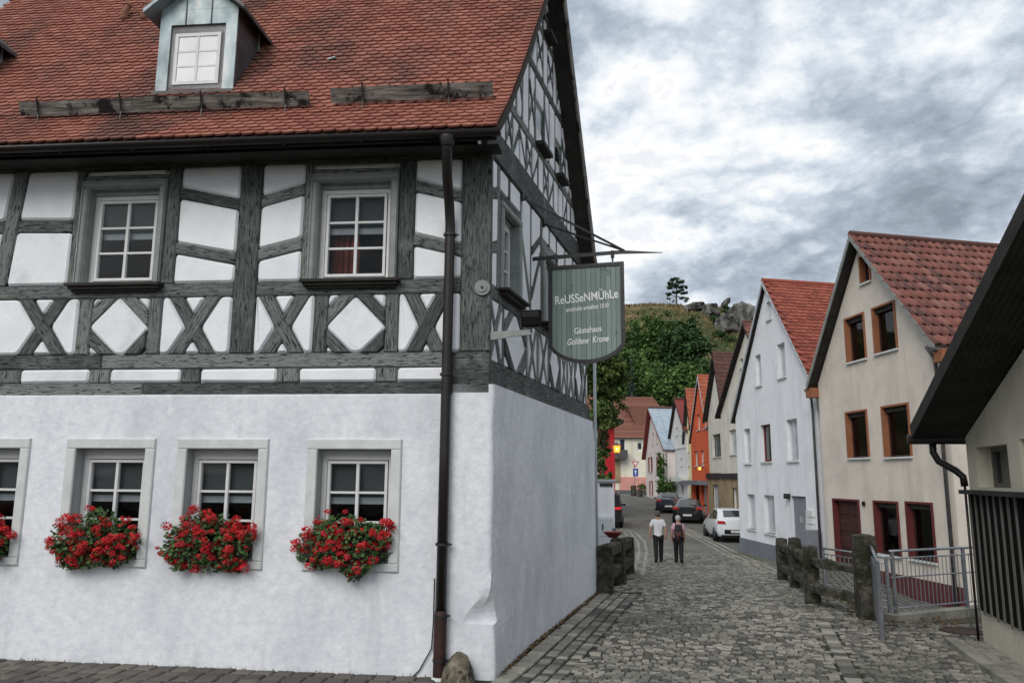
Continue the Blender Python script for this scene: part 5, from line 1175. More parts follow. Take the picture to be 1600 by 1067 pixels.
for i in range(nr):
    y = vl * i / nr; x0 = 2.6 * i / nr + .2 * 0; x1 = (a1 - a0).length - ((a1 - r1).dot(u_)) * i / nr
    rf.rnd().add([a0 + u_ * x0 + vv * y + nn2 * .05, a0 + u_ * x1 + vv * y + nn2 * .05, a0 + u_ * x1 + vv * (y + vl / nr) + nn2 * .012, a0 + u_ * x0 + vv * (y + vl / nr) + nn2 * .012, a0 + u_ * x0 + vv * y, a0 + u_ * x1 + vv * y], [(0, 1, 2, 3), (4, 5, 1, 0)])
rf.build('tile_courses', 'browntile', eh)
p = EH.P(1000, 668, 0); dz = EH.P(1010, 660).z
mb = MB(); s0, s1 = EH.at(997, 665)[0], EH.at(1040, 665)[0]; zb, zt = EH.at(1000, 672)[1] + .6, EH.at(1000, 640)[1] + .6
mb.prism(EH, [(s0, zb - .3), (s1, zb - .3), (s1, zt), (s0 - 1.2, zt)], -5, -.9); mb.build('dormer', 'browntile', eh)
for (a, b, c, d) in wins:
    mb = MB(); fw = .1
    for p_, q_, x, y in ((a, b, c, c + fw), (a, b, d - fw, d), (a, a + fw, c + fw, d - fw), (b - fw, b, c + fw, d - fw)): mb.fb(EH, p_, q_, -.16, -.08, x, y)
    wn = mb.build('window', 'whitepaint', eh); MB().fb(EH, a + fw, b - fw, -.14, -.12, c + fw, d - fw).build('pane', 'darkglass', wn)
a, b, c, d = EH.rect(956, 703, 978.5, 717); MB().fb(EH, a, b, 0, 1.2, c, d).build('balcony', 'zincdark', eh)
a, b, c, d = EH.rect(957, 717, 968, 752); MB().fb(EH, a, b, .02, .3, c, d).build('stair_wall', 'ochre', eh)
# ---- house with red wall on the left, mostly behind the tree
RH = Fac((6.75, 52), 4); rh = thing('red_corner_house', 'pale house with red corner cladding and dark eaves, mostly hidden by the leafy tree', 'house', Vector((4.5, 53, -1)))
RHf = Fac((6.75, 52), 90); 
mb = MB(); mb.hexa([Vector(p) for p in ((2.0, 52, -1.6), (6.75, 52, -1.6), (6.9, 58, -1.6), (2, 58, -1.6), (2, 52, 5.3), (6.75, 52, 5.3), (6.9, 58, 5.3), (2, 58, 5.3))]); mb.build('wall', 'white2', rh); MB().fb(RHf, -1.0, 0.02, -.03, .04, -1.5, 5.1).build('red_cladding', 'redpaint', rh); MB().fb(RHf, -4.7, -1.01, .0, .04, -1.5, -.2).build('red_base', 'redpaint', rh)
mb = MB(); mb.hexa([Vector(p) for p in ((1.4, 51.2, 5.2), (7.3, 51.2, 5.2), (7.4, 58.8, 5.2), (1.4, 58.8, 5.2), (1.4, 51.2, 5.4), (7.3, 51.2, 5.4), (7.4, 58.8, 5.4), (1.4, 58.8, 5.4))]); mb.build('eaves', 'darkwood', rh)
mb = MB(); mb.add([Vector(p) for p in ((1.4, 51.2, 5.41), (7.3, 51.2, 5.41), (7.4, 58.8, 5.41), (1.4, 58.8, 5.41), (2.4, 55, 8.2), (6.4, 55, 8.2))], [(0, 1, 5, 4), (1, 2, 5), (2, 3, 4, 5), (3, 0, 4)]); mb.build('roof', 'browntile', rh)
for k in range(3): MB().fb(RHf, -4.2 + k * 1.1, -3.6 + k * 1.1, .0, .03, 1.5, 2.8).build('window', 'darkglass', rh)
# ---- building at the right edge
rb = thing('corner_building', 'sand-coloured low building with deep black eaves and slatted shutters at the right edge', 'house', RB.W(-2, 0, -.65) - RB.n * 1)
rl = lambda s: 2.33 + .352 * (.56 - s)
mb = MB(); wn = [(-1.17, .16, 1.6, 2.16), (-2.9, -1.6, 1.6, 2.2)]
wall_holes(mb, RB, [(-6.5, -1.2), (.56, -1.2), (.56, rl(.56)), (-6.5, rl(-6.5))], wn, 0, .25)
for a, b in (((.56, 0), (.56, -5)), ((.56, -5), (-6.5, -5)), ((-6.5, -5), (-6.5, 0))):
    mb.add([RB.W(a[0], a[1], -1.2), RB.W(b[0], b[1], -1.2), RB.W(b[0], b[1], rl(b[0])), RB.W(a[0], a[1], rl(a[0]))], [(0, 1, 2, 3)])
mb.build('wall', 'sandrender', rb)
OV = .70; s_e = .62
mb = MB(); q = [RB.W(s_e, OV, rl(s_e) + .02), RB.W(-6.8, OV, rl(-6.8) + .02), RB.W(-6.8, -5.4, rl(-6.8) + .02), RB.W(s_e, -5.4, rl(s_e) + .02)]
up = Vector((0, 0, .15)); mb.add(q + [p + up for p in q], [(0, 1, 2, 3), (7, 6, 5, 4), (0, 4, 5, 1), (1, 5, 6, 2), (2, 6, 7, 3), (3, 7, 4, 0)]); r_ = mb.build('roof', 'soffit', rb); fixn(r_)
mb = MB(); mb.add([p + up * 1.03 for p in q], [(0, 1, 2, 3)]); mb.build('roof_cover', 'darktile', r_)
MB().bar(RB.W(s_e, OV + .015, rl(s_e) + .11), RB.W(-6.8, OV + .015, rl(-6.8) + .11), .025, .2).build('verge_board', 'darkwood', r_)
for k in range(9):   # soffit boards, seen from below
    d0 = .03 + k * .075; mb = MB(); mb.add([RB.W(s_e - .01, d0, rl(s_e) + .012), RB.W(s_e - .01, d0 + .068, rl(s_e) + .012), RB.W(-6.7, d0 + .068, rl(-6.7) + .012), RB.W(-6.7, d0, rl(-6.7) + .012)], [(0, 1, 2, 3)]); mb.build('soffit_board', 'soffit', r_)
MB().tube([RB.W(s_e + .07, OV + .06, rl(s_e) + .0), RB.W(s_e + .07, -5.4, rl(s_e) - .02)], .075, 12).build('gutter', 'pipe', rb, smooth=True)
dpp = [RB.W(s_e + .07, .42, rl(s_e) - .02), RB.W(s_e + .07, .42, rl(s_e) - .2), RB.W(s_e + .06, .36, rl(s_e) - .33), RB.W(s_e + .04, .14, rl(s_e) - .47), RB.W(s_e, .06, rl(s_e) - .56), RB.W(s_e - .01, .05, rl(s_e) - .7), RB.W(s_e - .01, .05, -.62)]
MB().tube(dpp[:6], .052, 12).build('downpipe', 'pipe', rb, smooth=True); MB().tube(dpp[5:], .018, 10).build('downpipe', 'pipe', rb, smooth=True)
for (a, b, c, d) in wn:
    for s in (a + .003, b - .015): MB().fb(RB, s, s + .012, -.25, -.002, c, d).build('reveal', 'sandrender', rb)
    mb = MB(); fw = .06
    for p_, q_, x, y in ((a, b, c, c + fw), (a, b, d - fw, d), (a, a + fw, c + fw, d - fw), (b - fw, b, c + fw, d - fw), ((a + b) / 2 - .05, (a + b) / 2 + .05, c + fw, d - fw)): mb.fb(RB, p_, q_, -.28, -.2, x, y)
    wn_ = mb.build('window', 'slat', rb)
    for p_, q_ in ((a + fw, (a + b) / 2 - .05), ((a + b) / 2 + .05, b - fw)): MB().fb(RB, p_, q_, -.26, -.25, c + fw, d - fw).build('pane', 'darkglass', wn_)
for a, b in ((-1.62, .5), (-4.2, -1.75)):
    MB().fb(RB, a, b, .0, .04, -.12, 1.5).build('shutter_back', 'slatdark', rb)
    MB().fb(RB, a - .05, b + .04, -.0, .16, 1.5, 1.56).build('shutter_head', 'soffit', rb)
    n_ = int((b - a) / .24)
    for k in range(n_): s = b - .03 - k * (b - a) / n_; MB().fb(RB, s - .05, s, .04, .058, -.14 - .02 * (k % 2), 1.498).build('slat', 'slat', rb)
# ================================================================== parapets, railings, kerbs, small things
def stone_post(mb, c, w, d, h, ang):
    ca_, sa_ = math.cos(ang), math.sin(ang); n = 7; rings = []
    for j in range(n + 1):
        z = h * j / n; k = 1 - .06 * (j == n) - .0
        ring = []
        for x, y in ((-1, -1), (0, -1.02), (1, -1), (1.02, 0), (1, 1), (0, 1.02), (-1, 1), (-1.02, 0)):
            p = Vector((x * w / 2 * k, y * d / 2 * k, z)); p += Vector((1, 1, .6)) * .028 * mnoise.noise(c * 3 + p * 7)
            ring.append(Vector((c.x + p.x * ca_ - p.y * sa_, c.y + p.x * sa_ + p.y * ca_, c.z + p.z)))
        rings.append(ring)
    vs = [p for r in rings for p in r] + [c + Vector((0, 0, h + .03))]
    fs = [(j * 8 + i, j * 8 + (i + 1) % 8, (j + 1) * 8 + (i + 1) % 8, (j + 1) * 8 + i) for j in range(n) for i in range(8)] + [(n * 8 + i, n * 8 + (i + 1) % 8, len(vs) - 1) for i in range(8)]
    mb.add(vs, fs); return mb
def rough_rail(p, q, w, h):
    mb = MB(); n = 8; vs = []; p, q = Vector(p), Vector(q); d = (q - p).normalized(); a = d.cross(Vector((0, 0, 1))).normalized(); b = a.cross(d)
    for i in range(n + 1):
        c = p + (q - p) * i / n
        for x, y in ((-1, -1), (1, -1), (1.05, .6), (.5, 1), (-.5, 1), (-1.05, .6)):
            o = a * x * w / 2 + b * y * h / 2; vs.append(c + o + Vector((1, 1, 1)) * .02 * mnoise.noise((c + o) * 6))
    fs = [(i * 6 + k, i * 6 + (k + 1) % 6, i * 6 + 6 + (k + 1) % 6, i * 6 + 6 + k) for i in range(n) for k in range(6)] + [(5, 4, 3, 2, 1, 0), tuple(range(n * 6, n * 6 + 6))]
    return mb.add(vs, fs)
def GP(x, y): return Vector((x, y, gz(x, y)))
# right parapet
pr = thing('bridge_parapet', 'mossy stone bridge parapet with posts and heavy rails on the right of the road', 'parapet', GP(6.55, 17))
PA, PB, PC, PD_ = ground_at(1224, 905, 12), ground_at(1245, 918, 12), ground_at(1270, 942, 12), ground_at(1357, 966, 10)
pm_ = PC + (PD_ - PC) * .42 + Vector((-.12, .1, 0)); pm_.z = gz(pm_.x, pm_.y)
for p, w, h in ((PA, .26, 1.0), (PB, .25, 1.06), (PC, .25, 1.03), (PD_, .33, 1.36)):
    fixn(stone_post(MB(), p - Vector((0, 0, .3)), w, w * 1.0, h + .3, -.2).build('post', 'mossstone', pr))
for a, b in ((PA, PB), (PB, PC), (PC, pm_), (pm_, PD_)):
    for z, hh in ((.78, .2), (.3, .2)): fixn(rough_rail(a + Vector((0, 0, z)), b + Vector((0, 0, z)), .15, hh * .8).build('rail', 'mossstone', pr))
fixn(rough_rail(PC - Vector((0, 0, .25)), PD_ + Vector((.1, 0, -.25)), .4, .5).build('footing', 'mossstone', pr, smooth=True)); fixn(rough_rail(PA - Vector((0, 0, .25)), PC - Vector((0, 0, .25)), .36, .5).build('footing', 'mossstone', pr, smooth=True))
# left parapet
pl = thing('stone_parapet', 'dark mossy stone parapet at the far corner of the half-timbered house', 'parapet', GP(2.4, 18))
QA, QB, QC = ground_at(946, 927, 12), ground_at(966, 912, 12), ground_at(982, 896, 12)
for p, w, h in ((QA, .3, .93), (QB, .32, 1.0), (QC, .32, .98)): fixn(stone_post(MB(), p - Vector((0, 0, .3)), w, w, h + .3, -.25).build('post', 'mossstone', pl))
for a, b in ((QA, QB), (QB, QC)):
    for z, hh in ((.84, .24), (.36, .22)): fixn(rough_rail(a + Vector((0, 0, z)), b + Vector((0, 0, z)), .22, hh).build('rail', 'mossstone', pl))
c = QB + Vector((-.1, .05, 1.03)); mb = MB().lathe(c, [(.1, 0), (.16, .06), (.23, .12), (.25, .13), (.22, .13), (.14, .07)], 16); tag(mb.build('plant_bowl', 'bowl', loc=c, smooth=True), 'shallow red clay bowl standing on the stone parapet', 'bowl')
# white gate pillar with meter cabinet
WPp = Vector((3.05, 22.5, gz(3, 22.5))); X0 = 130 / 1248 * 22.5; X1 = 161 / 1248 * 22.5
gp_ = thing('gate_pillar', 'white plastered gate pillar with dark name strip behind the stone parapet', 'pillar', Vector(((X0 + X1) / 2 - .3, 22.8, gz(3, 22.6))))
GF = Fac((X0, 22.5), 90)
zt = GF.at(945, 752)[1]
MB().fb(GF, -.7, X1 - X0, -.6, 0, gz(3, 22.5) - .3, zt).build('pillar', 'house_white', gp_); MB().fb(GF, -.75, X1 - X0 + .05, -.65, .05, zt, zt + .06).build('cap', 'greyverge', gp_)
a, b, c, d = GF.rect(937, 754.5, 957, 759.5); MB().fb(GF, a, b, .0, .03, c, d).build('name_strip', 'iron', gp_)
a, b, c, d = GF.rect(956, 825, 962.5, 840); MB().fb(GF, a, b, .0, .02, c - .6, d).build('plinth', 'greyplinth', gp_)
mc = thing('meter_cabinet', 'pale grey meter cabinet in front of the white gate pillar', 'cabinet', GP((X0 + X1) / 2, 22.2))
a, b, c, d = GF.rect(935, 808, 956, 837, .1); MB().fb(GF, a, b, .01, .2, gz(3, 22.4) - .1, d).build('body', 'meter', mc); dr = MB().pillow(GF, rect(a + .03, b - .03, c, d - .03), .2, .205, .215, .01).build('door', 'meter', mc); MB().fb(GF, a + .09, a + .12, .215, .235, (c + d) / 2 - .08, (c + d) / 2 + .08).build('handle', 'trim', dr)
# galvanised railings
def railing(name, label, p, q, h, npk, mid=None, posts=(0, 1), low=.12, rad=.022):
    t_ = thing(name, label, 'railing', (p + q) / 2); up = Vector((0, 0, 1))
    MB().tube([p + up * h, q + up * h], rad, 10).build('top_rail', 'galv', t_, smooth=True)
    for z in ([low, h - .12] + ([mid] if mid else [])): MB().tube([p + up * z, q + up * z], rad * .55, 8).build('rail', 'galv', t_, smooth=True)
    for k in posts: c = p + (q - p) * k; MB().bar(c - up * .1, c + up * (h - .01), .05, .05).build('post', 'galv', t_)
    for k in range(1, npk): c = p + (q - p) * k / npk; MB().tube([c + up * low, c + up * (h - .12)], .007, 6).build('baluster', 'galv', t_)
    return t_
D0 = Vector((6.42, 13.75, gz(6.4, 13.7) + .06)); D1 = Vector((9.1, 14.95, gz(9, 14.9) + .06))
railing('metal_railing', 'long galvanised railing with thin balusters between the parapet post and the right building', D0, D1, 1.05, 30, .62, (.02, .62, 1))
E0, E1 = Vector((6.9, 15.0, -.62)), Vector((8.9, 18.4, -.9)); a_ = ground_at(1283, 925, 12); b_ = ground_at(1337, 930, 12)
railing('short_metal_railing', 'short galvanised railing behind the parapet rails near the red door', Vector((6.9, 17.9, -.75)), Vector((7.1, 15.9, -.75)) + Vector((.25, 0, 0)), .95, 14, None)
p0, p1 = ground_at(1366, 962, 8), ground_at(1379, 999, 8)
fl = thing('railing_panel', 'narrow flat galvanised railing panel seen edge-on beside the tall mossy post', 'railing', (p0 + p1) / 2)
up = Vector((0, 0, 1)); MB().tube([p0 + up * 1.22, p1 + up * 1.12], .024, 10).build('top_rail', 'galv', fl, smooth=True); MB().bar(p1 - up * .1, p1 + up * 1.1, .05, .05).build('post', 'galv', fl); MB().bar(p0 - up * .1, p0 + up * 1.2, .05, .05).build('post', 'galv', fl)
dv = p1 - p0; mb = MB(); off = Vector((.02, 0, 0)); q = [p0 + up * .1, p1 + up * .1, p1 + up * .98, p0 + up * 1.06]; mb.add([v - off for v in q] + [v + off for v in q], [(3, 2, 1, 0), (4, 5, 6, 7), (0, 1, 5, 4), (1, 2, 6, 5), (2, 3, 7, 6), (3, 0, 4, 7)]); fixn(mb.build('panel', 'galv', fl))
# kerbs
def kerb(name, label, pts, w, h):
    mb = MB()
    k = thing(name, label, 'kerb', pts[0])
    for a, b in zip(pts, pts[1:]):
        a, b = Vector(a), Vector(b); n = max(1, round((b - a).length / .6))
        for i in range(n):
            p, q = a + (b - a) * (i + .01) / n, a + (b - a) * (i + .99) / n
            MB().bar(p + Vector((0, 0, h / 2 - .1)), q + Vector((0, 0, h / 2 - .1)), w, h + .2).build('kerb_stone', 'mossstone' if 0 else 'surround' if 0 else 'palesett', k)
kerb('railing_kerb', 'pale kerb stones under the long galvanised railing', [D0 - Vector((.1, .05, .06)), D1 - Vector((0, 0, .06))], .24, .09)
ks = [RB.W(s, .42, 0) for s in (-4, -3.4, -2.8, -2.2, -1.6, -1, -.4, .2, .62)]; ks = [Vector((p.x, p.y, gz(p.x, p.y))) for p in ks]
kerb('wall_kerb', 'low worn kerb along the foot of the building at the right edge', ks, .16, .07)
mb = MB()
ws = grid('wall_footway', [0, 1], [0, 1], lambda x, y: -9, 'palesett'); bpy.data.objects.remove(ws)
q = [RB.W(-4 + 4.6 * i / 16, d_, 0) for i in range(17) for d_ in (0, .4)]
for v in q: v.z = gz(v.x, v.y) + .05
o = MB().add(q, [(2 * i, 2 * i + 1, 2 * i + 3, 2 * i + 2) for i in range(16)]).build('footway', 'mortar'); o['kind'] = 'structure'; LOC[o.name] = Vector((0, 0, 0))
lst = []
for r in range(3):
    s = -3.9
    while s < .5:
        l = random.uniform(.12, .2); p = RB.W(s + l / 2, .07 + r * .13, 0); lst.append((Vector((p.x, p.y, gz(p.x, p.y) + .065)), RB.n, RB.a, .118, l - .014)); s += l
emit_pieces(lst, o, 'footway_stone', 'palesett', 3, 120, 'footway_stones')
# manhole with radiating setts
mc_ = Vector((7.05, 12.85, gz(7.05, 12.85))); mh = thing('manhole', 'round iron manhole cover ringed by setts near the right building', 'manhole', mc_)
MB().lathe(mc_ - Vector((0, 0, .06)), [(.31, 0), (.31, .066), (.28, .066), (.275, .058), (.05, .058)], 28).build('cover', 'castiron', mh)
for k in range(22):
    an = 2 * math.pi * k / 22; p = mc_ + Vector((math.cos(an), math.sin(an), 0)) * .41; sm = MB(); stone_mesh(sm, p, Vector((-math.sin(an), math.cos(an), 0)), Vector((math.cos(an), math.sin(an), 0)), .095, .15); sm.build('ring_stone', 'cobble', mh)
# ---- hanging sign on its bracket
S0 = T.W(2.335, .0, 5.09); SG = Fac(S0, math.degrees(math.atan2(T.n.x, T.n.y)))
br = thing('sign_bracket', 'black iron wall bracket with two stay rods and long pointed arm', 'bracket', S0)
mb = MB(); n_ = 4; pts = [SG.W(-.02, 0, 5.09), SG.W(1.4, 0, 5.10), SG.W(2.03, 0, 5.045)]
vs = []
for p, h in zip(pts, (.03, .028, .002)): vs += [p + SG.n * x * .012 + Vector((0, 0, z * h)) for x, z in ((-1, -1), (1, -1), (1, 1), (-1, 1))]
mb.add(vs, [(i * 4 + k, i * 4 + (k + 1) % 4, i * 4 + 4 + (k + 1) % 4, i * 4 + 4 + k) for i in range(2) for k in range(4)] + [(3, 2, 1, 0), (8, 9, 10, 11)]); fixn(mb.build('arm', 'iron', br))
for s, z in ((1.61, 5.86), (2.96, 5.87)): MB().bar(T.W(s, 0, z), SG.W(1.45, 0, 5.12), .022, .03).build('stay_rod', 'iron', br); MB().fb(T, s - .03, s + .03, .0, .05, z - .06, z + .06).build('wall_plate', 'iron', br)
for s in (.39, 1.27): mb = MB(); mb.bar(SG.W(s, 0, 5.13), SG.W(s, 0, 5.02), .05, .05); mb.tube([SG.W(s, 0, 5.03), SG.W(s, 0, 4.96)], .014, 8); mb.build('hook', 'iron', br)
sg = thing('hanging_sign', 'green boarded guesthouse sign in black shield-shaped frame reading Reussenmühle', 'sign', SG.W(.87, 0, 3.4))
L0, L1, zt, zs_, zb = .27, 1.44, 4.945, 3.66, 3.40
def low(s): k = (s - (L0 + L1) / 2) / ((L1 - L0) / 2); return zb + (zs_ - zb) * (1 - math.sqrt(max(0, 1 - (k * .93) ** 2))) / .633
nb = 14
for i in range(nb):
    a, b = L0 + .05 + (L1 - L0 - .1) * i / nb, L0 + .05 + (L1 - L0 - .1) * (i + 1) / nb
    MB().rnd().prism(SG, [(a + .003, low(a) + .03), (b - .003, low(b) + .03), (b - .003, zt - .05), (a + .003, zt - .05)], -.012, .012).build('board', 'signgreen', sg)
MB().prism(SG, [(L0 + .04, zs_ + .02), (L1 - .04, zs_ + .02), (L1 - .04, zt - .04), (L0 + .04, zt - .04)], -.006, .006).build('board_back', 'iron', sg)
mb = MB(); pts = [(L0, zt), (L1, zt)] + [(L1 - (L1 - L0) * k / 14, low(L1 - (L1 - L0) * k / 14)) for k in range(15)]
nP = len(pts); inn = []
cx_, cz_ = (L0 + L1) / 2, 4.25
q = inset_poly(pts if area(pts) > 0 else pts[::-1], .055); pts = pts if area(pts) > 0 else pts[::-1]
vs = [SG.W(s, d, z) for d in (-.03, .03) for s, z in pts] + [SG.W(s, d, z) for d in (-.03, .03) for s, z in q]
fs = []
for i in range(nP):
    j = (i + 1) % nP; fs += [(i, j, nP + j, nP + i), (nP + i, nP + j, 3 * nP + j, 3 * nP + i), (3 * nP + i, 3 * nP + j, 2 * nP + j, 2 * nP + i), (2 * nP + i, 2 * nP + j, j, i)]
fixn(mb.add(vs, fs).build('frame', 'iron', sg))
def letters(txt, s0, z, size, width, shear=0, ang=0, ext=.002, bold=.012):
    cu = bpy.data.curves.new('lettering', 'FONT'); cu.body = txt; cu.size = size; cu.shear = shear; cu.extrude = ext; cu.offset = bold * size; cu.align_x = 'CENTER'; cu.materials.append(M['lettering'])
    tmp = bpy.data.objects.new('tmp', cu); COL.objects.link(tmp); bpy.context.view_layer.update(); me = bpy.data.meshes.new_from_object(tmp.evaluated_get(bpy.context.evaluated_depsgraph_get())); bpy.data.objects.remove(tmp)
    me.name = 'lettering'; xs_ = [v.co.x for v in me.vertices]; w0 = max(xs_) - min(xs_); o = bpy.data.objects.new('lettering', me); COL.objects.link(o); o.parent = sg; k = width / w0; X, Z = SG.a, Vector((0, 0, 1)); X2, Z2 = X * math.cos(ang) + Z * math.sin(ang), Z * math.cos(ang) - X * math.sin(ang)
    o.matrix_local = Matrix.Translation(-LOC[sg.name]) @ frame_m(X2 * k, Z2, SG.n, SG.W(s0, .0165, z))
an_ = .06
letters('ReUSSeNMÜhLe', .86, 4.36, .19, .98, 0, an_); letters('erstmalig erwähnt 1510', .87, 4.225, .1, .66, .15, an_); letters('Gästehaus', .88, 3.87, .13, .42, 0, an_); letters('Goldene  Krone', .87, 3.705, .14, .64, .35, an_)
# flood light on its arm
A0 = T.W(.02, .0, 3.45)
fd = thing('flood_light', 'black flood light on a flat grey arm fixed to the timber corner post', 'lamp', A0)
A1 = A0 + T.n * .62 + Vector((0, 0, .03)); mb = MB(); vs = []
for p, h in ((A0, .055), (A1, .03)): vs += [p + T.a * x * .012 + Vector((0, 0, z * h)) for x, z in ((-1, -1), (1, -1), (1, 1), (-1, 1))]
mb.add(vs, [(0, 1, 5, 4), (1, 2, 6, 5), (2, 3, 7, 6), (3, 0, 4, 7), (3, 2, 1, 0), (4, 5, 6, 7)]); fixn(mb.build('arm', 'timber_smooth', fd))
FLt = Fac(A0, math.degrees(math.atan2(T.n.x, T.n.y))); 
MB().fb(FLt, .48, .72, -.04, .05, 3.55, 3.75).build('housing', 'slatdark', fd); MB().fb(FLt, .495, .705, .05, .056, 3.66, 3.735).build('reflector', 'trim', fd); MB().fb(FLt, .495, .705, .05, .058, 3.565, 3.655).build('glass', 'slatdark', fd); MB().bar(FLt.W(.6, 0, 3.55), FLt.W(.6, 0, 3.47), .03, .03).build('stem', 'iron', fd)
# ---- geranium boxes
def petal_cluster(r, n, seed):
    rnd = random.Random(seed); mb = MB()
    for i in range(n):
        d = Vector((rnd.gauss(0, 1), rnd.gauss(0, 1), rnd.gauss(0, .8))).normalized(); c = d * r * rnd.uniform(.55, 1); u = d.orthogonal().normalized(); u = Matrix.Rotation(rnd.random() * 6.3, 3, d) @ u; v = d.cross(u)
        e = r * rnd.uniform(.38, .6); mb.cur = rnd.random(); mb.add([c, c + u * e * .5 + v * e * .35 + d * e * .25, c + u * e + d * e * .1, c + u * e * .5 - v * e * .35 + d * e * .25], [(0, 1, 2, 3)])
        mb.add([c, c - u * e * .5 + v * e * .35 + d * e * .2, c - u * e, c - u * e * .5 - v * e * .35 + d * e * .2], [(0, 1, 2, 3)])
    return mb.mesh('blossom', 'geranium')
blos = [petal_cluster(.036 + .006 * i, 32, 90 + i) for i in range(6)]
glab = ['red geraniums in the window box nearest the downpipe', 'red geraniums in the window box second from the downpipe', 'red geraniums in the window box third from the downpipe', 'red geraniums in the window box cut by the left picture edge']
for wi, (a, b) in enumerate(lowwin[:4]):
    rnd = random.Random(40 + wi); m_ = (a + b) / 2 + .06; zc = ZB + .12
    fbx = thing('flower_box', glab[wi], 'flower box', F.W(m_, .1, zc - .02), 'geranium boxes on the ground-floor windows')
    hw = .46
    MB().hexa([F.W(m_ - hw, -.03, zc), F.W(m_ + hw, -.03, zc), F.W(m_ + hw, .17, zc), F.W(m_ - hw, .17, zc), F.W(m_ - hw - .02, -.05, zc + .17), F.W(m_ + hw + .02, -.05, zc + .17), F.W(m_ + hw + .02, .19, zc + .17), F.W(m_ - hw - .02, .19, zc + .17)]).build('trough', 'planter', fbx)
    def spot():
        while True:
            x, y, z = rnd.uniform(-1, 1), rnd.uniform(-.7, 1), rnd.uniform(-1, 1)
            k = x * x + max(0, y) ** 2 + (z * z)
            if k < 1 and rnd.random() < .25 + .75 * k:
                ed = 1 + .25 * mnoise.noise(Vector((x * 2.3 + wi * 7, z * 2.3, y)))
                return x * .575 * ed, .14 + y * .2, .21 + z * .34 * ed + .04 * math.sin(x * 5 + wi)
    mb = MB()
    for i in range(1250):
        x, y, z = spot(); z -= .02; c = F.W(m_ + x, y, zc + z); nrm = (F.n * rnd.uniform(.2, 1) + Vector((rnd.gauss(0, .5), rnd.gauss(0, .5), rnd.uniform(.1, 1)))).normalized(); u = nrm.orthogonal().normalized(); u = Matrix.Rotation(rnd.random() * 6.3, 3, nrm) @ u; v = nrm.cross(u); r = rnd.uniform(.014, .034)
        mb.cur = rnd.random(); mb.add([c + (u * math.cos(t_) + v * math.sin(t_)) * r * (1 if k % 2 else .8) - nrm * (.3 * r if k % 2 else 0) for k, t_ in enumerate((0, 1.05, 2.1, 3.14, 4.2, 5.2))], [(0, 1, 2, 3, 4, 5)])
    for i in range(60):
        x, y, z = spot(); c = F.W(m_ + x, y, zc + z); c2 = F.W(m_ + x * .7, .1, zc + .15); mb.cur = rnd.random(); mb.tube([c2, (c + c2) / 2 + Vector((0, 0, .03)), c], .003, 4, False)
    mb.build('foliage', 'geraniumleaf', fbx, kind='stuff')
    for i in range(135):
        x, y, z = spot(); y = max(y, .1) + rnd.uniform(0, .06); s = rnd.choice((.6, .85, 1, 1.15)); c = F.W(m_ + x * 1.04, y, zc + z * 1.05 + .02)
        if z > .47 and rnd.random() < .5: continue
        Mx = Matrix.Translation(c) @ Matrix.Rotation(rnd.random() * 6, 4, 'Z') @ Matrix.Diagonal((s, s, s * .8, 1)); inst('blossom', rnd.choice(blos), fbx, Mx)
# ================================================================== trees and plants
def leaf_cloud(mb, blobs, n, size, rnd, droop=.0, shell=.55):
    tot = sum(b[1].x * b[1].y * b[1].z for b in blobs)
    for c, r in blobs:
        k = max(20, int(n * (r.x * r.y * r.z) / tot))
        # sub-clumps give light and dark masses
        cl = []
        for i in range(max(7, k // 55)):
            d = Vector((rnd.gauss(0, 1), rnd.gauss(0, 1), rnd.gauss(0, 1))).normalized(); q = rnd.uniform(shell, 1.05); cl.append(Vector((d.x * r.x * q, d.y * r.y * q, d.z * r.z * q)))
        for i in range(k):
            o = rnd.choice(cl); s = (r.x + r.y + r.z) / 3 * .2
            p = c + o + Vector((rnd.gauss(0, s), rnd.gauss(0, s), rnd.gauss(0, min(s * .75, r.z * .4))))
            nrm = (o.normalized() * .6 + Vector((rnd.gauss(0, .6), rnd.gauss(0, .6), rnd.gauss(.5, .6)))).normalized(); u = nrm.orthogonal().normalized(); u = Matrix.Rotation(rnd.random() * 6.3, 3, nrm) @ u; v = nrm.cross(u); e = size * rnd.uniform(.6, 1.3)
            mb.cur = rnd.random(); mb.add([p - u * e * .5, p + v * e * .32 - nrm * e * .1, p + u * e * .5 - Vector((0, 0, droop * e)), p - v * e * .32 - nrm * e * .1], [(0, 1, 2, 3)])
def tree(name, label, base, h, blobs, n, size, lm, seed, trunk=.3, group=None, limbs=5, droop=0):
    rnd = random.Random(seed); t_ = thing(name, label, 'tree', base, group); top = base + Vector((rnd.uniform(-.3, .3), 0, h * .75))
    mb = MB(); mid = base + Vector((rnd.uniform(-.3, .3), 0, h * .35))
    mb.tube([base - Vector((0, 0, .4)), base + Vector((0, 0, h * .04)), mid, top], [trunk * 1.4, trunk, trunk * .75, trunk * .25], 8)
    for i in range(limbs):
        b = rnd.choice(blobs)[0]; s = mid + (top - mid) * rnd.uniform(0, .8); mb.tube([s, (s + b) / 2 + Vector((0, 0, h * .03)), b], [trunk * .45, trunk * .28, trunk * .1], 6)
    mb.build('trunk', 'bark', t_, smooth=True)
    mb = MB(); leaf_cloud(mb, blobs, n, size, rnd, droop); o = mb.build('crown', lm, t_); return t_
def PT(px, py, Y): q = ray(px, py); return EYE + q * (Y / q.y)
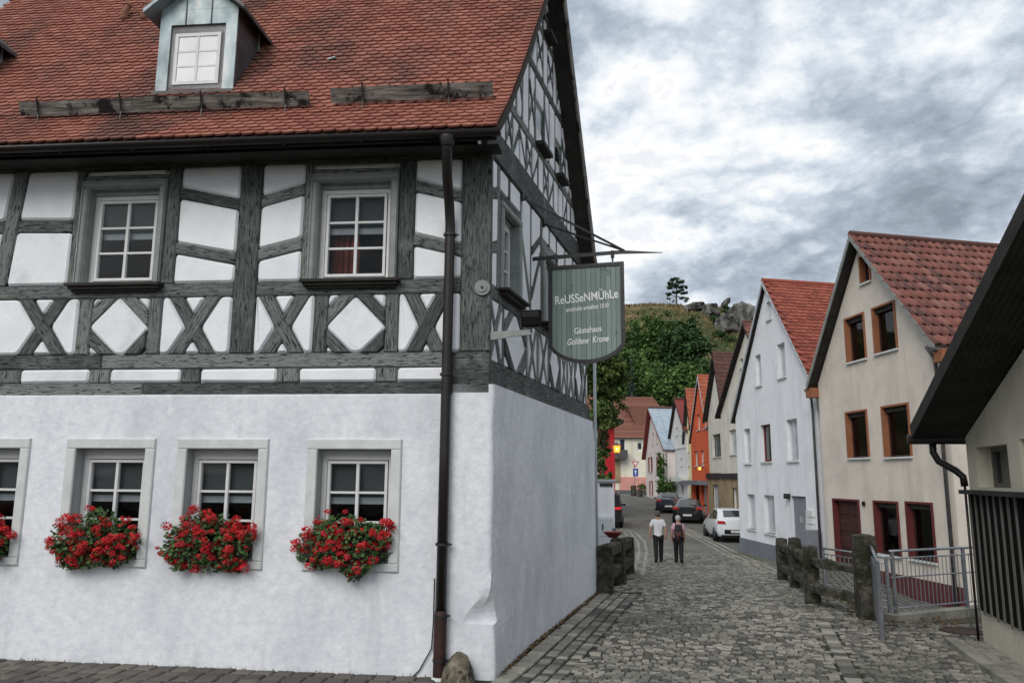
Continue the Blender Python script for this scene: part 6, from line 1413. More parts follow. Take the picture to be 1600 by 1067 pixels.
def round_blobs(c, R_, H, seed, k=9):
    rnd = random.Random(seed); bl = [(c, Vector((R_ * .72, R_ * .72, H * .72)))]
    for i in range(k):
        a = rnd.random() * 6.28; z = rnd.uniform(-.75, .8); rr = math.sqrt(max(.05, 1 - z * z)) * .68
        s = rnd.uniform(.34, .52); bl.append((c + Vector((math.cos(a) * rr * R_, math.sin(a) * rr * R_, z * H * .72)), Vector((R_ * s, R_ * s, H * s * .9))))
    return bl
def px_tree(name, label, px, pyt, pyb, wpx, Y, lm, seed, n=5200, size=.62, k=10, trunk=.35, group='trees at the foot of the hill'):
    top, bot = PT(px, pyt, Y), PT(px, pyb, Y); H = (top.z - bot.z) / 2; R_ = wpx / 2 / 1248 * Y; c = (top + bot) / 2
    base = Vector((c.x, c.y, max(gz(c.x, c.y), hz(c.x, c.y)) if Y > 104 else gz(c.x, c.y)))
    return tree(name, label, base, max(3, top.z - base.z), round_blobs(c, R_, H, seed, k), n, size, lm, seed, trunk, group)
px_tree('broadleaf_tree', 'large dark broadleaf tree right of centre in front of the dry hill', 1070, 492, 660, 96, 128, 'leaf_a', 1, 15000, .62, 14)
px_tree('broadleaf_tree', 'bright green leafy tree with thin tall tips left of the dark broadleaf tree', 1022, 474, 640, 84, 136, 'leaf_b', 2, 13000, .58, 12)
px_tree('broadleaf_tree', 'broad mid-green tree directly behind the hanging sign', 975, 540, 660, 104, 124, 'leaf_b', 3, 14000, .58, 12)
px_tree('broadleaf_tree', 'deep green tree behind the roof of the end house', 1050, 560, 670, 105, 118, 'leaf_b', 4, 13000, .56, 12)
px_tree('broadleaf_tree', 'dark tree at the foot of the hill behind the orange house', 1098, 545, 680, 74, 130, 'leaf_a', 5, 9000, .58, 10)
px_tree('broadleaf_tree', 'dark shrubby tree between the sign and the bright green tree', 992, 510, 600, 70, 150, 'leaf_a', 6, 9000, .6, 10)
px_tree('broadleaf_tree', 'green tree low on the slope hidden behind the half-timbered house', 900, 500, 680, 110, 130, 'leaf_b', 7, 4500, .7, 10)
px_tree('broadleaf_tree', 'dark tree on the slope behind the white house', 1150, 560, 700, 90, 140, 'leaf_a', 8, 3500, .7, 10)
# spruce
b = Vector(PT(987, 640, 116)); b.z = gz(b.x, 116); rnd = random.Random(5); tz = PT(987, 560, 116).z
sp_ = thing('blue_spruce', 'slim blue-grey spruce beside the roof of the end house', 'tree', b, 'trees at the foot of the hill'); mb = MB().tube([b, Vector((b.x, b.y, tz))], [.25, .04], 8); mb.build('trunk', 'bark', sp_)
mb = MB()
for i in range(2600):
    k = rnd.random() ** .7; z = tz - k * (tz - b.z - 2); rr = .15 + 2.3 * k ** .9 * (.75 + .25 * math.sin(z * 5)); a = rnd.random() * 6.28; q = rnd.uniform(.5, 1); p = Vector((b.x + math.cos(a) * rr * q, b.y + math.sin(a) * rr * q, z - rr * q * .3)); d = Vector((math.cos(a), math.sin(a), -.4)); v = d.cross(Vector((0, 0, 1))); e = rnd.uniform(.25, .5)
    mb.cur = rnd.random(); mb.add([p, p + d * e * .5 + v * e * .25, p + d * e, p + d * e * .5 - v * e * .25], [(0, 1, 2, 3)])
mb.build('crown', 'leaf_d', sp_)
# lone pine on the crest
pb = PT(1057, 477, 216); pb.z = hz(pb.x, 216); pt_ = PT(1055, 434, 216).z; hgt = pt_ - pb.z; rnd = random.Random(8)
pn = thing('pine_tree', 'lone wind-shaped pine standing on the crest of the hill', 'tree', pb); mb = MB(); tk = [pb - Vector((0, 0, .5)), pb + Vector((.05, 0, hgt * .35)), pb + Vector((.25, 0, hgt * .65)), pb + Vector((-.1, 0, hgt * .93))]; mb.tube(tk, [.24, .19, .13, .05], 8)
mb2 = MB(); bl = []
for px, py, w_, h_ in ((1047, 443, 14, 5), (1055, 437, 16, 5), (1063, 441, 15, 5), (1067, 449, 15, 5), (1049, 450, 15, 4.5), (1058, 446, 14, 5), (1070, 458, 13, 5), (1045, 460, 13, 4.5), (1055, 456, 14, 4), (1067, 466, 11, 4), (1074, 466, 9, 4), (1044, 467, 8, 3), (1063, 454, 13, 4), (1051, 471, 6, 3), (1071, 470, 8, 3)):
    c = PT(px, py, 216 + rnd.uniform(-2, 2)); r = Vector((w_ / 2 / 1248 * 216, w_ / 2 / 1248 * 216, h_ / 2 / 1248 * 216)); bl.append((c, r)); s = tk[1] + (tk[3] - tk[1]) * min(1, max(0, (c.z - tk[1].z - .4) / (tk[3].z - tk[1].z))); mb.tube([s, (s + c) / 2 - Vector((0, 0, .1)), c], [.08, .06, .03], 5)
mb.build('trunk', 'bark', pn, smooth=True); leaf_cloud(mb2, bl, 7000, .34, rnd, 0, .3); mb2.build('crown', 'leaf_e', pn)
# leafy tree beside the lane, in front of the red wall
rnd = random.Random(21); tb = Vector((4.55, 40, gz(4.55, 40)))
bl = []
for px, py, w_, h_ in ((945, 575, 40, 40), (962, 590, 44, 36), (940, 610, 40, 46), (955, 628, 38, 34), (936, 645, 34, 40), (946, 668, 26, 36), (934, 690, 26, 40), (940, 716, 24, 30), (938, 738, 20, 24), (968, 572, 30, 26), (930, 560, 40, 40), (920, 590, 50, 60), (950, 700, 16, 30), (948, 742, 18, 20), (956, 655, 24, 26), (945, 650, 30, 40)):
    Y = 40 + rnd.uniform(-1.2, 1.2); bl.append((PT(px, py, Y), Vector((w_ / 2 / 1248 * 40, w_ / 2 / 1248 * 40, h_ / 2 / 1248 * 40))))
lt = tree('leafy_tree', 'leafy green tree with hanging branches behind the far corner of the half-timbered house', tb, 7.4, bl, 15000, .2, 'leaf_c', 21, .14, None, 4, .35)
# bushes, vine, planters along the lane
def bush(name, label, c, r, n, size, lm, seed, cat='shrub'):
    rnd = random.Random(seed); mb = MB(); t_ = thing(name, label, cat, Vector((c.x, c.y, c.z - r.z)))
    leaf_cloud(mb, [(c, r)] + [(c + Vector((rnd.uniform(-.5, .5) * r.x, rnd.uniform(-.5, .5) * r.y, rnd.uniform(-.4, .5) * r.z)), r * .55) for _ in range(4)], n, size, rnd); mb.build('foliage', lm, t_)
    MB().tube([Vector((c.x, c.y, c.z - r.z * 1.1)), c], [.05, .02], 6).build('stem', 'bark', t_)
c = PT(1040, 757, 66); bush('round_bush', 'clipped round bush in front of the metal roof house', c, Vector((.85, .85, .85)), 1500, .16, 'leaf_b', 31)
vb = BH.W(BH.at(1045, 770)[0] + .6, .25, gz(13, 66.5)); vt = BH.at(1043, 708)[1]; rnd = random.Random(3)
vn = thing('climbing_vine', 'green vine climbing the corner between the metal roof house and the off-white house', 'vine', vb); mb = MB(); leaf_cloud(mb, [(Vector((vb.x - .2, vb.y, vb.z + (vt - vb.z) * k)), Vector((.35, .35, .6))) for k in (.15, .3, .45, .6, .75, .9)], 3200, .17, rnd); mb.build('foliage', 'leaf_b', vn); MB().tube([vb, Vector((vb.x, vb.y, vt))], .04, 6).build('stem', 'bark', vn)
c = PT(1006, 766, 80); bush('flowering_bush', 'low bush with orange blossoms beside the small bollard at the far end', c, Vector((.75, .6, .8)), 900, .15, 'leaf_c', 33)
for i, (px, py, Y, w_) in enumerate(((990, 768, 78, .5), (1000, 772, 76, .4))):
    p = PT(px, py, Y); p.z = gz(p.x, p.y); mb = MB(); stone_post(mb, p - Vector((0, 0, .2)), w_, w_, 1.2 - .3 * i, 0); tag(fixn(mb.build('stone_bollard', 'mossstone', loc=p, smooth=True)), ('dark squat stone bollard at the far end of the lane', 'grey stone bollard nearest the flowering bush')[i], 'bollard')
# shrubs on the slope and rocks on the crest
rnd = random.Random(77)
for i, (px, py, w_, h_, Y, lb) in enumerate(((1118, 498, 20, 9, 190, 'dark shrub below the cliff at its left end'), (1077, 492, 12, 7, 210, 'small dark shrub just right of the lone pine'), (1133, 484, 9, 15, 184, 'upright dark bush standing in front of the cliff'), (1126, 520, 24, 10, 182, 'long low thicket under the pale cliff'), (1100, 497, 14, 7, 208, 'round shrub on the slope between pine and cliff'), (1142, 530, 26, 12, 180, 'wide dark thicket at the foot of the cliff'))):
    c = PT(px, py, Y); bush('hill_shrub', lb, c, Vector((w_ / 2 / 1248 * Y, 1.4, h_ / 2 / 1248 * Y)), 500, .5, 'leaf_a', 50 + i)
def rock(label, px, py, wpx, hpx, Y, seed):
    bm = bmesh.new(); bmesh.ops.create_icosphere(bm, subdivisions=4, radius=1); c = PT(px, py, Y); sx, sz_ = wpx / 2 / 1248 * Y, hpx / 2 / 1248 * Y
    for v in bm.verts:
        p = v.co.copy(); q = p * 1.7 + Vector((seed * 3.1, 0, 0)); n_ = .32 * mnoise.noise(q) + .2 * mnoise.noise(Vector((q.x * 3, q.y * 3, q.z * 1.2))) + .1 * mnoise.noise(q * 7)
        p *= 1 + n_; v.co = Vector((p.x * sx, p.y * 4.5, max(math.copysign(abs(p.z) ** .6, p.z) * (1 + .18 * mnoise.noise(Vector((q.x * 4, q.y * 4, 0)))), -.95) * sz_))
    me = bpy.data.meshes.new('rock_outcrop'); bm.to_mesh(me); bm.free(); me.materials.append(M['rock']); o = bpy.data.objects.new('rock_outcrop', me); COL.objects.link(o); o.location = c; tag(o, label, 'rock', 'limestone outcrops on the crest')
rock('big pale limestone cliff on the crest beside the white gable', 1161, 501, 60, 52, 190, 1); rock('pale lower cliff face left of the big limestone cliff', 1134, 510, 34, 34, 188, 2)
rock('flat grey rock ledge on the crest right of the pine', 1088, 482, 36, 16, 204, 3); rock('rugged rock between the ledge and the cliff', 1110, 489, 26, 26, 198, 4); rock('small standing rock on top of the crest', 1134, 473, 5, 10, 200, 5); rock('rock mass continuing behind the white gable', 1200, 500, 60, 52, 192, 6)
rnd = random.Random(123); mb = MB()
for i in range(9000):
    x, y = rnd.uniform(25, 90), rnd.uniform(150, 224); z = hz(x, y); h = rnd.uniform(.25, .7); a_ = rnd.random() * 6.3; w_ = rnd.uniform(.2, .5)
    mb.cur = rnd.random(); mb.add([Vector((x - math.cos(a_) * w_, y - math.sin(a_) * w_, z - .1)), Vector((x + math.cos(a_) * w_, y + math.sin(a_) * w_, z - .1)), Vector((x + rnd.gauss(0, .25), y + rnd.gauss(0, .2), z + h))], [(0, 1, 2)])
M['tuft'] = mat('dry_tuft', [(.06, .065, .025), (.16, .12, .055), (.27, .2, .1)], .95, .5, var=.8)
mb.build('dry_grass', 'tuft', kind='stuff')
# ================================================================== signs and lanterns
sp0 = PT(992, 766, 88); sp0.z = gz(sp0.x, 88); SF = Fac(sp0, 90)
ts = thing('road_sign', 'give-way triangle above a blue sign on a thin post at the far end', 'road sign', sp0); MB().tube([sp0, Vector((sp0.x, sp0.y, SF.at(992, 716)[1]))], .035, 8).build('post', 'galv', ts)
(sx0, zt_), (_, zb_) = SF.at(992.5, 720.5), SF.at(992.5, 730)
hw = .42; MB().prism(SF, [(sx0 - hw, zt_), (sx0 + hw, zt_), (sx0, zb_)], .04, .06).build('triangle', 'signred', ts); k = .62; MB().prism(SF, [(sx0 - hw * k, zt_ - .1), (sx0 + hw * k, zt_ - .1), (sx0, zb_ + .2)], .06, .066).build('triangle_face', 'signwhite', ts)
a, b, c, d = SF.rect(989, 732, 997, 744); bs_ = MB().fb(SF, a, b, .04, .06, c, d).build('blue_plate', 'bluesign', ts); m_ = (a + b) / 2; MB().prism(SF, [(m_ - .05, c + .15), (m_ + .05, c + .15), (m_ + .05, (c + d) / 2 + .08), (m_ + .15, (c + d) / 2 + .08), (m_, d - .1), (m_ - .15, (c + d) / 2 + .08), (m_ - .05, (c + d) / 2 + .08)], .06, .066).build('arrow', 'signwhite', bs_)
def lantern(label, c, w, h, arm):
    l = thing('lantern', label, 'lantern', c + Vector((0, 0, -h / 2)))
    mb = MB(); pts = [(-1, -1), (1, -1), (1, 1), (-1, 1)]
    mb.hexa([c + Vector((x * w * .38, y * w * .38, -h / 2)) for x, y in pts] + [c + Vector((x * w * .5, y * w * .5, h * .3)) for x, y in pts]); mb.build('glass', 'lampglow', l)
    for x, y in pts: MB().bar(c + Vector((x * w * .4, y * w * .4, -h / 2 - .01)), c + Vector((x * w * .52, y * w * .52, h * .31)), w * .08, w * .08).build('bar', 'iron', l)
    MB().lathe(c + Vector((0, 0, h * .3)), [(w * .78, 0), (w * .75, h * .05), (w * .3, h * .2), (w * .12, h * .26), (.02, h * .33)], 8).build('hood', 'iron', l); MB().lathe(c + Vector((0, 0, -h / 2 - .04)), [(w * .2, 0), (w * .42, .03)], 8).build('foot', 'iron', l)
    MB().lathe(c + Vector((0, -w * .56, -h * .12)), [(.01, -h * .12), (w * .12, -h * .05), (w * .12, h * .05), (.01, h * .14)], 8).build('bulb', 'bulb', l)
    MB().bar(c + Vector((0, 0, h * .6)), arm, .03, .03).build('arm', 'iron', l); return l
c = PT(963.5, 700, 47); lantern('glowing orange lantern hanging left of the lane in front of the end house', c, .42, .52, Vector((c.x - 1.6, c.y + .3, c.z + .5)))
c = PT(1092.8, 731, 54); lantern('small red glowing lantern hanging on the front of the orange house', c, .22, .28, Vector((13.4, c.y + .4, c.z + .45)))
# ================================================================== cars
def car(name, label, pos, heading, paint_, st, glass_rows, tail='tail', scale=1, wheels=(.78, 3.35), side_glass=(), rear_glass=None, cut=None):
    """stations: (x, z_sill, w_sill, z_mid, w_mid, z_belt, w_belt, z_roof, w_roof); x from the tail forward"""
    t_ = thing(name, label, 'car', pos); hx = Vector((math.sin(heading), math.cos(heading), 0)); hy = Vector((-hx.y, hx.x, 0))
    Lc = st[-1][0]
    Q = lambda x, y, z: pos + hx * (x - Lc / 2) * scale + hy * y * scale + Vector((0, 0, z * scale))
    secs = []
    for (x, zs_, ws, zm, wm, zb_, wb, zr, wr_) in st:
        half = [(0, zs_ - .02), (ws * .8, zs_ - .02), (ws, zs_ + .04), (wm, zm), (wm * .995, (zm + zb_) / 2), (wb, zb_), ((wb + wr_) / 2 + .012, (zb_ + zr) / 2 + .01), (wr_, zr - .02), (wr_ * .86, zr + .012), (0, zr + .03)]
        secs.append([Q(x, y, z) for y, z in half] + [Q(x, -y, z) for y, z in half[-2:0:-1]])
    n = len(secs[0]); mb = MB(); mb.add([p for s in secs for p in s], [(i * n + k, i * n + (k + 1) % n, (i + 1) * n + (k + 1) % n, (i + 1) * n + k) for i in range(len(secs) - 1) for k in range(n)] + [tuple(range(n - 1, -1, -1)), tuple(range((len(secs) - 1) * n, len(secs) * n))])
    body = fixn(mb.build('body', paint_, t_, smooth=True))
    body.data.set_sharp_from_angle(angle=R(38)) if hasattr(body.data, 'set_sharp_from_angle') else None
    def interp(x):
        for a, b in zip(st, st[1:]):
            if a[0] <= x <= b[0]: k = (x - a[0]) / (b[0] - a[0]); return [a[i] + (b[i] - a[i]) * k for i in range(9)]
        return list(st[-1])
    for sgn in (1, -1):
        for x0, x1, l0, l1 in side_glass:
            q = []
            for x, lo_, hi_ in ((x0, .1, l0), (x1, .1, l1)):
                s_ = interp(x); f = lambda k: (s_[6] + (s_[8] - s_[6]) * k, s_[5] + (s_[7] - s_[5]) * k); q.append((x, f(lo_), f(hi_)))
            (xa, a0, a1), (xb, b0, b1) = q; e = .022
            MB().add([Q(xa, sgn * (a0[0] + e), a0[1]), Q(xb, sgn * (b0[0] + e), b0[1]), Q(xb, sgn * (b1[0] + e), b1[1]), Q(xa, sgn * (a1[0] + e), a1[1])], [(0, 1, 2, 3)]).build('side_window', 'carglass', t_)
        for wx in wheels:
            s_ = interp(wx); yo = s_[4] - .10; c0, c1, c2 = Q(wx, sgn * (yo - .08), .315), Q(wx, sgn * (yo + .105), .315), Q(wx, sgn * (yo + .118), .315)
            MB().tube([c0, Q(wx, sgn * (yo + .104), .33)], .385, 22).build('wheel_arch', 'trim', t_)
            wl = MB().tube([c0, c1], .315, 22).build('wheel', 'tyre', t_); MB().tube([c1, c2], .22, 18).build('rim', 'rim', wl)
            for k in range(5): a_ = k * 1.2566; MB().bar(Q(wx, sgn * (yo + .119), .315), Q(wx + math.cos(a_) * .2, sgn * (yo + .119), .315 + math.sin(a_) * .2), .03, .05, up=hy).build('spoke', 'trim', wl)
        s_ = interp(.10); MB().pillow(_CF(Q, sgn), [(sgn * s_[4] * .55, s_[5] - .16), (sgn * s_[4] * .97, s_[5] - .13), (sgn * s_[4] * .97, s_[5] + .0), (sgn * s_[4] * .6, s_[5] - .02)], 0, .05, .06, .01).build('tail_light', tail, t_)
        ms_ = interp(Lc * .66); MB().hexa([Q(Lc * .66 + a_, sgn * (ms_[6] + b_), ms_[5] + c_) for c_ in (.03, .15) for a_, b_ in ((-.05, .02), (.05, .02), (.05, .2), (-.05, .2))]).build('mirror', 'trim', t_)
    if rear_glass:
        (x0, k0), (x1, k1) = rear_glass; a, b = interp(x0), interp(x1); e = .04
        MB().add([Q(x0 - e, a[8] * .84, a[7] + e * .6), Q(x0 - e, -a[8] * .84, a[7] + e * .6), Q(x1 - e, -b[8] * .82, b[7] + e * .6), Q(x1 - e, b[8] * .82, b[7] + e * .6)], [(0, 1, 2, 3)]).build('rear_window', 'carglass', t_)
    a = interp(.02); MB().hexa([Q(-.02 + x, y, z) for z in (.36, .56) for x, y in ((0, -.55), (.1, -.55), (.1, .55), (0, .55))]).build('plate_recess', 'trim', t_)
    MB().hexa([Q(-.035 + x, y, z) for z in (.42, .53) for x, y in ((0, -.26), (.02, -.26), (.02, .26), (0, .26))]).build('number_plate', 'plate', t_)
    MB().hexa([Q(-.01 + x, y, z) for z in (.2, .32) for x, y in ((0, -.7), (.15, -.72), (.15, .72), (0, .7))]).build('bumper_insert', 'trim', t_)
    return t_
class _CF:
    def __init__(S, Q, sg_): S.Q = Q
    def W(S, y, d, z): return S.Q(.06 - d * 1.6, y, z)
hatch = [(0, .26, .66, .5, .76, .9, .74, .93, .6), (.07, .22, .76, .5, .86, .96, .82, 1.02, .66), (.22, .2, .78, .5, .89, .98, .84, 1.14, .64), (.62, .2, .8, .5, .9, .98, .86, 1.41, .6), (1.2, .2, .8, .5, .9, .96, .87, 1.47, .62), (2.1, .2, .8, .5, .9, .93, .87, 1.46, .63), (2.6, .2, .8, .5, .9, .92, .87, 1.36, .62), (3.25, .2, .8, .5, .9, .9, .85, .98, .66), (3.9, .2, .78, .48, .88, .8, .8, .84, .6), (4.2, .22, .7, .45, .8, .66, .7, .69, .5), (4.3, .28, .6, .42, .68, .55, .6, .57, .4)]
wc = ground_at(1100, 822, 25); wc = Vector((10.65, 39.7, gz(10.7, 39.7)))
car('white_hatchback', 'white hatchback parked beside the white house, seen from behind', wc, R(4), 'carwhite', hatch, None, side_glass=((.42, 1.15, .6, .88), (1.2, 2.05, .9, .88), (2.1, 2.9, .88, .5)), rear_glass=((.2, 0), (.6, 0)))
coupe = [(0, .28, .64, .5, .76, .88, .74, .9, .6), (.08, .22, .76, .5, .88, .95, .82, .98, .66), (.45, .2, .78, .5, .9, .97, .84, 1.03, .62), (1.1, .2, .8, .5, .91, .95, .86, 1.36, .56), (1.7, .2, .8, .5, .91, .93, .87, 1.41, .58), (2.4, .2, .8, .5, .91, .91, .87, 1.33, .58), (3.1, .2, .8, .5, .9, .88, .85, .96, .64), (3.9, .2, .78, .48, .88, .78, .8, .82, .58), (4.35, .25, .66, .44, .74, .6, .62, .62, .42)]
bp = Vector((11.2, 50.6, gz(11, 50)))
car('black_coupe', 'black car parked in front of the orange house, right of the convertible', bp, R(15), 'carblack', coupe, None, side_glass=((.75, 1.65, .7, .86), (1.7, 2.7, .88, .55)), rear_glass=((.5, 0), (1.05, 0)), wheels=(.8, 3.4))
cp = Vector((11.75, 60, gz(11, 59)))
car('black_convertible', 'black convertible with closed soft top, furthest of the parked cars', cp, R(10.5), 'carblue', coupe, None, side_glass=((1.0, 1.65, .7, .86), (1.7, 2.7, .88, .55)), rear_glass=((.6, 0), (1.05, 0)), wheels=(.8, 3.4), scale=1.0)
van = [(0, .3, .8, .6, .88, 1.1, .86, 1.75, .74), (.1, .25, .84, .6, .92, 1.12, .9, 1.84, .78), (1.0, .24, .85, .6, .93, 1.1, .9, 1.9, .8), (2.6, .24, .85, .6, .93, 1.08, .9, 1.86, .78), (3.4, .24, .85, .6, .92, 1.02, .88, 1.15, .74), (4.2, .25, .8, .55, .88, .9, .82, .95, .6), (4.5, .3, .7, .5, .78, .7, .68, .72, .5)]
vp = Vector((5.62, 47.2, gz(5.6, 47)))
car('dark_van', 'dark high-roofed van with lit red tail light, mostly hidden by the gate pillar', vp, R(9), 'carblack', van, None, tail='taillit', side_glass=((.3, 1.3, .85, .85), (1.4, 2.4, .85, .85)), rear_glass=((.02, 0), (.1, 0)), wheels=(.85, 3.5))
# ================================================================== people
def skin(name, J, E_, m, parent, root, sub=2):
    keys = list(J); me = bpy.data.meshes.new(name); l = LOC[parent.name] if parent else Vector(); me.from_pydata([Vector(J[k][0]) - l for k in keys], [(keys.index(a), keys.index(b)) for a, b in E_], [])
    o = bpy.data.objects.new(name, me); COL.objects.link(o); o.parent = parent; LOC[o.name] = l
    o.modifiers.new('skin', 'SKIN').use_smooth_shade = True
    sv = me.skin_vertices[0].data
    for i, k in enumerate(keys):
        r = J[k][1]; sv[i].radius = r if isinstance(r, tuple) else (r, r); sv[i].use_root = (k == root)
    s = o.modifiers.new('sub', 'SUBSURF'); s.levels = sub; s.render_levels = sub; me.materials.append(M[m]); return o
def person(label, pos, h, heading, lean, arms, hair, top, sleeve, stride, female=False):
    """figure built about its feet, facing along heading, walking away"""
    t_ = thing('person', label, 'person', pos); fx_ = Vector((math.sin(heading), math.cos(heading), 0)); rx = Vector((fx_.y, -fx_.x, 0)); k = h / 1.75
    q = lambda r_, f, z: pos + (rx * r_ + fx_ * f + Vector((0, 0, z))) * k
    shw = .165 if not female else .148; hipw = .095; lf = lean
    hip, st_ = .93, stride
    J = dict(pel=(q(0, 0, hip), (.11, .085)), spine=(q(0, .01 + lf * .4, 1.13), (.10, .075)), chest=(q(0, .02 + lf, 1.32), (.11, .085)), neck=(q(0, .03 + lf * 1.3, 1.48), .058), head=(q(0, .05 + lf * 1.5, 1.56), (.075, .085)), crown=(q(0, .05 + lf * 1.6, 1.68), (.07, .085)))
    E_ = [('pel', 'spine'), ('spine', 'chest'), ('chest', 'neck'), ('neck', 'head'), ('head', 'crown')]
    for s, sg_ in (('l', -1), ('r', 1)):
        f0 = st_ * sg_
        J['hip' + s] = (q(hipw * sg_, 0, .86), .07); J['knee' + s] = (q(.1 * sg_, f0 * .55 + .02, .49), .068); J['ank' + s] = (q(.1 * sg_, f0, .09 + max(0, -f0) * .18), .03); J['toe' + s] = (q(.115 * sg_, f0 + .16, .045 + max(0, -f0) * .02), .026)
        E_ += [('pel', 'hip' + s), ('hip' + s, 'knee' + s), ('knee' + s, 'ank' + s), ('ank' + s, 'toe' + s)]
        ao, af = arms[s]
        J['sh' + s] = (q(shw * sg_, .02 + lf, 1.40), .048); J['el' + s] = (q((shw + .06 + ao) * sg_, af * .4 - .02 + lf * .6, 1.12), .046); J['wr' + s] = (q((shw + .075 + ao * .9) * sg_, af + lf * .4, .88), .033); J['pa' + s] = (q((shw + .07 + ao * .8) * sg_, af + .03, .80), (.034, .024))
        E_ += [('chest', 'sh' + s), ('sh' + s, 'el' + s), ('el' + s, 'wr' + s), ('wr' + s, 'pa' + s)]
        for i, (o1, o2) in enumerate(((-.028, .075), (-.01, .085), (.01, .08), (.027, .065))):
            J['f%s%d' % (s, i)] = (q((shw + .07 + ao * .8) * sg_, af + .03 + o1, .80 - o2 * .55), .0095); J['g%s%d' % (s, i)] = (q((shw + .06 + ao * .8) * sg_, af + .03 + o1 * 1.05, .80 - o2), .008)
            E_ += [('pa' + s, 'f%s%d' % (s, i)), ('f%s%d' % (s, i), 'g%s%d' % (s, i))]
        J['th' + s] = (q((shw + .045 + ao * .8) * sg_, af + .075, .80), .0095); E_ += [('pa' + s, 'th' + s)]
    skin('body', J, E_, 'skin', t_, 'pel')
    # nose and ears give the head its shape
    def grow(ks, ed, d, name, m, extra=None, root=None, rs=None):
        JJ = {}
        for kk in ks: p, r = J[kk] if kk in J else extra[kk]; JJ[kk] = (p, tuple(x + d for x in r) if isinstance(r, tuple) else r + d)
        if rs: JJ.update(rs)
        return skin(name, JJ, ed, m, t_, root or ks[0])
    hemz = .84
    ex = dict(hem=(q(0, 0, hemz), (.2, .16)), sll=(q(-(shw + .045 + arms['l'][0] * .8), arms['l'][1] * .25 + lf * .7, 1.18), .075), slr=(q(shw + .045 + arms['r'][0] * .8, arms['r'][1] * .25 + lf * .7, 1.18), .075))
    grow(['spine', 'chest', 'shl', 'shr', 'pel', 'hem', 'sll', 'slr'], [('hem', 'pel'), ('pel', 'spine'), ('spine', 'chest'), ('chest', 'shl'), ('chest', 'shr'), ('shl', 'sll'), ('shr', 'slr')], .012, 'shirt', top, ex, 'spine', rs=dict(spine=(J['spine'][0], (.165, .125)), chest=(J['chest'][0], (.185, .135)), pel=(J['pel'][0], (.175, .14)), shl=(J['shl'][0], .082), shr=(J['shr'][0], .082)))
    grow(['pel', 'hipl', 'hipr', 'kneel', 'kneer', 'ankl', 'ankr'], [('pel', 'hipl'), ('pel', 'hipr'), ('hipl', 'kneel'), ('hipr', 'kneer'), ('kneel', 'ankl'), ('kneer', 'ankr')], .03, 'trousers', 'trousers', rs=dict(pel=(J['pel'][0], (.155, .12)), hipl=(J['hipl'][0], .108), hipr=(J['hipr'][0], .108), kneel=(J['kneel'][0], .085), kneer=(J['kneer'][0], .085), ankl=(J['ankl'][0] - Vector((0, 0, .03)), .07), ankr=(J['ankr'][0] - Vector((0, 0, .03)), .07)))
    for s in 'lr': grow(['ank' + s, 'toe' + s], [('ank' + s, 'toe' + s)], .034, 'shoe', 'shoe')
    hc = J['crown'][0]; bm = bmesh.new(); bmesh.ops.create_icosphere(bm, subdivisions=3, radius=1)
    for v in bm.verts:
        c = v.co.copy(); n_ = 1 + .06 * mnoise.noise(c * 5); p = rx * c.x * .098 * n_ + fx_ * (c.y * .11 * n_ - .012) + Vector((0, 0, c.z * (.105 if c.z > 0 else .14) * n_ - .03))
        if c.y > .45 and c.z < .35: p -= fx_ * .07
        v.co = hc + p * k * 1.0 - LOC[t_.name]
    me = bpy.data.meshes.new('hair'); bm.to_mesh(me); bm.free(); me.materials.append(M[hair]); me.polygons.foreach_set('use_smooth', [True] * len(me.polygons)); o = bpy.data.objects.new('hair', me); COL.objects.link(o); o.parent = t_; LOC[o.name] = LOC[t_.name]
    for sg_ in (-1, 1):
        c = J['head'][0] + (rx * .088 * sg_ + Vector((0, 0, .03))) * k; bm = bmesh.new(); bmesh.ops.create_icosphere(bm, subdivisions=2, radius=1)
        for v in bm.verts: v.co = c + (rx * v.co.x * .012 + fx_ * v.co.y * .02 + Vector((0, 0, v.co.z * .032))) * k - LOC[t_.name]
        me = bpy.data.meshes.new('ear'); bm.to_mesh(me); bm.free(); me.materials.append(M['skin']); o = bpy.data.objects.new('ear', me); COL.objects.link(o); o.parent = t_; LOC[o.name] = LOC[t_.name]
    return t_, q
p1_ = ground_at(1029.5, 879, 15); hpx = 79
h1 = 79 / 1262 * p1_.y; h1 = min(1.86, max(1.6, h1))
person('person in white short-sleeved shirt and black trousers walking down the middle of the lane', p1_, h1, R(4), .0, dict(l=(.05, .02), r=(.03, -.03)), 'hair_dark', 'shirt', 'shirt', .17)
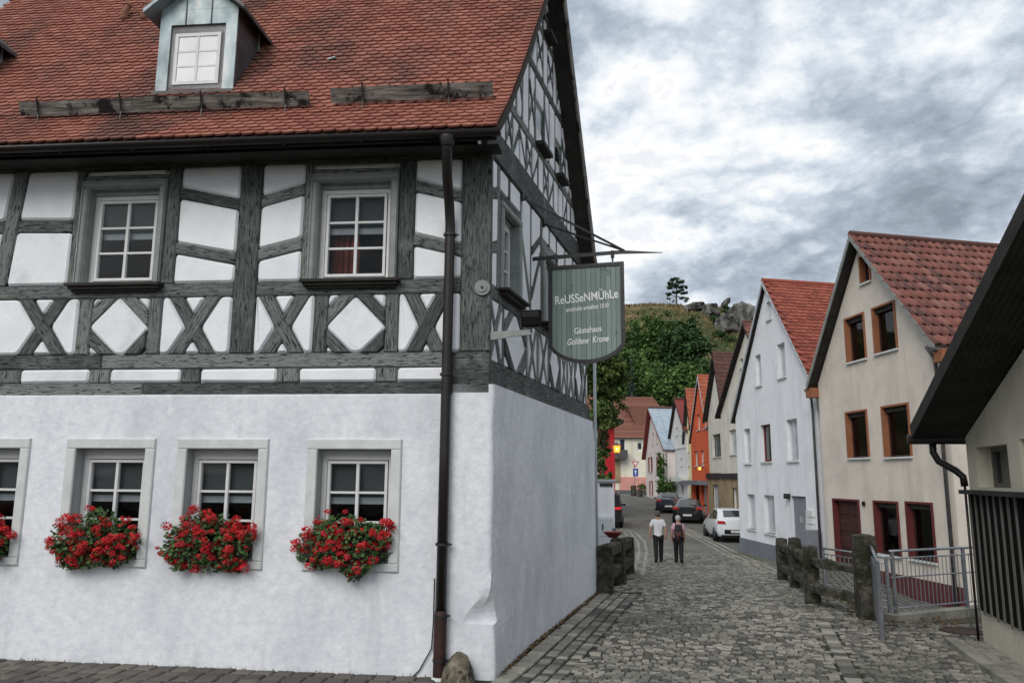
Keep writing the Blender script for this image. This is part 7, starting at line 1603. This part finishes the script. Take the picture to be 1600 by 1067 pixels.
p2_ = ground_at(1061, 880, 15); h2_ = min(1.72, max(1.5, 73 / 1262 * p2_.y))
pt2, q2 = person('silver-haired person in pink top with black backpack walking on the right', p2_, h2_, R(14), .03, dict(l=(.02, .12), r=(.0, .15)), 'hair_grey', 'blouse', 'blouse', -.2, True)
bk = thing('backpack', 'black backpack worn by the silver-haired person', 'backpack', q2(.03, -.2, 1.0))
mb = MB(); vs = []; n_ = 12
for z, w_, d_ in ((.93, .10, .05), (.95, .15, .085), (1.08, .165, .1), (1.25, .155, .095), (1.38, .125, .07), (1.43, .08, .03)):
    vs += [q2(.02 + w_ * math.copysign(abs(math.cos(a_)) ** .6, math.cos(a_)), -.185 + d_ * math.copysign(abs(math.sin(a_)) ** .6, math.sin(a_)), z) for a_ in (2 * math.pi * i / n_ for i in range(n_))]
mb.add(vs, [(j * n_ + i, j * n_ + (i + 1) % n_, (j + 1) * n_ + (i + 1) % n_, (j + 1) * n_ + i) for j in range(5) for i in range(n_)] + [tuple(range(n_ - 1, -1, -1)), tuple(range(5 * n_, 6 * n_))]); fixn(mb.build('bag', 'pack', bk, smooth=True))
mb = MB(); vs = []
for z, w_, d_ in ((.96, .09, .03), (1.0, .11, .05), (1.12, .11, .05), (1.16, .08, .02)): vs += [q2(.02 + w_ * math.copysign(abs(math.cos(a_)) ** .6, math.cos(a_)), -.275 + d_ * math.copysign(abs(math.sin(a_)) ** .6, math.sin(a_)), z) for a_ in (2 * math.pi * i / n_ for i in range(n_))]
mb.add(vs, [(j * n_ + i, j * n_ + (i + 1) % n_, (j + 1) * n_ + (i + 1) % n_, (j + 1) * n_ + i) for j in range(3) for i in range(n_)] + [tuple(range(n_ - 1, -1, -1)), tuple(range(3 * n_, 4 * n_))]); fixn(mb.build('pocket', 'packred', bk, smooth=True))
for s in (-1, 1): MB().tube([q2(.02 + .09 * s, -.12, 1.38), q2(.02 + .12 * s, -.02, 1.47), q2(.02 + .12 * s, .12, 1.40)], .02, 6).build('strap', 'pack', bk)
